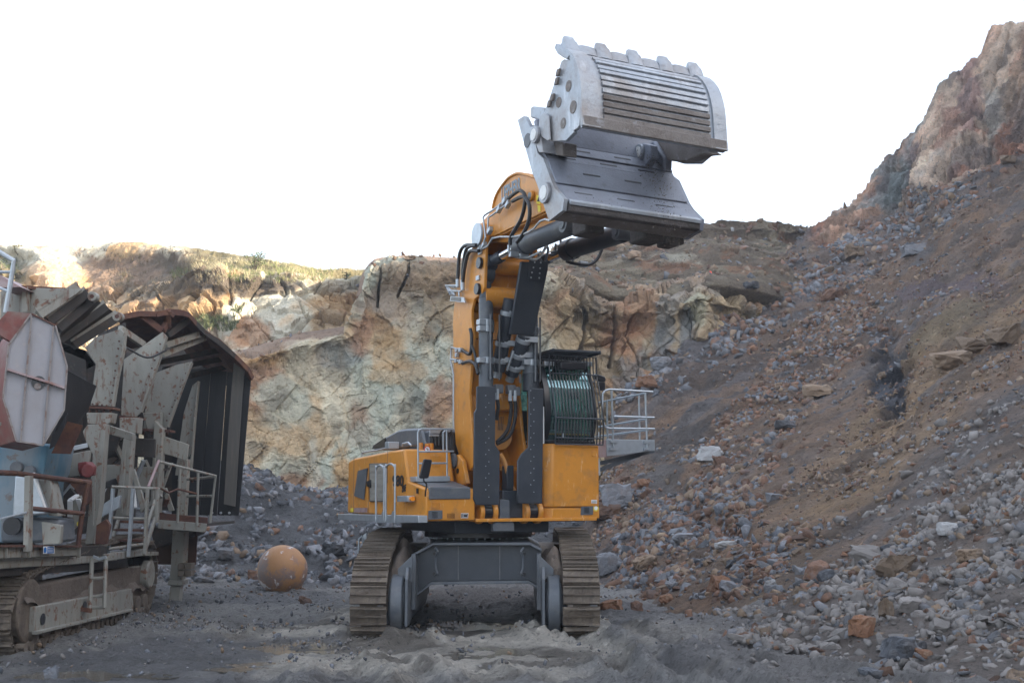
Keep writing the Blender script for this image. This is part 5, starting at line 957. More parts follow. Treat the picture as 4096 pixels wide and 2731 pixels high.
# guard cage on the windscreen
gp = [(2.1, 6.03), (2.12, 5.62), (2.26, 5.2), (2.36, 4.85), (2.4, 4.6), (2.4, 4.3), (2.37, 4.02)]
GD = MB(); GD.tube([L(s0c + .19, *q) for q in gp], .018); GD = part(GD, 'cab_guard', 'grey')
sg0, sg1 = s0c + .19, s1c + .06
for k in range(1, 16):
    s_ = sg0 + (sg1 - sg0) * k / 15; w_ = MB(); w_.tube([L(s_, *q) for q in gp], .0145 if k < 15 else .018, n=6); part(w_, 'guard_bar', 'blackp', parent=GD)
for i, r_ in ((0, .012), (1, .016), (4, .02), (5.5, .014), (6, .016)):
    q = np.array(gp[int(i)]) if i == int(i) else (np.array(gp[5]) + np.array(gp[6])) / 2; w_ = MB(); w_.tube([L(sg0, *q) + F * .02, L(sg1, *q) + F * .02], r_, n=6, sm=False); part(w_, 'guard_crossbar', 'grey', parent=GD)
# louvred visor on top
vz = S_(cC((915, 150), (1020, 93)), s0c)
v0 = U(cC((1020, 95))[0], t=1.25); a = [L(s0c - .1, .75, 5.97), L(s1c - .1, .75, 6.0), L(s1c + .0, 2.4, 6.12), L(s0c + .16, 2.4, 6.11)]
w_ = MB()
for i in range(9):
    f0, f1 = i / 9, (i + .62) / 9; p = [a[0] + (a[3] - a[0]) * f0, a[1] + (a[2] - a[1]) * f0, a[1] + (a[2] - a[1]) * f1, a[0] + (a[3] - a[0]) * f1]; w_ = MB(); w_.prism(p, Z * .03 + F * .02); part(w_, 'visor_slat', 'grey', parent=RF)
w_ = MB(); w_.bar(a[0], a[3], .05, .08); w_.bar(a[1], a[2], .05, .08); w_.bar(a[3], a[2], .05, .05); w_.bar(a[0], a[1], .05, .05); VS = part(w_, 'roof_guard_frame', 'grey', parent=RF, bevel=.006)
for q, r_ in (((1130, 228), .2), ((1215, 228), .2)): w_ = MB(); p = U(cC(q)[0], t=2.1); w_.box(p, R * .2, F * .1, Z * .09); part(w_, 'work_lamp', 'blackp', parent=RF, bevel=.03)
for q in ((1290, 212), (985, 210)): w_ = MB(); p = U(cC(q)[0], t=2.0); w_.box(p, R * .13, F * .06, Z * .05); part(w_, 'work_lamp', 'galv', parent=RF, bevel=.01)
w_ = MB(); w_.prism(T_(cC((915, 205), (975, 195), (968, 235), (915, 240)), 1.9), -F * .2); part(w_, 'lamp_bracket', 'white', parent=RF, bevel=.01)
w_ = MB(); w_.tube([L(s1c, 2.0, 5.45), U(cC((1375, 330))[0], t=1.9), U(cC((1420, 330))[0], t=1.9)], .02, sm=False); CM = part(w_, 'mirror_arm', 'blackp')
w_ = MB(); w_.prism(T_(cC((1362, 298), (1372, 287), (1440, 312), (1450, 330), (1445, 355), (1385, 340), (1365, 325)), 1.95), -F * .16); part(w_, 'cab_lamp', 'blackp', parent=CM, bevel=.02)
w_ = MB(); w_.prism(T_(cC((1385, 350), (1443, 358), (1443, 420), (1400, 425), (1390, 400)), 1.93), -F * .06); part(w_, 'cab_mirror', 'blackp', parent=CM, bevel=.015)
for q in ((1088, 800), (1375, 790)): w_ = MB(); p = U(cC(q)[0], t=2.3); w_.bar(p - R * .08, p + R * .05, .03, .03); w_.bar(p + R * .05, p + R * .05 + Z * .1, .025, .025); part(w_, 'guard_latch', 'galv', parent=GD)
# ---- cab side platform with rails
tn, tf = 1.75, .55
w_ = MB(); w_.prism(T_(cC((1452, 812), (1838, 818), (1840, 905), (1455, 948)), tn), -F * .03); PF = part(w_, 'platform_toe_board', 'galv', bevel=.006)
pl_ = [loc(p) for p in T_(cC((1455, 880), (1838, 880)), tn)]; w_ = MB(); w_.lbox(pl_[0][0] - .45, pl_[1][0], tf, tn - .04, pl_[0][2] - .03, pl_[0][2] + .03); part(w_, 'platform_floor', 'galv', parent=PF)
w_ = MB(); w_.prism(T_(cC((1375, 845), (1452, 815), (1452, 955), (1392, 958)), tn - .02), -F * .03); part(w_, 'platform_side_plate', 'pinkish', parent=PF)
def prl(pts, t, r=.026): w_ = MB(); w_.tube(T_(cC(*pts), t), r, sm=False); part(w_, 'platform_rail', 'galv', parent=PF)
prl(((1508, 890), (1492, 424)), tn + .02); prl(((1778, 895), (1762, 440)), tn + .02)
prl(((1500, 728), (1455, 722), (1432, 700), (1418, 640), (1420, 450), (1440, 424), (1475, 414), (1822, 434)), tn + .02); prl(((1510, 630), (1832, 640)), tn + .02); prl(((1500, 726), (1836, 730)), tn + .02)
def prl2(p, q): w_ = MB(); w_.tube([U(cC(p)[0], t=tf), U(cC(q)[0], t=tn)], .024, sm=False); part(w_, 'platform_rail', 'galv', parent=PF)
prl2((1385, 520), (1775, 442)); prl2((1390, 715), (1775, 650)); prl2((1380, 790), (1790, 738))
for x, yt_, yb_ in ((1455, 500, 830), (1712, 455, 815)): w_ = MB(); w_.tube(T_(cC((x, yt_), (x + 6, yb_)), (tf + tn) / 2 if x < 1600 else tn - .35), .024, sm=False); part(w_, 'platform_rail', 'galv', parent=PF)
for q in ((1510, 830), (1508, 888), (1780, 835), (1780, 890)): w_ = MB(); p = U(cC(q)[0], t=tn + .03); w_.box(p, R * .1, F * .03, Z * .03); part(w_, 'rail_clamp', 'galv', parent=PF)
for q in (((1395, 1005), (1560, 955), (1830, 905)), ((1400, 1055), (1600, 980), (1740, 925))): w_ = MB(); P_ = T_(cC(*q), tn - .3); w_.bar(P_[0], P_[-1], .06, .09); part(w_, 'platform_strut', 'grey_l', parent=PF)
w_ = MB(); w_.bar(*T_(cC((1388, 965), (1392, 1100)), tn - .2), .06, .06); part(w_, 'platform_mount', 'galv', parent=PF)
# grab handle on left far track side (folded step) and rear step
w_ = MB(); w_.tube([PY(1433, 2225, 28.6), PY(1436, 2155, 28.6), PY(1447, 2142, 28.6), PY(1452, 2160, 28.6), PY(1450, 2215, 28.6)], .022, sm=False); part(w_, 'track_step', 'galv')
w_ = MB(); w_.prism([PY(*q, 28.8) for q in ((1452, 2140), (1465, 2130), (1467, 2190), (1457, 2222), (1448, 2222))], np.array((0, .05, 0))); part(w_, 'step_plate', 'galv')
# =================================================================== OLD MOBILE CRUSHER on the left
CRX = -9.0; M['frame_grey'] = mat('grimy_frame_paint', (.22, .195, .185), .6, 0, [((.13, .06, .04), 6, .52, .6, .7)])
CR_ = thing('mobile_crusher', 'derelict rusty beige and blue crawler-mounted crusher with a battered hood and black rubber curtain', 'crusher', (-10.5, 27, 0))
def cp(mb, name, m, parent=None, bevel=0, **k): return mb.build(name, M[m] if isinstance(m, str) else m, parent or CR_, bevel=bevel, **k)
def Yp_(pts, Y): return [PY(x, y, Y) for x, y in pts]
def Xp_(pts, X): return [PX(x, y, X) for x, y in pts]
YV = np.array([0, 1., 0]); XV = np.array([1., 0, 0])
# crawler : belt and shoes
def zz(x, y, X=CRX): p = PX(x, y, X); return (p[1], p[2])
loop2 = [(22.5, .02), (22.1, .25), (21.95, .6), (22.1, 1.0), (22.6, 1.38), (24.2, 1.55), (26, 1.72), (28, 1.85), (29.6, 1.85), (30.6, 1.6), (30.9, 1.0), (30.7, .4), (30.2, .05)]
T2 = crawler(CR_, CRX - .75, CRX + .0, loop2, .30, 'track', holes=False)
w_ = MB(); q = [PX(*p, CRX + .06) for p in [(143, 2425), (530, 2352), (535, 2436), (330, 2490), (137, 2528)]]; w_.prism(q, XV * -.12); SF = cp(w_, 'track_side_frame', 'beige', bevel=.02)
w_ = MB(); a, b = PX(138, 2530, CRX + .1), PX(525, 2438, CRX + .1); w_.bar(a, b, .1, .06); cp(w_, 'frame_rail', 'beige', parent=SF, bevel=.01)
for q in ((171, 2475), (338, 2425)): w_ = MB(); p = PX(*q, CRX + .07); w_.cyl(p, p + XV * .01, .11, n=16); cp(w_, 'frame_hole', 'blackp', parent=SF)
w_ = MB(); w_.wbox(CRX - .6, CRX - .1, 22.6, 30.2, .25, 1.2); cp(w_, 'track_carrier', 'mud', bevel=.05)
G_ = []
for i in range(50):
    r_ = []
    for j in range(10):
        y = 22.6 + i * .155; x = CRX - .65 + j * .075; p = np.array([[x, y, 0.]]); r_.append((x, y, PX(143 + i * 7.8, 2425 - i * 1.47, CRX)[2] - .05 + .26 * math.sin(j / 9 * 3.14) + float(fbm(p, 2., 4, 160)[0]) * .3))
    G_.append(r_)
w_ = MB(); w_.add(np.array(G_).reshape(-1, 3), [(i * 10 + j, i * 10 + j + 1, (i + 1) * 10 + j + 1, (i + 1) * 10 + j) for i in range(49) for j in range(9)]); cp(w_, 'caked_dirt', 'mud', kind='stuff')
for i in range(13):
    y = 23.1 + i * .57; w_ = MB(); w_.cyl((CRX - .2, y, .3), (CRX + .02, y, .3), .19, n=14); cp(w_, 'track_roller', 'track', bevel=.02)
for i in range(26):
    y = 22.6 + i * .3; w_ = MB(); w_.cyl((CRX - .12, y, .1), (CRX + .04, y, .1), .10, n=8); cp(w_, 'chain_link', 'track')
w_ = MB(); w_.cyl((CRX - .4, 30.1, .95), (CRX + .08, 30.1, .95), .34, n=24); cp(w_, 'drive_hub', 'beige', bevel=.04)
w_ = MB(); w_.cyl((CRX - .4, 22.95, .75), (CRX - .05, 22.95, .75), .6, n=24); cp(w_, 'idler_wheel', 'track', bevel=.03)
# second crawler mostly hidden
w_ = MB(); w_.prism([np.array((CRX - 3.6, *q)) for q in loop2], XV * .7); cp(w_, 'far_crawler', 'track')
# main beams
def beam(pts, name='deck_beam', m='beige', d=.3, par=None, v=None, bev=.015): w_ = MB(); w_.prism(pts, (XV * -d) if v is None else v); return cp(w_, name, m, parent=par, bevel=bev)
BM = beam(Xp_([(0, 2182), (25, 2180), (25, 2232), (0, 2226)], CRX + .1) if 0 else Xp_([(-60, 2182), (318, 2186), (318, 2222), (200, 2224), (26, 2232), (-60, 2240)], CRX + .12), d=.12)
for x in (24, 118, 316): w_ = MB(); w_.bar(PX(x, 2180, CRX + .15), PX(x, 2228, CRX + .15), .05, .05); cp(w_, 'beam_rib', 'beige', parent=BM)
w_ = MB(); w_.bar(PX(-60, 2182, CRX + .16), PX(318, 2184, CRX + .16), .1, .04); cp(w_, 'beam_flange', 'rust', parent=BM)
beam(Xp_([(-60, 2232), (110, 2228), (314, 2224), (470, 2218), (470, 2240), (300, 2256), (0, 2274), (-60, 2278)], CRX), d=.2)
beam([PX(*q, CRX - .1) for q in ((-60, 2250), (600, 2215), (600, 2260), (300, 2285), (-60, 2310))], 'chassis', 'dkrust', d=2.8)
w_ = MB(); w_.prism([PX(*q, CRX + .22) for q in ((173, 2184), (216, 2183), (216, 2213), (172, 2214))], XV * .01); SGN_ = cp(w_, 'safety_sign', 'label_w', parent=None)
w_ = MB(); w_.prism([PX(*q, CRX + .235) for q in ((190, 2186), (214, 2185), (214, 2211), (189, 2212))], XV * .006); cp(w_, 'sign_panel', 'sign', parent=SGN_)
w_ = MB(); p = PX(180, 2199, CRX + .235); w_.cyl(p, p + XV * .006, .055, n=20); cp(w_, 'sign_symbol', 'sign', parent=SGN_)
for y in (2191, 2198, 2205): w_ = MB(); w_.bar(PX(192, y, CRX + .245), PX(211, y, CRX + .245), .004, .012, up=Z); cp(w_, 'sign_print', 'label_w', parent=SGN_)
# floor plates
w_ = MB(); w_.prism([PX(*q, CRX) for q in ((320, 2185), (425, 2180), (430, 2225), (318, 2222))], XV * -1.5); cp(w_, 'deck_plate', 'dkrust', bevel=.01)
w_ = MB(); w_.prism([PX(*q, CRX + .25) for q in ((432, 2215), (590, 2192), (592, 2218), (434, 2242))], XV * -.12); cp(w_, 'stair_stringer', 'beige', bevel=.008)
w_ = MB(); w_.prism([PX(*q, CRX - .1) for q in ((510, 2225), (620, 2205), (610, 2270), (512, 2270))], XV * -1.2); cp(w_, 'lower_gusset', 'beige', bevel=.01)
w_ = MB(); w_.prism([PX(*q, CRX + .1) for q in ((585, 2205), (635, 2205), (635, 2220), (585, 2222))], XV * -.3); cp(w_, 'lower_plate', 'beige', bevel=.01)
# raised platform at the rear right
w_ = MB(); P_ = Yp_(lB((1275, 800), (1660, 838), (1655, 915), (1620, 925), (1275, 890)), 30.5); w_.prism(P_, YV * .06); cp(w_, 'platform_edge', 'rust', bevel=.01)
w_ = MB(); w_.prism([P_[0] - Z * .3, P_[1] - Z * .15, P_[1] - Z * .22, P_[0] - Z * .38], YV * 3.); cp(w_, 'platform_floor', 'dkrust')
w_ = MB(); w_.bar(P_[0] - Z * .28 - YV * .04, P_[2] - YV * .04 - Z * .02, .05, .22); cp(w_, 'platform_beam', 'beige', bevel=.01)
# stairs
for i, (y0, x0, x1) in enumerate(((870, 960, 1165), (935, 935, 1165), (1015, 890, 1150))): w_ = MB(); w_.bar(PY(*lB((x0, y0))[0], 29.3 - i * .6), PY(*lB((x1, y0 + 5))[0], 29.3 - i * .6), .5, .05); cp(w_, 'stair_tread', 'rust')
for a, b, w in (((1240, 850), (1150, 1130), .12), ((950, 850), (870, 1100), .1), ((1240, 700), (1160, 960), .06)): w_ = MB(); w_.bar(PY(*lB(a)[0], 29), PY(*lB(b)[0], 27.8), .06, w); cp(w_, 'stair_string', 'beige', bevel=.006)
# rails
def crail(pts, Y, r=.035, m='beige', name='hand_rail'): w_ = MB(); w_.tube(Yp_(lB(*pts), Y) if not isinstance(Y, tuple) else [PY(*p, yy) for p, yy in zip(lB(*pts), Y)], r, sm=False); cp(w_, name, m)
crail(((890, 592), (1275, 608)), (27.4, 28.2)); crail(((900, 840), (1160, 850)), (27.4, 28.0)); crail(((865, 1090), (1145, 1050)), (27.2, 27.8))
for a, b in (((905, 600), (865, 1140)), ((1065, 605), (1028, 1150)), ((1180, 610), (1160, 1130)), ((1262, 610), (1255, 860))): w_ = MB(); w_.bar(PY(*lB(a)[0], 27.5), PY(*lB(b)[0], 27.5), .06, .13, up=YV); cp(w_, 'rail_post', 'galv' if a[0] < 1100 else 'beige', bevel=.006)
crail(((1185, 595), (1270, 385)), (28.2, 29.), m='pinkish'); crail(((1270, 390), (1725, 505), (1680, 880)), (29., 30.4, 30.4)); crail(((1430, 540), (1720, 510)), (31.5, 30.4)); crail(((1450, 670), (1700, 665)), (31.5, 30.4)); crail(((1275, 395), (1255, 880)), 29.2)
for a, b in (((1585, 480), (1575, 900)), ((1440, 440), (1420, 880))): crail((a, b), 30.4)
crail(((1275, 600), (1350, 640), (1420, 610), (1580, 650)), (29, 29.6, 30, 30.4), r=.025, m='rust')
# left hand rail in front (nearest)
crail(((-30, 478), (130, 485), (720, 560)), (21, 22, 24.5), r=.05, m='rust'); crail(((250, 765), (655, 805)), (22.3, 24), r=.045, m='rust'); crail(((0, 850), (240, 790)), (21.3, 22), r=.02, m='galv')
w_ = MB(); w_.bar(PY(*lB((232, 505))[0], 22), PY(*lB((222, 1110))[0], 22), .1, .19, up=YV); cp(w_, 'rail_post', 'beige', bevel=.01)
w_ = MB(); w_.tube(Yp_(lB((705, 560), (665, 760), (650, 850), (625, 1060)), 24.2), .05, sm=False); cp(w_, 'rail_post', 'rust')
w_ = MB(); w_.prism(Yp_(lB((510, 515), (730, 530), (735, 700), (690, 740), (660, 720), (600, 610)), 24.8), YV * .03); cp(w_, 'rusty_plate', 'rust')
crail(((-5, 1490 - 1400), (5, 90)), 21.3)
w_ = MB(); w_.tube(Yp_(lA((-30, 100), (0, 120), (110, 185), (95, 300), (45, 600)), 21.6), .045, sm=False); cp(w_, 'upper_rail', 'galv'); w_ = MB(); w_.tube(Yp_(lA((-30, 275), (90, 277)), 21.6), .03, sm=False); cp(w_, 'upper_rail', 'galv'); w_ = MB(); w_.tube(Yp_(lA((-30, 390), (10, 410), (70, 432)), 21.6), .03); cp(w_, 'upper_rail', 'galv')
# ladder
for a, b in (((735, 1160), (720, 1580)), ((848, 1150), (835, 1560))): w_ = MB(); w_.tube([PY(*lB(a)[0], 25.6), PY(*lB(b)[0], 25.4)], .045, sm=False); LD = cp(w_, 'ladder_rail', 'rust' if 0 else 'beige')
for y in (1325, 1470, 1560): w_ = MB(); w_.tube([PY(*lB((722, y))[0], 25.5), PY(*lB((842, y - 5))[0], 25.5)], .035, sm=False); cp(w_, 'ladder_rung', 'beige')
w_ = MB(); w_.prism(Yp_([(310, 2428), (362, 2432), (362, 2450), (312, 2442)], 25.3), YV * .1); cp(w_, 'ladder_foot', 'rust')
w_ = MB(); w_.prism(Yp_(lB((745, 1140), (790, 1160), (845, 1140), (850, 1165), (795, 1180), (745, 1160)), 25.5), YV * .05); cp(w_, 'bent_plate', 'galv')
# columns
COLS = [(((825, 0), (845, 0), (800, 560), (760, 1060), (735, 1060)), 26.0), ]
def column(poly, Y, d=.3, m='beige', name='column', face=None):
    w_ = MB(); w_.prism(Yp_(lB(*poly), Y), YV * d); return cp(w_, name, m, bevel=.012)
column(((700, 95), (845, 90), (800, 700), (745, 1050), (680, 1050), (715, 700), (740, 330), (690, 240), (660, 150)), 26.2)
column(((985, 205), (1060, 180), (1010, 825), (920, 830)), 28.0); column(((850, 95), (1060, 165), (1058, 225), (1025, 215), (850, 165)), 27.2, d=.25, name='header_beam')
column(((1235, 60), (1300, 130), (1285, 560), (1265, 850), (1195, 850)), 30.6); column(((1300, 185), (1510, 255), (1490, 385), (1375, 345), (1310, 330)), 30.8, d=.1, name='header_plate')
column(((1440, 380), (1500, 370), (1490, 600), (1475, 850), (1410, 850)), 31.2)
column(((1355, 400), (1380, 400), (1330, 540), (1285, 660), (1270, 650)), 31, d=.1, name='brace'); column(((1040, 450), (1075, 450), (1165, 750), (1130, 800)), 29, d=.1, name='brace'); column(((1295, 600), (1330, 600), (1390, 780), (1350, 790)), 31, d=.1, name='brace')
for (x0, x1, y, Yc) in ((700, 905, 1345, 26.6), (950, 1115, 1425, 28.6), (1130, 1360, 1525, 30.8), (1430, 1560, 1910, 33)):
    w_ = MB(); w_.prism(Yp_(lA((x0, y), (x1, y + 12), (x1, y + 30), (x0, y + 20)), Yc), YV * .5); FL = cp(w_, 'column_flange', 'rust', bevel=.006)
    for k in range(4): b_ = MB(); p = PY(*lA((x0 + 20 + k * (x1 - x0 - 40) / 3, y + 26))[0], Yc + .1); b_.cyl(p, p - Z * .08, .03, n=6); cp(b_, 'flange_bolt', 'rust', parent=FL)
column(((785, 0), (895, 0), (880, 80), (850, 95), (700, 90), (690, 0)), 26.5, d=.4); column(((955, 40), (1105, 40), (1095, 165), (1000, 155), (955, 130)), 28.4, d=.4); column(((1140, 0), (1300, 0), (1300, 130), (1180, 140)), 30.9, d=.4)
# sloping side plates (gussets)
def gus(poly, Y, edge, m='beige'):
    w_ = MB(); P_ = Yp_(lA(*poly), Y); w_.prism(P_, YV * .03); o_ = cp(w_, 'hopper_gusset', m, bevel=.006)
    w_ = MB(); a = Yp_(lA(*edge), Y - .06)
    for p, q in zip(a[:-1], a[1:]): w_.bar(p, q, .18, .035, up=XV)
    cp(w_, 'gusset_flange', 'beige', parent=o_)
gus(((960, 730), (1005, 770), (990, 900), (940, 1130), (900, 1350), (725, 1340), (740, 1200), (765, 1010), (680, 880), (760, 800)), 26.8, ((1002, 765), (990, 900), (940, 1130), (905, 1350)))
gus(((1300, 755), (1335, 790), (1290, 930), (1130, 1395), (1090, 1435), (965, 1420), (985, 1100), (990, 975)), 28.8, ((1333, 790), (1285, 945), (1130, 1395)))
gus(((1538, 990), (1525, 1050), (1440, 1250), (1345, 1515), (1145, 1525), (1180, 1200), (1250, 1080), (1400, 1020)), 31., ((1535, 1000), (1440, 1250), (1345, 1515)))
gus(((1580, 1150), (1560, 1300), (1540, 1700), (1430, 1900), (1400, 1900), (1470, 1400), (1540, 1180)), 33.2, ((1590, 1150), (1565, 1400), (1530, 1850)), 'beige')
# ribbed hopper wall at upper left
w_ = MB(); w_.prism(Yp_(lA((200, 400), (655, 415), (600, 460), (330, 625), (200, 600)), 24.2), YV * .05); HW = cp(w_, 'hopper_plate', 'beige', bevel=.01)
w_ = MB(); w_.bar(PY(*lA((160, 398))[0], 24.), PY(*lA((690, 425))[0], 25.2), .15, .06); cp(w_, 'hopper_rim', 'rust', parent=HW)
w_ = MB(); w_.bar(PY(*lA((208, 400))[0], 24.1), PY(*lA((205, 600))[0], 24.1), .12, .12, up=YV); cp(w_, 'hopper_rib', 'beige', parent=HW)
w_ = MB(); w_.prism(Yp_(lA((0, 430), (200, 420), (200, 600), (0, 700)), 24.4), YV * .05); cp(w_, 'hopper_plate', 'beige')
w_ = MB(); w_.prism(Yp_(lA((-20, 300), (0, 300), (165, 395), (-20, 400)), 23.5), YV * 1); cp(w_, 'upper_chute', 'pinkish')
top_ = [((655, 415), (330, 630)), ((770, 490), (480, 740)), ((865, 560), (490, 830)), ((960, 640), (600, 870))]
tops = [(PY(*lA(a)[0], 24.6 + i * .55), PY(*lA(b)[0], 24.2 + i * .5)) for i, (a, b) in enumerate(top_)]
for i in range(3):
    (a, b), (c_, d_) = tops[i], tops[i + 1]; w_ = MB(); w_.prism([a, c_, d_, b], np.array((-.02, .06, .0))); cp(w_, 'ribbed_hopper_panel', 'dkrust')
for i, (a, b) in enumerate(tops + [((tops[0][0] + tops[1][0]) / 2, (tops[0][1] + tops[1][1]) / 2)]):
    w_ = MB(); w_.bar(a - YV * .15, b - YV * .15, .22, .2); cp(w_, 'hopper_channel', 'dkrust' if i else 'beige', bevel=.015)
    w_ = MB(); w_.bar(a - YV * .28 + Z * .09, b - YV * .28 + Z * .09, .03, .07); cp(w_, 'channel_edge', 'beige')
for q in ((735, 470), (935, 630)): w_ = MB(); p = PY(*lA(q)[0], 24.6); w_.cyl(p, p + YV * .2, .1, n=16); cp(w_, 'hopper_lug', 'beige', bevel=.01); w_ = MB(); w_.cyl(p - YV * .01, p, .045, n=12); cp(w_, 'lug_hole', 'rust')
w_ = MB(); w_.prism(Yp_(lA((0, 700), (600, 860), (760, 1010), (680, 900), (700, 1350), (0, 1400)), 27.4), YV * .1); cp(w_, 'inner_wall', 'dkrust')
# battered hood : rusty skin on an arched section, open toward us
YH0, YH1 = 29.2, 37.0
prof_l = lA((965, 640), (1120, 610), (1250, 615), (1340, 600), (1460, 605), (1510, 620), (1570, 690), (1640, 760), (1750, 840), (1880, 950), (1990, 1060), (2022, 1130))
dY = [0, .3, .5, .8, 1.2, 1.4, 1.9, 2.4, 3., 3.6, 4.1, 4.3]
front_ = [PY(x, y, YH0 + d_) for (x, y), d_ in zip(prof_l, dY)]
w_ = MB(); nrow = 7; vs = []; rs = random.Random(4)
for k in range(nrow):
    for i, p in enumerate(front_): vs.append(p + YV * (k * .8) + XV * (-.26 * k) + Z * (rs.uniform(-.06, .06) - .04 * k) + XV * rs.uniform(-.03, .03))
npf = len(front_); vs2 = [v + Z * .05 + XV * .02 for v in vs]; n0 = len(vs)
fs = [(k * npf + i, k * npf + i + 1, (k + 1) * npf + i + 1, (k + 1) * npf + i) for k in range(nrow - 1) for i in range(npf - 1)]; fs2 = [tuple(q + n0 for q in f) for f in fs]
ed = [(i, i + 1, i + 1 + n0, i + n0) for i in range(npf - 1)]
w_.add(vs + vs2, fs + fs2 + ed); HD = w_.build('hood_skin', M['rust'], CR_, flat=True)
for i in range(npf - 1): w_ = MB(); w_.bar(front_[i] - YV * .03, front_[i + 1] - YV * .03, .05, .14); cp(w_, 'hood_rim', 'rust' if i < 6 or i > 8 else 'dkrust', parent=HD, bevel=.006)
for a, b, ya, yb_, m_ in (((1130, 625), (1290, 745), 29.6, 30, 'rust'), ((1345, 580), (1350, 720), 30, 30.3, 'rust'), ((1300, 745), (1355, 640), 30, 30.4, 'rust'), ((960, 730), (1150, 860), 28.5, 29.5, 'beige'), ((1325, 860), (1590, 775), 30.8, 31.6, 'beige'), ((1300, 935), (1640, 800), 31, 32, 'beige'), ((1340, 780), (1510, 660), 30.5, 31, 'dkrust'),
                          ((1270, 1000), (1760, 900), 32, 33.5, 'dkrust'), ((1300, 1060), (1830, 960), 33, 34.5, 'dkrust'), ((1500, 1110), (1900, 1010), 34, 35.5, 'dkrust')):
    w_ = MB(); w_.bar(PY(*lA(a)[0], ya), PY(*lA(b)[0], yb_), .12, .16); cp(w_, 'hood_rafter', m_, bevel=.01)
w_ = MB(); w_.prism(Yp_(lA((1330, 570), (1400, 615), (1385, 640), (1345, 600)), 30), YV * .04); cp(w_, 'torn_flap', 'rust')
# dark box added for the shaded interior behind the hood
w_ = MB(); w_.wbox(-14.5, -11.2, 25.5, 36, 2.2, 6.3); cp(w_, 'dark_interior_box', 'dkrust')
# rubber curtain strips at the right end of the hood
tp_x = [1385, 1470, 1560, 1683, 1692, 1750, 1811, 1822, 1880, 1950, 2008]; bt_x = [1375, 1420, 1480, 1590, 1598, 1660, 1732, 1741, 1790, 1850, 1908]
for i in range(10):
    if i in (3, 6): continue
    Y = 35.6 - i * .17; f_ = (i - 0) / 9; yt_ = 1100 + 45 * f_
    w_ = MB(); w_.prism(Yp_(lA((tp_x[i] - 3, yt_ - 60), (tp_x[i + 1] + 3, yt_ - 55), (bt_x[i + 1] + 2, 2222), (bt_x[i] - 2, 2218)), Y), YV * .04); cp(w_, 'rubber_strip', 'rubber')
w_ = MB(); w_.prism(Yp_(lA((1675, 1290), (1700, 1290), (1610, 2210), (1580, 2210)), 35.3), YV * .03); cp(w_, 'rubber_strip', 'rubber')
w_ = MB(); P_ = Yp_(lA((1870, 1000), (1955, 1060), (1935, 1300), (1880, 2150), (1790, 2130), (1830, 1500)), 33.6); w_.prism(P_, YV * .04); cp(w_, 'worn_rubber_strip', 'rubber_w')
for x, y in ((1697, 2200), (1768, 2200), (1835, 2200)): w_ = MB(); p = PY(*lA((x, y))[0], 33.85); w_.cyl(p, p - YV * .03, .035, n=8); cp(w_, 'strip_bolt', 'galv')
w_ = MB(); w_.prism(Yp_(lA((1395, 1400), (1480, 1400), (1500, 2200), (1385, 2200)), 35.9), YV * .04); cp(w_, 'curtain_backing', 'grey')
w_ = MB(); w_.prism(Yp_([(480, 1290), (745, 1266), (850, 1355), (985, 1505), (975, 1540), (700, 1545), (690, 2040), (575, 2040), (575, 1740), (480, 1700)], 36.9), YV * .1); cp(w_, 'hood_shade_sheet', 'dkrust')  # dark sheet added in place of the shade inside the hood
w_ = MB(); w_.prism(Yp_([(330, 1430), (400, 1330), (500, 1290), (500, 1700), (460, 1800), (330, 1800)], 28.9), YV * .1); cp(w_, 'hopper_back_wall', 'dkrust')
# octagonal mesh guard with its drum
oc = [(125, 1255), (222, 1302), (268, 1465), (256, 1640), (172, 1781), (66, 1763), (12, 1590), (35, 1378)]
n_oc = nrm(np.array([.45, -1, .05])); oc0 = PY(140, 1520, 21.6)
def ocp(q, off=0.): d_ = ray(*q); k = ((oc0 + n_oc * off - E0) @ n_oc) / (d_ @ n_oc); return E0 + d_ * k
OG = MB(); OG.prism([ocp(q) for q in oc], -n_oc * .04); OG = cp(OG, 'mesh_guard', 'mesh_w')
w_ = MB(); w_.prism([ocp(q, -.06) - 0 for q in oc], -n_oc * 1.3 - XV * .3); cp(w_, 'drum_casing', 'red', bevel=.02)
for i in range(8): w_ = MB(); w_.bar(ocp(oc[i], .02), ocp(oc[(i + 1) % 8], .02), .03, .05, up=n_oc); cp(w_, 'guard_frame', 'rust' if i < 1 else 'frame_grey', parent=OG)
for a, b in (((126, 1262), (82, 1770)), ((214, 1305), (173, 1775))): w_ = MB(); w_.bar(ocp(a, .03), ocp(b, .03), .03, .06, up=n_oc); cp(w_, 'guard_strut', 'frame_grey', parent=OG)
for i in range(3):
    a, b = [((30, 1478), (105, 1502)), ((107, 1503), (195, 1530)), ((197, 1531), (257, 1552))][i]; w_ = MB(); w_.bar(ocp(a, .05), ocp(b, .05), .04, .13, up=n_oc); ST = cp(w_, 'guard_crossbar', 'pinkish', parent=OG)
for k in range(12):
    x = 38 + k * 19; w_ = MB(); p = ocp((x, 1480 + (x - 30) * .33), .075); w_.cyl(p, p + n_oc * .02, .016, n=6); cp(w_, 'guard_bolt', 'rust', parent=OG)
w_ = MB(); p = ocp((154, 1530), .01); w_.cyl(p, p + n_oc * .02, .12, n=24); cp(w_, 'shaft_hole', 'blackp', parent=OG); w_ = MB(); p = ocp((150, 1545), .02); w_.cyl(p, p + n_oc * .02, .06, n=20); cp(w_, 'shaft_end', 'frame_grey', parent=OG)
w_ = MB(); w_.prism([ocp((x, y), -.05) for x, y in ((30, 1245), (125, 1252), (50, 1370), (0, 1340), (-20, 1300))], -n_oc * .2); cp(w_, 'casing_cover', 'red')
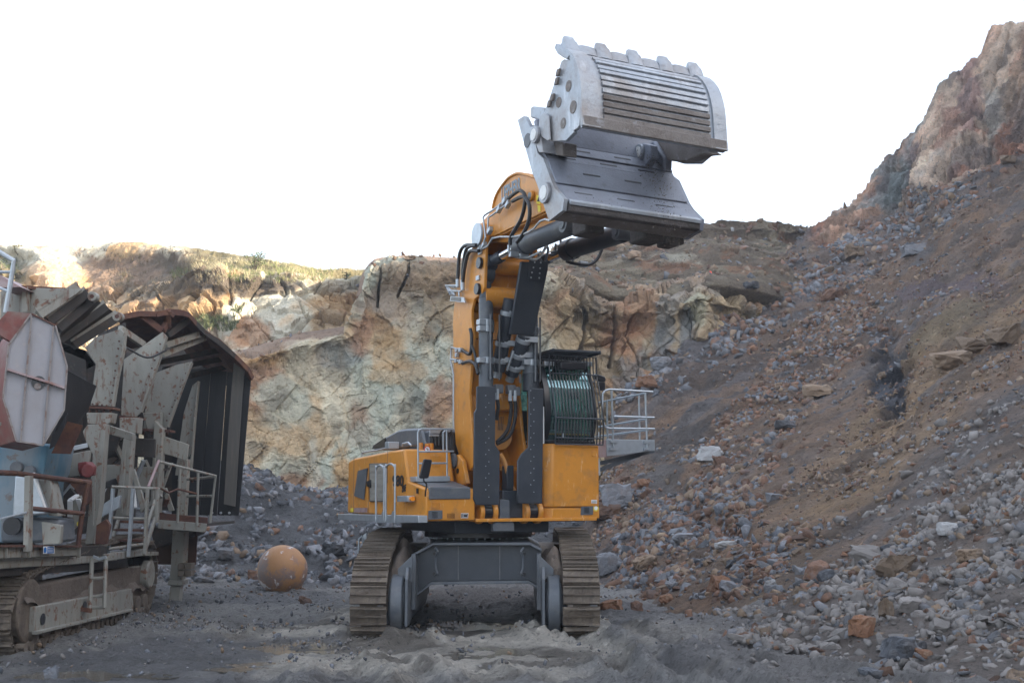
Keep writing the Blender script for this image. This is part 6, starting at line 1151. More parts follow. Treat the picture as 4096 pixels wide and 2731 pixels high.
# black and brown deflector flaps
w_ = MB(); w_.prism([PY(*q, Y_) for q, Y_ in zip(lA((545, 1065), (768, 1185), (700, 1380), (560, 1568), (430, 1568), (520, 1330)), (23.4, 24.2, 24.2, 23.8, 23.2, 23.2))], YV * .04); cp(w_, 'rubber_flap', 'rubber_w' if 0 else 'rubber')
w_ = MB(); w_.prism([PY(*q, Y_) for q, Y_ in zip(lB((430, 20), (540, 0), (480, 250), (395, 290), (420, 150)), (23.4, 23.4, 23.2, 23.2, 23.2))], YV * .04); cp(w_, 'rubber_flap', 'rubber')
w_ = MB(); w_.prism(Yp_(lB((540, 70), (660, 100), (560, 330), (410, 325)), 23.), YV * .04); cp(w_, 'rusty_flap', 'rust')
# blue housing and clutter on the deck
w_ = MB(); w_.prism(Yp_(lB((-60, 190), (390, 262), (350, 480), (300, 560), (280, 1040), (-60, 1040)), 23.4), YV * 1.4); BL_ = cp(w_, 'blue_housing', 'blue', bevel=.03)
w_ = MB(); w_.prism(Yp_(lB((120, 500), (270, 520), (375, 810), (95, 830)), 22.9), YV * .4); cp(w_, 'grey_casing', 'beige' if 0 else 'galv', bevel=.03)
w_ = MB(); w_.prism(Yp_(lB((285, 510), (400, 530), (470, 830), (385, 820)), 23.1), YV * .4); cp(w_, 'belt_guard', 'beige', bevel=.02)
w_ = MB(); w_.prism(Yp_(lB((0, 830), (480, 850), (490, 1040), (0, 1040)), 23.2), YV * .8); cp(w_, 'gearbox', 'grey_l', bevel=.06)
w_ = MB(); w_.prism(Yp_(lB((330, 870), (490, 900), (480, 1050), (340, 1060)), 23.), YV * .15); cp(w_, 'frame_box', 'beige', bevel=.02)
for q, r_ in (((145, 440), .12), ((250, 465), .1)): w_ = MB(); p = PY(*lB(q)[0], 23.3); w_.cyl(p, p - YV * .12, r_, n=20); cp(w_, 'hose_port', 'grey_l', parent=BL_, bevel=.01)
w_ = MB(); p = PY(*lB((110, 905))[0], 23.1); w_.cyl(p, p - YV * .1, .17, n=20); cp(w_, 'round_cover', 'blackp')
w_ = MB(); w_.prism(Yp_(lB((620, 400), (690, 390), (722, 430), (715, 500), (640, 510), (620, 450)), 25), YV * .4); w_.cyl(PY(*lB((700, 465))[0], 24.9), PY(*lB((700, 465))[0], 25.3), .14, n=20); cp(w_, 'red_guard', 'redb', bevel=.02)
for poly, Y, m_ in ((((370, 340), (560, 330), (720, 300), (690, 500), (480, 520), (400, 640)), 25.2, 'beige'), (((820, 415), (970, 415), (960, 560), (900, 590), (830, 540)), 28.5, 'beige'), (((1060, 200), (1240, 210), (1235, 360), (1050, 350)), 30, 'dkrust'), (((850, 170), (1000, 200), (980, 360), (850, 350)), 30, 'dkrust'),
                     (((1040, 440), (1215, 430), (1200, 600), (1150, 640), (1060, 560)), 30.5, 'beige'), (((780, 760), (870, 700), (960, 660), (950, 760), (790, 850)), 27.5, 'galv'), (((560, 680), (640, 660), (670, 800), (620, 900), (565, 950), (550, 800)), 24.6, 'beige'), (((770, 900), (850, 850), (880, 900), (850, 1050), (760, 1050)), 26, 'rust'),
                     (((440, 740), (560, 600), (660, 720), (560, 830), (470, 830)), 24.9, 'dkrust')):
    w_ = MB(); w_.prism(Yp_(lB(*poly), Y), YV * .12); cp(w_, 'machinery_plate', m_, bevel=.012)
for a, b, Y, w, m_ in (((500, 690), (600, 560), 25.4, .12, 'galv'), ((560, 500), (690, 530), 25.4, .08, 'dkrust'), ((820, 590), (930, 545), 28, .14, 'rubber'), ((520, 300), (700, 260), 26, .1, 'galv'), ((910, 220), (990, 400), 29, .1, 'beige'), ((1160, 380), (1240, 560), 30.6, .08, 'beige'), ((890, 590), (1050, 580), 28.6, .09, 'rust'), ((560, 700), (620, 660), 24.4, .05, 'label_w'), ((560, 700), (560, 830), 24.4, .05, 'label_w'), ((625, 690), (655, 780), 24.4, .04, 'label_w'), ((265, 480), (370, 800), 22.8, .04, 'label_w'), ((1150, 380), (1060, 600), 30, .06, 'galv')):
    w_ = MB(); w_.bar(PY(*lB(a)[0], Y), PY(*lB(b)[0], Y + .2), .1, w); cp(w_, 'machinery_bar', m_, bevel=.008)
w_ = MB(); w_.prism(Yp_(lB((613, 880), (640, 855), (637, 895), (615, 905)), 24.5), YV * .02); cp(w_, 'yellow_sign', 'yellow')
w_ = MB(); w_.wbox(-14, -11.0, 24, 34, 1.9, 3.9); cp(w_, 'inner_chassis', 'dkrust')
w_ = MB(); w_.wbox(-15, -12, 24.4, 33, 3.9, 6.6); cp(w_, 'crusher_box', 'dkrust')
# support leg with timber packing and rusty back plate
YL = 32.; w_ = MB(); w_.prism(Yp_([(690, 2118), (740, 2125), (732, 2250), (724, 2332), (676, 2336), (683, 2250)], YL), YV * .45); LG_ = cp(w_, 'support_leg', 'beige', bevel=.02)
w_ = MB(); w_.prism(Yp_([(672, 2320), (730, 2320), (728, 2342), (670, 2340)], YL - .08), YV * .6); cp(w_, 'leg_collar', 'beige', parent=LG_, bevel=.02)
w_ = MB(); w_.prism(Yp_([(680, 2342), (722, 2342), (714, 2430), (672, 2428)], YL + .05), YV * .3); cp(w_, 'leg_foot', 'beige', parent=LG_, bevel=.015)
for k in range(2):
    for j in range(2): w_ = MB(); w_.prism(Yp_([(712 + k * 28, 2252 + j * 28), (738 + k * 28, 2252 + j * 28), (736 + k * 28, 2276 + j * 28), (710 + k * 28, 2277 + j * 28)], YL - .3), YV * .35); cp(w_, 'timber_block', 'wood', parent=LG_, bevel=.01)
w_ = MB(); w_.prism(Yp_([(612, 2180), (790, 2120), (782, 2258), (612, 2256)], YL + 1.2), YV * .06); cp(w_, 'skirt_plate', mat('brown_rust_plate', (.07, .028, .014), .7, 0, [(.5, 2, .4, .7, .7)]))
w_ = MB(); w_.prism(Yp_([(600, 2110), (790, 2110), (780, 2140), (620, 2190)], YL + .6), YV * 1.); cp(w_, 'rear_chassis', 'dkrust')
# =================================================================== steel ball
cB_ = PY(1130, 2273, 36.6) - np.array([0, 0, .05]); rb = .5 * 196 / K * 36.6 * 1.0
ball_t = mat('rusty_orange_ball', (.34, .175, .075), .6, 0, [((.16, .13, .13), 1.0, .5, .56, .9), ((.3, .13, .05), 2.2, .45, .7, .7), ((.55, .53, .53), 2.4, .58, .62, .9), ((.1, .09, .09), 5, .66, .7, .9)], bumps=[(14, .01, 'n')])
bm = bmesh.new(); bmesh.ops.create_uvsphere(bm, u_segments=48, v_segments=28, radius=rb); 
for v_ in bm.verts: v_.co += v_.co.normalized() * float(fbm(np.array([list(v_.co)]), 3, 3, 170)[0]) * .02
me = bpy.data.meshes.new('steel_ball'); bm.to_mesh(me); bm.free(); me.polygons.foreach_set('use_smooth', [True] * len(me.polygons)); me.materials.append(ball_t)
bo = bpy.data.objects.new('steel_ball', me); COL.objects.link(bo); bo.location = cB_; bo.rotation_euler = (.3, .5, 1.2); bo['label'] = 'big scuffed orange steel ball lying on the quarry floor between the two machines'; bo['category'] = 'ball'

# loose cables, bolts and small hardware on the crusher
for pts in (((470, 1700), (600, 1900), (640, 2100)), ((820, 620), (900, 900), (860, 1150)), ((1010, 880), (1180, 960), (1330, 900)), ((300, 1350), (420, 1520), (600, 1480))):
    w_ = MB(); w_.tube([PY(x / 2, 950 + y / 2, 26 + x / 500) for x, y in pts], .025); cp(w_, 'loose_cable', 'black')
for (x0, y0, x1, y1, Y, n) in ((975, 800, 905, 1330, 26.7, 9), (1310, 820, 1110, 1400, 28.7, 9), (1515, 1060, 1340, 1490, 30.9, 8), (740, 1330, 890, 1345, 26.7, 4)):
    for k in range(n): f_ = (k + .5) / n; w_ = MB(); p = PY((x0 + (x1 - x0) * f_) / 2 - 8, 950 + (y0 + (y1 - y0) * f_) / 2, Y); w_.cyl(p, p - YV * .03, .022, n=6); cp(w_, 'plate_bolt', 'rust')
for (x, y0, y1, Y) in ((770, 300, 900, 26.1), (1245, 240, 820, 30.5), (1000, 300, 800, 27.9)):
    w_ = MB(); w_.bar(PY(x / 2, 1650 + y0 / 2, Y), PY((x - 30) / 2, 1650 + y1 / 2, Y), .04, .05); cp(w_, 'column_rib', 'beige')
rs2 = random.Random(9)
for k in range(46):
    x = rs2.uniform(380, 1330); y = rs2.uniform(200, 860); Y = 27 + x / 330; L_ = rs2.uniform(.15, .7); a_ = rs2.uniform(0, 3.14); p = PY(x / 2, 1650 + y / 2, Y); w_ = MB(); w_.bar(p, p + np.array([math.cos(a_) * L_, rs2.uniform(-.2, .2), math.sin(a_) * L_]), rs2.uniform(.03, .12), rs2.uniform(.03, .1)); cp(w_, 'machinery_scrap', rs2.choice(['dkrust', 'rust', 'beige', 'dkrust', 'galv', 'rubber']), kind=None)
# =================================================================== loose rock
def hull_mesh(seed, flat=1., n=11):
    r = np.random.default_rng(seed); c8 = np.array([[x, y, z] for x in (-1, 1) for y in (-1, 1) for z in (-1, 1)], float) * r.uniform(.45, 1., (8, 3)) * .72
    ex = r.normal(size=(n - 8, 3)); ex /= np.linalg.norm(ex, axis=1, keepdims=True); P = np.concatenate([c8, ex * r.uniform(.75, 1.05, (len(ex), 1))]); P *= [1, r.uniform(.6, .95), r.uniform(.4, .8) * flat]
    bm = bmesh.new(); [bm.verts.new(p) for p in P]; g = bmesh.ops.convex_hull(bm, input=bm.verts)
    for v_ in [v_ for v_ in bm.verts if not v_.link_faces]: bm.verts.remove(v_)
    bmesh.ops.triangulate(bm, faces=bm.faces); bm.verts.index_update(); V = np.array([v_.co[:] for v_ in bm.verts]); Fc = np.array([[v_.index for v_ in f.verts] for f in bm.faces]); bm.free(); return V, Fc
SH = [hull_mesh(200 + i, 1 if i % 3 else .6, 10 + i % 4) for i in range(16)]
RK = {
 'grey': mat('grey_rock', (.15, .155, .17), .8, 0, [((.19, .185, .19), 3, .45, .65, .8), ((.13, .1, .09), 2, .55, .68, .6)], tint=.42, bumps=[(5, .07, 'n'), (18, .03, 'n')]),
 'rust': mat('rust_brown_rock', (.15, .085, .058), .85, 0, [((.22, .115, .065), 3, .45, .65, .8), ((.13, .11, .11), 2, .52, .65, .7)], tint=.4, bumps=[(5, .07, 'n'), (18, .03, 'n')]),
 'tan': mat('tan_rock', (.2, .14, .095), .9, 0, [((.24, .18, .125), 3, .45, .65, .7), ((.13, .1, .085), 2, .55, .68, .6)], tint=.38, bumps=[(5, .07, 'n'), (18, .03, 'n')]),
 'dust': mat('dusty_grey_rock', (.18, .165, .155), .9, 0, [((.14, .12, .11), 2.5, .5, .7, .7), ((.21, .19, .18), 5, .55, .7, .6)], tint=.3, bumps=[(8, .03, 'n')]),
 'dark': mat('dark_slate_rock', (.08, .086, .1), .75, 0, [((.17, .18, .2), 3, .48, .66, .8), ((.1, .08, .07), 2, .55, .68, .6)], tint=.45, bumps=[(5, .07, 'n'), (18, .03, 'n')]),
 'pale': mat('pale_rock', (.3, .3, .3), .8, 0, [((.28, .26, .25), 2.5, .5, .65, .7)], tint=.2, bumps=[(5, .07, 'n'), (18, .03, 'n')]),
 'orange': mat('orange_rock', (.2, .1, .055), .85, 0, [((.2, .1, .06), 2.5, .48, .65, .8), ((.3, .25, .18), 5, .55, .7, .6)], tint=.2, bumps=[(5, .07, 'n'), (18, .03, 'n')]),
}
kinds = ['grey', 'rust', 'tan', 'dust', 'dark']
cand = []   # (pos, size, kind, zone)
def scatter(G, NN, w, n, smin, smax, mix, zone, power=2.6, sink=.42):
    if zone in ('bank', 'streak', 'foot', 'ochre', 'slope', 'heap', 'bank_left', 'floor'): cl_ = fbm(G, 1.1, 4, 201) * .5 + .5; cl2 = fbm(G, .3, 3, 203) * .5 + .5; w = w * (.12 + 1.6 * sstep(.42, .62, cl_) * sstep(.3, .6, cl2))
    w = w.reshape(-1) ; Pn = G.reshape(-1, 3); e1_ = np.linalg.norm(np.gradient(G, axis=0), axis=-1); e2_ = np.linalg.norm(np.gradient(G, axis=1), axis=-1)
    a = w * np.minimum((e1_ * e2_).reshape(-1), 1.5); cs = np.cumsum(a); idx = np.searchsorted(cs, rng.uniform(0, cs[-1], n)); idx = np.minimum(idx, len(Pn) - 1)
    P_ = Pn[idx] + rng.normal(size=(n, 3)) * .04; nr = NN.reshape(-1, 3)[idx]; u = rng.uniform(0, 1, n); sz = smin + (smax - smin) * u ** power
    P_ = P_ + nr * (sz * (.35 - sink))[:, None]; ks = rng.choice(len(mix), n, p=[m_[1] for m_ in mix])
    for i in range(n): cand.append((P_[i], sz[i], mix[ks[i]][0], zone))
slG, slN = SURF['slope']; XX, YY = slope_px; nocrag = (1 - crag)
base_w = nocrag * (YY > -500)
vis = ((XX < 4150)).astype(float)
scatter(slG, slN, z_band1 * nocrag * vis, 4600, .09, .95, (('grey', .45), ('rust', .32), ('tan', .1), ('dark', .13)), 'bank', 2.8)
scatter(slG, slN, z_band2 * nocrag * vis, 7000, .07, .62, (('grey', .25), ('rust', .45), ('tan', .22), ('dark', .08)), 'streak', 3)
scatter(slG, slN, z_low * vis, 8500, .035, .6, (('grey', .3), ('rust', .38), ('tan', .14), ('dark', .18)), 'foot', 3)
scatter(slG, slN, z_ochre * vis, 7000, .03, .22, (('tan', .7), ('rust', .2), ('grey', .1)), 'ochre', 3.2)
scatter(slG, slN, z_grey * vis, 11000, .02, .45, (('dust', .78), ('grey', .1), ('rust', .06), ('tan', .06)), 'heap', 3.4)
scatter(slG, slN, nocrag * (.35 + stain(slG, .5, 180, .45, .65)) * vis, 22000, .02, .4, (('grey', .22), ('rust', .34), ('tan', .36), ('dark', .08)), 'slope', 4)
# ground and banks
gN = np.zeros_like(groundG); gN[..., 2] = 1; gx, gy = groundG[..., 0], groundG[..., 1]; gpx, gpy = topx(groundG)
bankw = sstep(38, 41, gy) * sstep(57, 54, gy)
scatter(groundG, gN, bankw * (gx < 6), 19000, .035, .7, (('dark', .5), ('grey', .36), ('tan', .08), ('rust', .06)), 'bank_left', 3.4)
scatter(groundG, gN, sstep(.5, 3.5, gx - 2) * sstep(38, 34, gy) * sstep(.8, 3, gx - 1.2 + (gy - 22) * .1), 5500, .02, .4, (('dust', .66), ('grey', .16), ('rust', .1), ('tan', .08)), 'heap', 3.2)
scatter(groundG, gN, sstep(30, 34, gy) * sstep(42, 38, gy), 2600, .03, .24, (('dark', .4), ('rust', .2), ('tan', .1), ('grey', .3)), 'floor_back', 3.4)
scatter(groundG, gN, sstep(19, 21, gy) * sstep(37, 33, gy) * (.12 + sstep(-1.5, -4, gx) + .5 * stain(groundG, .6, 181, .5, .62)), 15000, .012, .15, (('dark', .3), ('dust', .3), ('tan', .15), ('grey', .25)), 'floor', 5, sink=.1)
rd, rn = SURF['ridge']; rv = np.linspace(0, 1, rd.shape[0])[:, None] * np.ones(rd.shape[1]); rw = sstep(.1, .2, rv) * sstep(.93, .86, rv)
scatter(rd, rn, rw, 4500, .07, .9, (('tan', .62), ('rust', .16), ('grey', .22)), 'ridge', 4)
fc, fn = SURF['face']; fv = np.linspace(0, 1, fc.shape[0])[:, None] * np.ones(fc.shape[1]); fw = sstep(.8, .86, fv) * sstep(.96, .92, fv)
scatter(fc, fn, fw * (topx(fc)[0] < 3100), 900, .08, .5, (('tan', .6), ('rust', .25), ('grey', .15)), 'rim', 3)
# pick the individuals: largest on the picture
P_ = np.array([c[0] for c in cand]); sz = np.array([c[1] for c in cand]); px_, py_ = topx(P_); dist = np.linalg.norm(P_ - E0, axis=1)
inside = (px_ > 0) & (px_ < 4096) & (py_ > 0) & (py_ < 2731); app = np.where(inside, sz / dist, 0)
order = np.argsort(-app); NIND = 276; ind = set(order[:NIND].tolist())
def rot_mats(n):
    q = rng.normal(size=(n, 4)); q /= np.linalg.norm(q, axis=1, keepdims=True); w, x, y, z = q.T
    return np.stack([1 - 2 * (y * y + z * z), 2 * (x * y - z * w), 2 * (x * z + y * w), 2 * (x * y + z * w), 1 - 2 * (x * x + z * z), 2 * (y * z - x * w), 2 * (x * z - y * w), 2 * (y * z + x * w), 1 - 2 * (x * x + y * y)], -1).reshape(-1, 3, 3)
stuffname = {'bank': 'scree_stones', 'streak': 'scree_stones', 'foot': 'scree_stones', 'slope': 'scree_stones', 'ochre': 'ochre_gravel', 'heap': 'grey_rubble', 'bank_left': 'dark_rubble', 'floor_back': 'floor_stones', 'floor': 'floor_stones', 'ridge': 'ridge_stones', 'rim': 'rim_stones'}
sdesc = {'scree_stones': 'broken stones strewn over the right slope', 'ochre_gravel': 'fine tan gravel streak running down the right slope', 'grey_rubble': 'dusty grey rubble heaped in the lower right', 'dark_rubble': 'dark grey rubble bank behind the machines', 'floor_stones': 'small stones scattered on the quarry floor', 'ridge_stones': 'stones lying on the brown spoil ridge', 'rim_stones': 'stones along the rim of the quarry wall'}
buckets = {}
for i, c_ in enumerate(cand):
    if i in ind: continue
    buckets.setdefault((stuffname[c_[3]], c_[2]), []).append(i)
for (nm, kd), ids in buckets.items():
    ids = np.array(ids); Vs = []; Fs = []; Ts = []; off = 0; sel = rng.integers(0, 16, len(ids))
    for k in range(16):
        I = ids[sel == k]
        if not len(I): continue
        V, Fc = SH[k]; m_ = rot_mats(len(I)); s_ = sz[I] * .5
        W_ = np.einsum('nij,nvj->nvi', m_, V[None] * rng.uniform([.9, .7, .6], [1.35, 1.2, 1.15], (len(I), 3))[:, None, :]) * s_[:, None, None] + P_[I][:, None, :]
        Vs.append(W_.reshape(-1, 3)); Fs.append((Fc[None] + (np.arange(len(I)) * len(V))[:, None, None] + off).reshape(-1, 3)); off += len(I) * len(V)
        Ts.append(np.repeat(rng.uniform(0, 1, len(I)), len(V)))
    V = np.concatenate(Vs); Fc = np.concatenate(Fs); me = bpy.data.meshes.new(nm); me.vertices.add(len(V)); me.vertices.foreach_set('co', V.reshape(-1).astype(np.float32)); me.loops.add(Fc.size); me.loops.foreach_set('vertex_index', Fc.reshape(-1).astype(np.int32))
    me.polygons.add(len(Fc)); me.polygons.foreach_set('loop_start', np.arange(0, Fc.size, 3)); me.polygons.foreach_set('loop_total', np.full(len(Fc), 3)); me.update()
    at = me.attributes.new('tint', 'FLOAT', 'POINT'); at.data.foreach_set('value', np.concatenate(Ts).astype(np.float32)); me.materials.append(RK[kd])
    o = bpy.data.objects.new(nm, me); COL.objects.link(o); o['kind'] = 'stuff'; o['label'] = sdesc[nm] + {'grey': ', blue-grey pieces', 'rust': ', rust-brown pieces', 'tan': ', tan pieces', 'dust': ', dust-coated pieces', 'dark': ', dark slate pieces'}[kd]
# individual rocks: craggier meshes shared between copies
def crag_mesh(seed, kd, flat=1., DET=1):
    V, Fc = hull_mesh(seed, flat, 12); bm = bmesh.new(); vs = [bm.verts.new(v_) for v_ in V]; [bm.faces.new([vs[a] for a in f]) for f in Fc]
    bmesh.ops.subdivide_edges(bm, edges=bm.edges[:], cuts=DET, use_grid_fill=True); 
    for v_ in bm.verts: v_.co += v_.co.normalized() * (float(fbm(np.array([list(v_.co)]) + seed, 1.5, 5, 190, .6)[0]) * .42)
    bmesh.ops.triangulate(bm, faces=bm.faces); me = bpy.data.meshes.new('rock'); bm.to_mesh(me); bm.free(); me.materials.append(RK[kd]); return me
RM = {kd: [crag_mesh(300 + 17 * j + hash(kd) % 1 + len(kd), kd, .75 if j % 3 == 0 else 1) for j in range(5)] for kd in RK}
cdesc = {'grey': 'blue-grey', 'rust': 'rust-brown', 'tan': 'tan', 'dust': 'dusty grey', 'dark': 'dark slate-grey', 'pale': 'pale', 'orange': 'orange'}
zdesc = {'bank': 'angular rock in the upper diagonal rock bank of the right slope', 'streak': 'rock in the middle scree streak of the right slope', 'foot': 'rock at the foot of the right slope', 'slope': 'rock lying loose on the right slope', 'heap': 'stone in the rubble heap at lower right', 'ochre': 'stone in the gravel streak on the right slope',
         'bank_left': 'rock in the rubble bank behind the machines', 'floor_back': 'stone on the quarry floor behind the machines', 'floor': 'stone on the quarry floor in front', 'ridge': 'rock on the ridge above the wall', 'rim': 'rock on the rim of the wall'}
LM = [((2540, 1650), 'the cab platform railing'), ((2390, 2350), 'the right crawler track'), ((1130, 2270), 'the steel ball'), ((960, 2030), 'the foot of the rubber curtain'), ((2300, 1900), 'the orange cab riser'), ((2840, 1815), 'the white-faced block'), ((3480, 2215), 'the flat grey slab'), ((3270, 2285), 'the rounded dark brown boulder'), ((3440, 2510), 'the upright orange pointed rock'), ((3590, 2585), 'the large foreground boulder'),
 ((2885, 2340), 'the rust-red cube of rock'), ((3080, 2335), 'the pale whitish block'), ((2640, 1450), 'the blue-grey boulder by the mirror'), ((2900, 2180), 'the light flat shard'), ((3140, 1700), 'the long flat blue-grey stone'), ((3270, 1560), 'the tan scree block'), ((3560, 1450), 'the dark gully'), ((3900, 1360), 'the jutting slabs'), ((3800, 2110), 'the far right pale slab'), ((3310, 975), 'the foot of the upper cliff'), ((3800, 700), 'the coloured cliff base'),
 ((2780, 1230), 'the pale rock pillar on the wall'), ((2470, 1985), 'the pale grey boulder by the cab'), ((2740, 2155), 'the grey flat-topped rock'), ((1340, 2200), 'the flat-bottomed grey boulder'), ((1275, 2075), 'the pale boulder high on the bank'), ((820, 2315), 'the long light grey stone'), ((700, 2330), 'the support leg'), ((3060, 1300), 'the middle of the upper rock bank'), ((3600, 1000), 'the grey rock below the cliff')]
seen = {}
RKL = {}
for i in order[:NIND]:
    p, s_, kd, zn = cand[i]; o = bpy.data.objects.new('rock', random.choice(RM[kd])); COL.objects.link(o); o.location = p; q = rng.uniform(.8, 1.2, 3) * s_ * .55; sh_ = random.choice(['blocky', 'flat', 'blocky', 'jagged', 'long'])
    if sh_ == 'flat': q = q * [1.15, 1.1, .5]
    elif sh_ == 'long': q = q * [1.5, .8, .7]
    elif sh_ == 'jagged': q = q * [.9, 1.2, 1.1]
    o.scale = q; o.rotation_euler = (rng.uniform(-.5, .5), rng.uniform(-.5, .5), rng.uniform(0, 6.28)); x, y = px_[i], py_[i]
    (lx, ly), nm = min(LM, key=lambda l: math.hypot(l[0][0] - x, l[0][1] - y)); dx_, dy_ = x - lx, y - ly; dd_ = math.hypot(dx_, dy_); near_ = 'just ' if dd_ < 110 else ('well ' if dd_ > 260 else '')
    ang = math.degrees(math.atan2(-dy_, dx_)) % 360; dr = ['right of', 'above and right of', 'above', 'above and left of', 'left of', 'below and left of', 'below', 'below and right of'][int(((ang + 22.5) % 360) // 45)]
    wp = s_ / dist[i] * K; size = 'big ' if wp > 62 else ('small ' if wp < 40 else '')
    lb = f'{size}{sh_} {cdesc[kd]} rock {near_}{dr} {nm}'; RKL.setdefault(lb, []).append(o); o['label'] = lb; o['category'] = 'rock'; o['group'] = 'loose ' + zdesc[zn].replace('rock ', 'rocks ', 1).replace('stone ', 'stones ', 1)
RKL2 = {}
for k, v_ in RKL.items(): RKL2.setdefault(' '.join(k.replace('well ', '').replace('just ', '').split()[:13]) if len(k.split()) > 13 else k, []).extend(v_)
RKL = RKL2
for lb, os_ in RKL.items():
    for o in os_: o['label'] = lb
    if len(os_) > 1:
        for k, o in enumerate(sorted(os_, key=lambda o: topx(np.array(o.location))[0])): o['label'] = lb + ', ' + (['left one', 'right one'] if len(os_) == 2 else ['leftmost', 'middle one', 'rightmost'] if len(os_) == 3 else ['first from left', 'second from left', 'third from left', 'fourth from left', 'fifth from left', 'sixth from left', 'seventh from left', 'eighth from left', 'ninth from left'])[min(k, 8 if len(os_) > 3 else 2)]
# notable boulders, each one singled out.  (px, py, width px, height px, kind, seed, label, surface)
def hit(x, y):
    best = None
    for nm in ('slope', 'ground', 'face', 'ridge'):
        G_ = groundG if nm == 'ground' else SURF[nm][0]
        a, b = topx(G_) if nm != 'slope' else topx(G_)
        d_ = np.hypot(a - x, b - y); k = np.argmin(d_)
        if d_.reshape(-1)[k] < 14:
            p = G_.reshape(-1, 3)[k]
            if best is None or p[1] < best[1]: best = p
    return best
BL_ = [(3480, 2215, 150, 75, 'dust', 1, 'flat grey slab lying on top of the lower right rubble heap'), (3590, 2265, 150, 100, 'tan', 2, 'squared brown block beneath the flat grey slab at lower right'), (3270, 2285, 110, 85, 'rust', 3, 'rounded dark brown boulder in the right rubble heap'), (3440, 2510, 100, 90, 'orange', 4, 'upright orange pointed rock in the right foreground'),
       (3590, 2585, 150, 110, 'dark', 5, 'large dark grey-brown boulder in the right foreground'), (2885, 2340, 95, 75, 'orange', 6, 'rust-red cube of rock at the slope foot beside a brown one'), (3080, 2335, 60, 40, 'pale', 7, 'pale whitish block at the foot of the right slope'), (2690, 2340, 55, 40, 'grey', 8, 'light grey stone with a flat face at the slope foot'),
       (2660, 2395, 60, 40, 'orange', 9, 'small bright orange stone at the edge of the mud, right of the tracks'), (2545, 2420, 50, 45, 'rust', 10, 'rust-red stone lying beside the right crawler track'), (2445, 2420, 100, 45, 'orange', 11, 'flat orange-brown rock touching the right crawler track'), (2430, 2255, 110, 100, 'grey', 12, 'big smooth grey slab leaning just behind the right crawler'),
       (2840, 1815, 110, 80, 'pale', 13, 'bright white-faced block in the middle of the right slope'), (2890, 1850, 90, 70, 'rust', 14, 'brown jagged block against the white-faced one'), (2470, 1985, 130, 110, 'grey', 15, 'pale grey boulder just right of the cab riser'), (2420, 2045, 110, 80, 'rust', 16, 'rust-stained slab behind the cab riser'), (2570, 1935, 60, 40, 'orange', 17, 'small orange and white stone on the slope right of the cab'),
       (2640, 1450, 90, 60, 'grey', 18, 'blue-grey boulder at the lower end of the upper rock bank'), (2590, 1530, 90, 60, 'orange', 19, 'orange-brown block at the bottom end of the rock bank, near the mirror'), (3140, 1700, 90, 40, 'grey', 20, 'long flat blue-grey stone in the scree streak'), (2740, 2155, 100, 55, 'grey', 21, 'grey flat-topped rock in the scree behind the crawler'), (2900, 2180, 80, 40, 'pale', 22, 'light flat shard among brown scree'),
       (2580, 2245, 110, 60, 'tan', 23, 'long brown slab in the scree right of the crawler'), (3800, 2110, 120, 55, 'pale', 24, 'pale slab on the upper edge of the rubble heap at far right'), (3690, 2610, 80, 45, 'orange', 25, 'orange stone beside the dark boulder in the right foreground'), (3480, 2690, 90, 45, 'dark', 26, 'dark flat stone in the mud in the right foreground'),
       (3270, 1560, 120, 60, 'tan', 27, 'tan block in the scree right of centre'), (3100, 1990, 70, 45, 'grey', 28, 'grey stone above the ochre gravel'), (3890, 2220, 130, 60, 'tan', 29, 'brown block half buried in the far right heap'), (3540, 2440, 45, 90, 'tan', 30, 'narrow upright tan stone in the right heap'), (3640, 2420, 110, 70, 'dust', 31, 'rounded dusty boulder in the middle of the right heap'),
       (1340, 2200, 100, 62, 'dark', 32, 'large flat-bottomed grey boulder on the bank left of the excavator'), (1275, 2075, 70, 52, 'grey', 33, 'pale blue-grey boulder high on the bank left of the excavator'), (1062, 2200, 58, 42, 'dark', 34, 'grey boulder on the bank above the steel ball'), (1015, 2305, 60, 55, 'rust', 35, 'dark brown rock tucked against the left of the steel ball'),
       (820, 2315, 85, 28, 'grey', 36, 'long light grey stone left of the steel ball'), (1225, 2400, 55, 40, 'rust', 37, 'brown stone on the floor right of the steel ball'), (780, 2520, 55, 22, 'dark', 38, 'dark flat stone on the wet floor below the steel ball'), (1105, 2540, 36, 20, 'dark', 39, 'small black stone by the left puddle'), (200, 2690, 60, 60, 'dark', 40, 'dark stones in the puddle at the lower left'),
       (905, 2210, 70, 55, 'grey', 41, 'pale grey rock at the left end of the rubble bank'), (1640, 1030, 45, 22, 'tan', 42, 'single block perched on top of the quarry wall'), (2540, 1020, 60, 45, 'tan', 43, 'tan blocks on the ridge under the bucket'), (2930, 918, 14, 20, 'pale', 44, 'small upright pale stone on the ridge skyline'), (2990, 925, 22, 12, 'rust', 45, 'rusty block on the ridge skyline'),
       (3000, 1140, 70, 30, 'dark', 46, 'long dark rock on the ridge slope'), (3330, 1180, 110, 60, 'rust', 47, 'rust block high in the diagonal rock bank'), (3420, 1010, 90, 60, 'tan', 48, 'pale brown rock at the foot of the upper cliff'), (4030, 640, 70, 40, 'tan', 49, 'tan boulder at the far right under the cliff'), (3650, 1000, 100, 60, 'grey', 50, 'grey rock below the coloured cliff'),
 (3810, 1440, 170, 90, 'tan', 51, 'big tilted brown slab jutting from the right slope, lowest of three'), (3900, 1375, 150, 80, 'tan', 52, 'brown slab jutting from the slope above the lowest one'), (4020, 1345, 150, 90, 'tan', 53, 'squarish slab at the far right above the other two')]
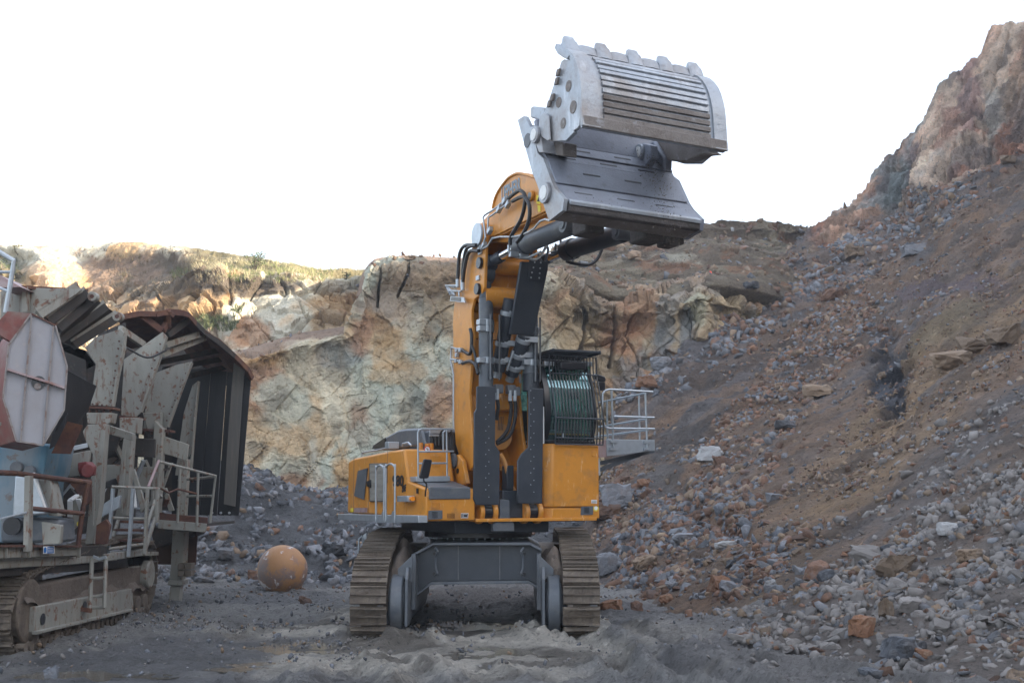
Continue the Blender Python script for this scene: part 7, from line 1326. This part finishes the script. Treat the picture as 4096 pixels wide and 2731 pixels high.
for (x, y, w, h, kd, sd, lb) in BL_:
    p = hit(x, y + h * .35)
    if p is None: continue
    D_ = p[1] / K; me = crag_mesh(400 + sd * 7, kd, 1, 4); V = np.empty(len(me.vertices) * 3); me.vertices.foreach_get('co', V); V = V.reshape(-1, 3); ext_ = (V.max(0) - V.min(0)); V = (V - V.mean(0)) / ext_ * np.array([w * D_, max(w, h) * D_ * .8, h * D_]); me.vertices.foreach_set('co', V.reshape(-1)); me.update()
    o = bpy.data.objects.new('boulder', me); COL.objects.link(o); o.location = p + np.array([0, 0, h * D_ * .32]); o.rotation_euler = (random.uniform(-.12, .12), random.uniform(-.12, .12), random.uniform(-.2, .2)); o['label'] = lb; o['category'] = 'boulder'
# =================================================================== scrub and grass on the bench
bG, bN = SURF['bench']; bx, by = topx(bG)
def blades(name, w, n, h0, h1, wd, cols, label, lean=.35, nb=6):
    a = np.cumsum(w.reshape(-1)); idx = np.searchsorted(a, rng.uniform(0, a[-1], n)); P0 = bG.reshape(-1, 3)[idx]; V = []; Fc = []; T = []
    for k, p in enumerate(P0):
        hh = rng.uniform(h0, h1)
        for j in range(nb):
            t = rng.uniform(0, 6.28); b0 = p + np.array([math.cos(t), math.sin(t), 0]) * rng.uniform(0, .12) - [0, 0, .05]; tp_ = b0 + np.array([rng.normal() * lean * hh, rng.normal() * lean * hh, hh * rng.uniform(.6, 1)]); sd = np.array([math.cos(t + 1.5), math.sin(t + 1.5), 0]) * wd
            i0 = len(V); V += [b0 - sd, b0 + sd, tp_]; Fc.append((i0, i0 + 1, i0 + 2)); T += [rng.uniform()] * 3
    me = bpy.data.meshes.new(name); me.from_pydata([tuple(v_) for v_ in V], [], Fc); at = me.attributes.new('tint', 'FLOAT', 'POINT'); at.data.foreach_set('value', np.array(T, np.float32)); me.materials.append(mat(name + '_leaf', cols[0], .8, 0, [(cols[1], .5, .45, .6, .9)], tint=.4)); o = bpy.data.objects.new(name, me); COL.objects.link(o); o['kind'] = 'stuff'; o['label'] = label
def pxw(x0, x1, y0, y1, s=25): return sstep(x0 - s, x0 + s, bx) * sstep(x1 + s, x1 - s, bx) * sstep(y0 - s * .6, y0 + s * .2, by) * sstep(y1 + s * .6, y1 - s * .2, by)
blades('dry_grass', pxw(780, 1450, 1040, 1118), 1500, .15, .5, .012, ((.46, .4, .26), (.4, .36, .22)), 'dry straw-coloured grass on the bench top')
blades('green_grass', pxw(900, 1330, 1060, 1118) + .4 * pxw(1100, 1300, 1090, 1120), 900, .15, .45, .014, ((.2, .24, .08), (.28, .3, .12)), 'fresh green grass along the bench edge')
blades('brown_scrub', pxw(430, 820, 1010, 1180) + pxw(780, 1030, 1118, 1165) + .4 * pxw(300, 520, 1000, 1040), 900, .15, .55, .016, ((.12, .09, .06), (.15, .13, .07)), 'dark brown bramble scrub on the soil slope')
blades('dark_scrub', pxw(640, 950, 1265, 1320, 12) + pxw(930, 970, 1215, 1250, 8) + .3 * pxw(690, 760, 1080, 1110, 8) + .5 * pxw(0, 60, 1040, 1100), 700, .2, .5, .03, ((.09, .11, .05), (.12, .14, .06)), 'dark green scrub on the cream ledge')
def shrub(x, y, h, w, lb, n=260, leaf=(.08, .11, .04), dens=1.):
    d_ = np.hypot(bx - x, by - y); p = bG.reshape(-1, 3)[np.argmin(d_)]; D_ = p[1] / K; H_, W_ = h * D_, w * D_; t = thing('shrub', lb, 'shrub', tuple(p)); tr = MB(); tips = []
    for j in range(9):
        a = rng.uniform(0, 6.28); q = p + np.array([math.cos(a) * W_ * .5 * rng.uniform(.3, 1), math.sin(a) * W_ * .4, H_ * rng.uniform(.6, 1)]); m_ = (p + q) / 2 + rng.normal(size=3) * .06; tr.tube([p - Z * .1, m_, q], .02, n=4); tips += [m_, q, (m_ + q) / 2]
    tr.build('branches', mat('twig', (.09, .07, .05), .9), t, flat=True)
    V = []; Fc = []
    for k in range(int(n * dens)):
        c_ = tips[rng.integers(len(tips))] + rng.normal(size=3) * W_ * .12; a = rng.normal(size=3); a /= np.linalg.norm(a); b = np.cross(a, rng.normal(size=3)); b /= np.linalg.norm(b); r_ = rng.uniform(.03, .07); i0 = len(V); V += [c_ - a * r_, c_ + b * r_ * .6, c_ + a * r_, c_ - b * r_ * .6]; Fc.append((i0, i0 + 1, i0 + 2, i0 + 3))
    w_ = MB(); w_.add(V, Fc); w_.build('foliage', mat('shrub_leaf', leaf, .7, 0, [(1.6, 3, .45, .6, .8)]), t, flat=True)
shrub(1020, 1078, 75, 90, 'tall sparse leafy shrub on the skyline near the grass', 420); shrub(70, 1016, 42, 60, 'feathery pale shrub on the skyline at the far left', 200, (.14, .14, .07)); shrub(125, 1020, 30, 40, 'small dark shrub right of the feathery one', 200)
shrub(215, 1020, 18, 60, 'low green bush on the left skyline', 260); shrub(1385, 1118, 30, 40, 'wispy shrub on the bench edge by the tall wall', 90); shrub(1265, 1112, 18, 50, 'low fern-like bush on the bench edge', 220, (.07, .11, .04)); shrub(940, 1235, 34, 46, 'round dark bush growing on the cream rock', 300, (.05, .07, .03))
# orange marker on the spoil ridge road
p = hit(2840, 1094); 
if p is not None:
    w_ = MB(); w_.cyl(p - Z * .2, p + Z * .12, .13, .07, n=12); w_.box(p - Z * .15, XV * .2, YV * .2, Z * .03); o = w_.build('marker_cone', mat('bright_orange_plastic', (.9, .08, .03), .4)); o['label'] = 'tiny bright orange marker cone on the ledge road above the wall'; o['category'] = 'traffic cone'

# debris bedding the steel ball
for k in range(34):
    a = random.uniform(0, 6.28); r_ = rb * random.uniform(.75, 1.25); p = np.array([cB_[0] + math.cos(a) * r_, cB_[1] + math.sin(a) * r_ * .9, cB_[2] - rb + random.uniform(0, .06)]); s_ = random.uniform(.04, .15)
    o = bpy.data.objects.new('stone', random.choice(RM[random.choice(['dark', 'grey', 'tan', 'dark'])])); COL.objects.link(o); o.location = p; o.scale = (s_, s_ * .8, s_ * .6); o.rotation_euler = (random.uniform(0, 3), random.uniform(0, 3), random.uniform(0, 6)); o['label'] = 'small stone packed around the foot of the steel ball'; o['category'] = 'stone'; o['group'] = 'small stones around the foot of the steel ball'
# =================================================================== thin haze in the pit air, added to lift the shadows
hz = bpy.data.materials.new('lift_haze'); hz.use_nodes = True; N = hz.node_tree.nodes; N.remove(N['Principled BSDF']); pv = N.new('ShaderNodeVolumePrincipled'); pv.inputs['Density'].default_value = .0007; pv.inputs['Color'].default_value = (.92, .95, 1, 1); pv.inputs['Anisotropy'].default_value = .3
hz.node_tree.links.new(pv.outputs[0], N['Material Output'].inputs['Volume'])
mb = MB(); mb.wbox(-130, 135, -60, 190, -14, 52); o = mb.build('haze', hz, kind='stuff', flat=True); o['label'] = 'thin pale haze added to lift the shadows in the quarry'
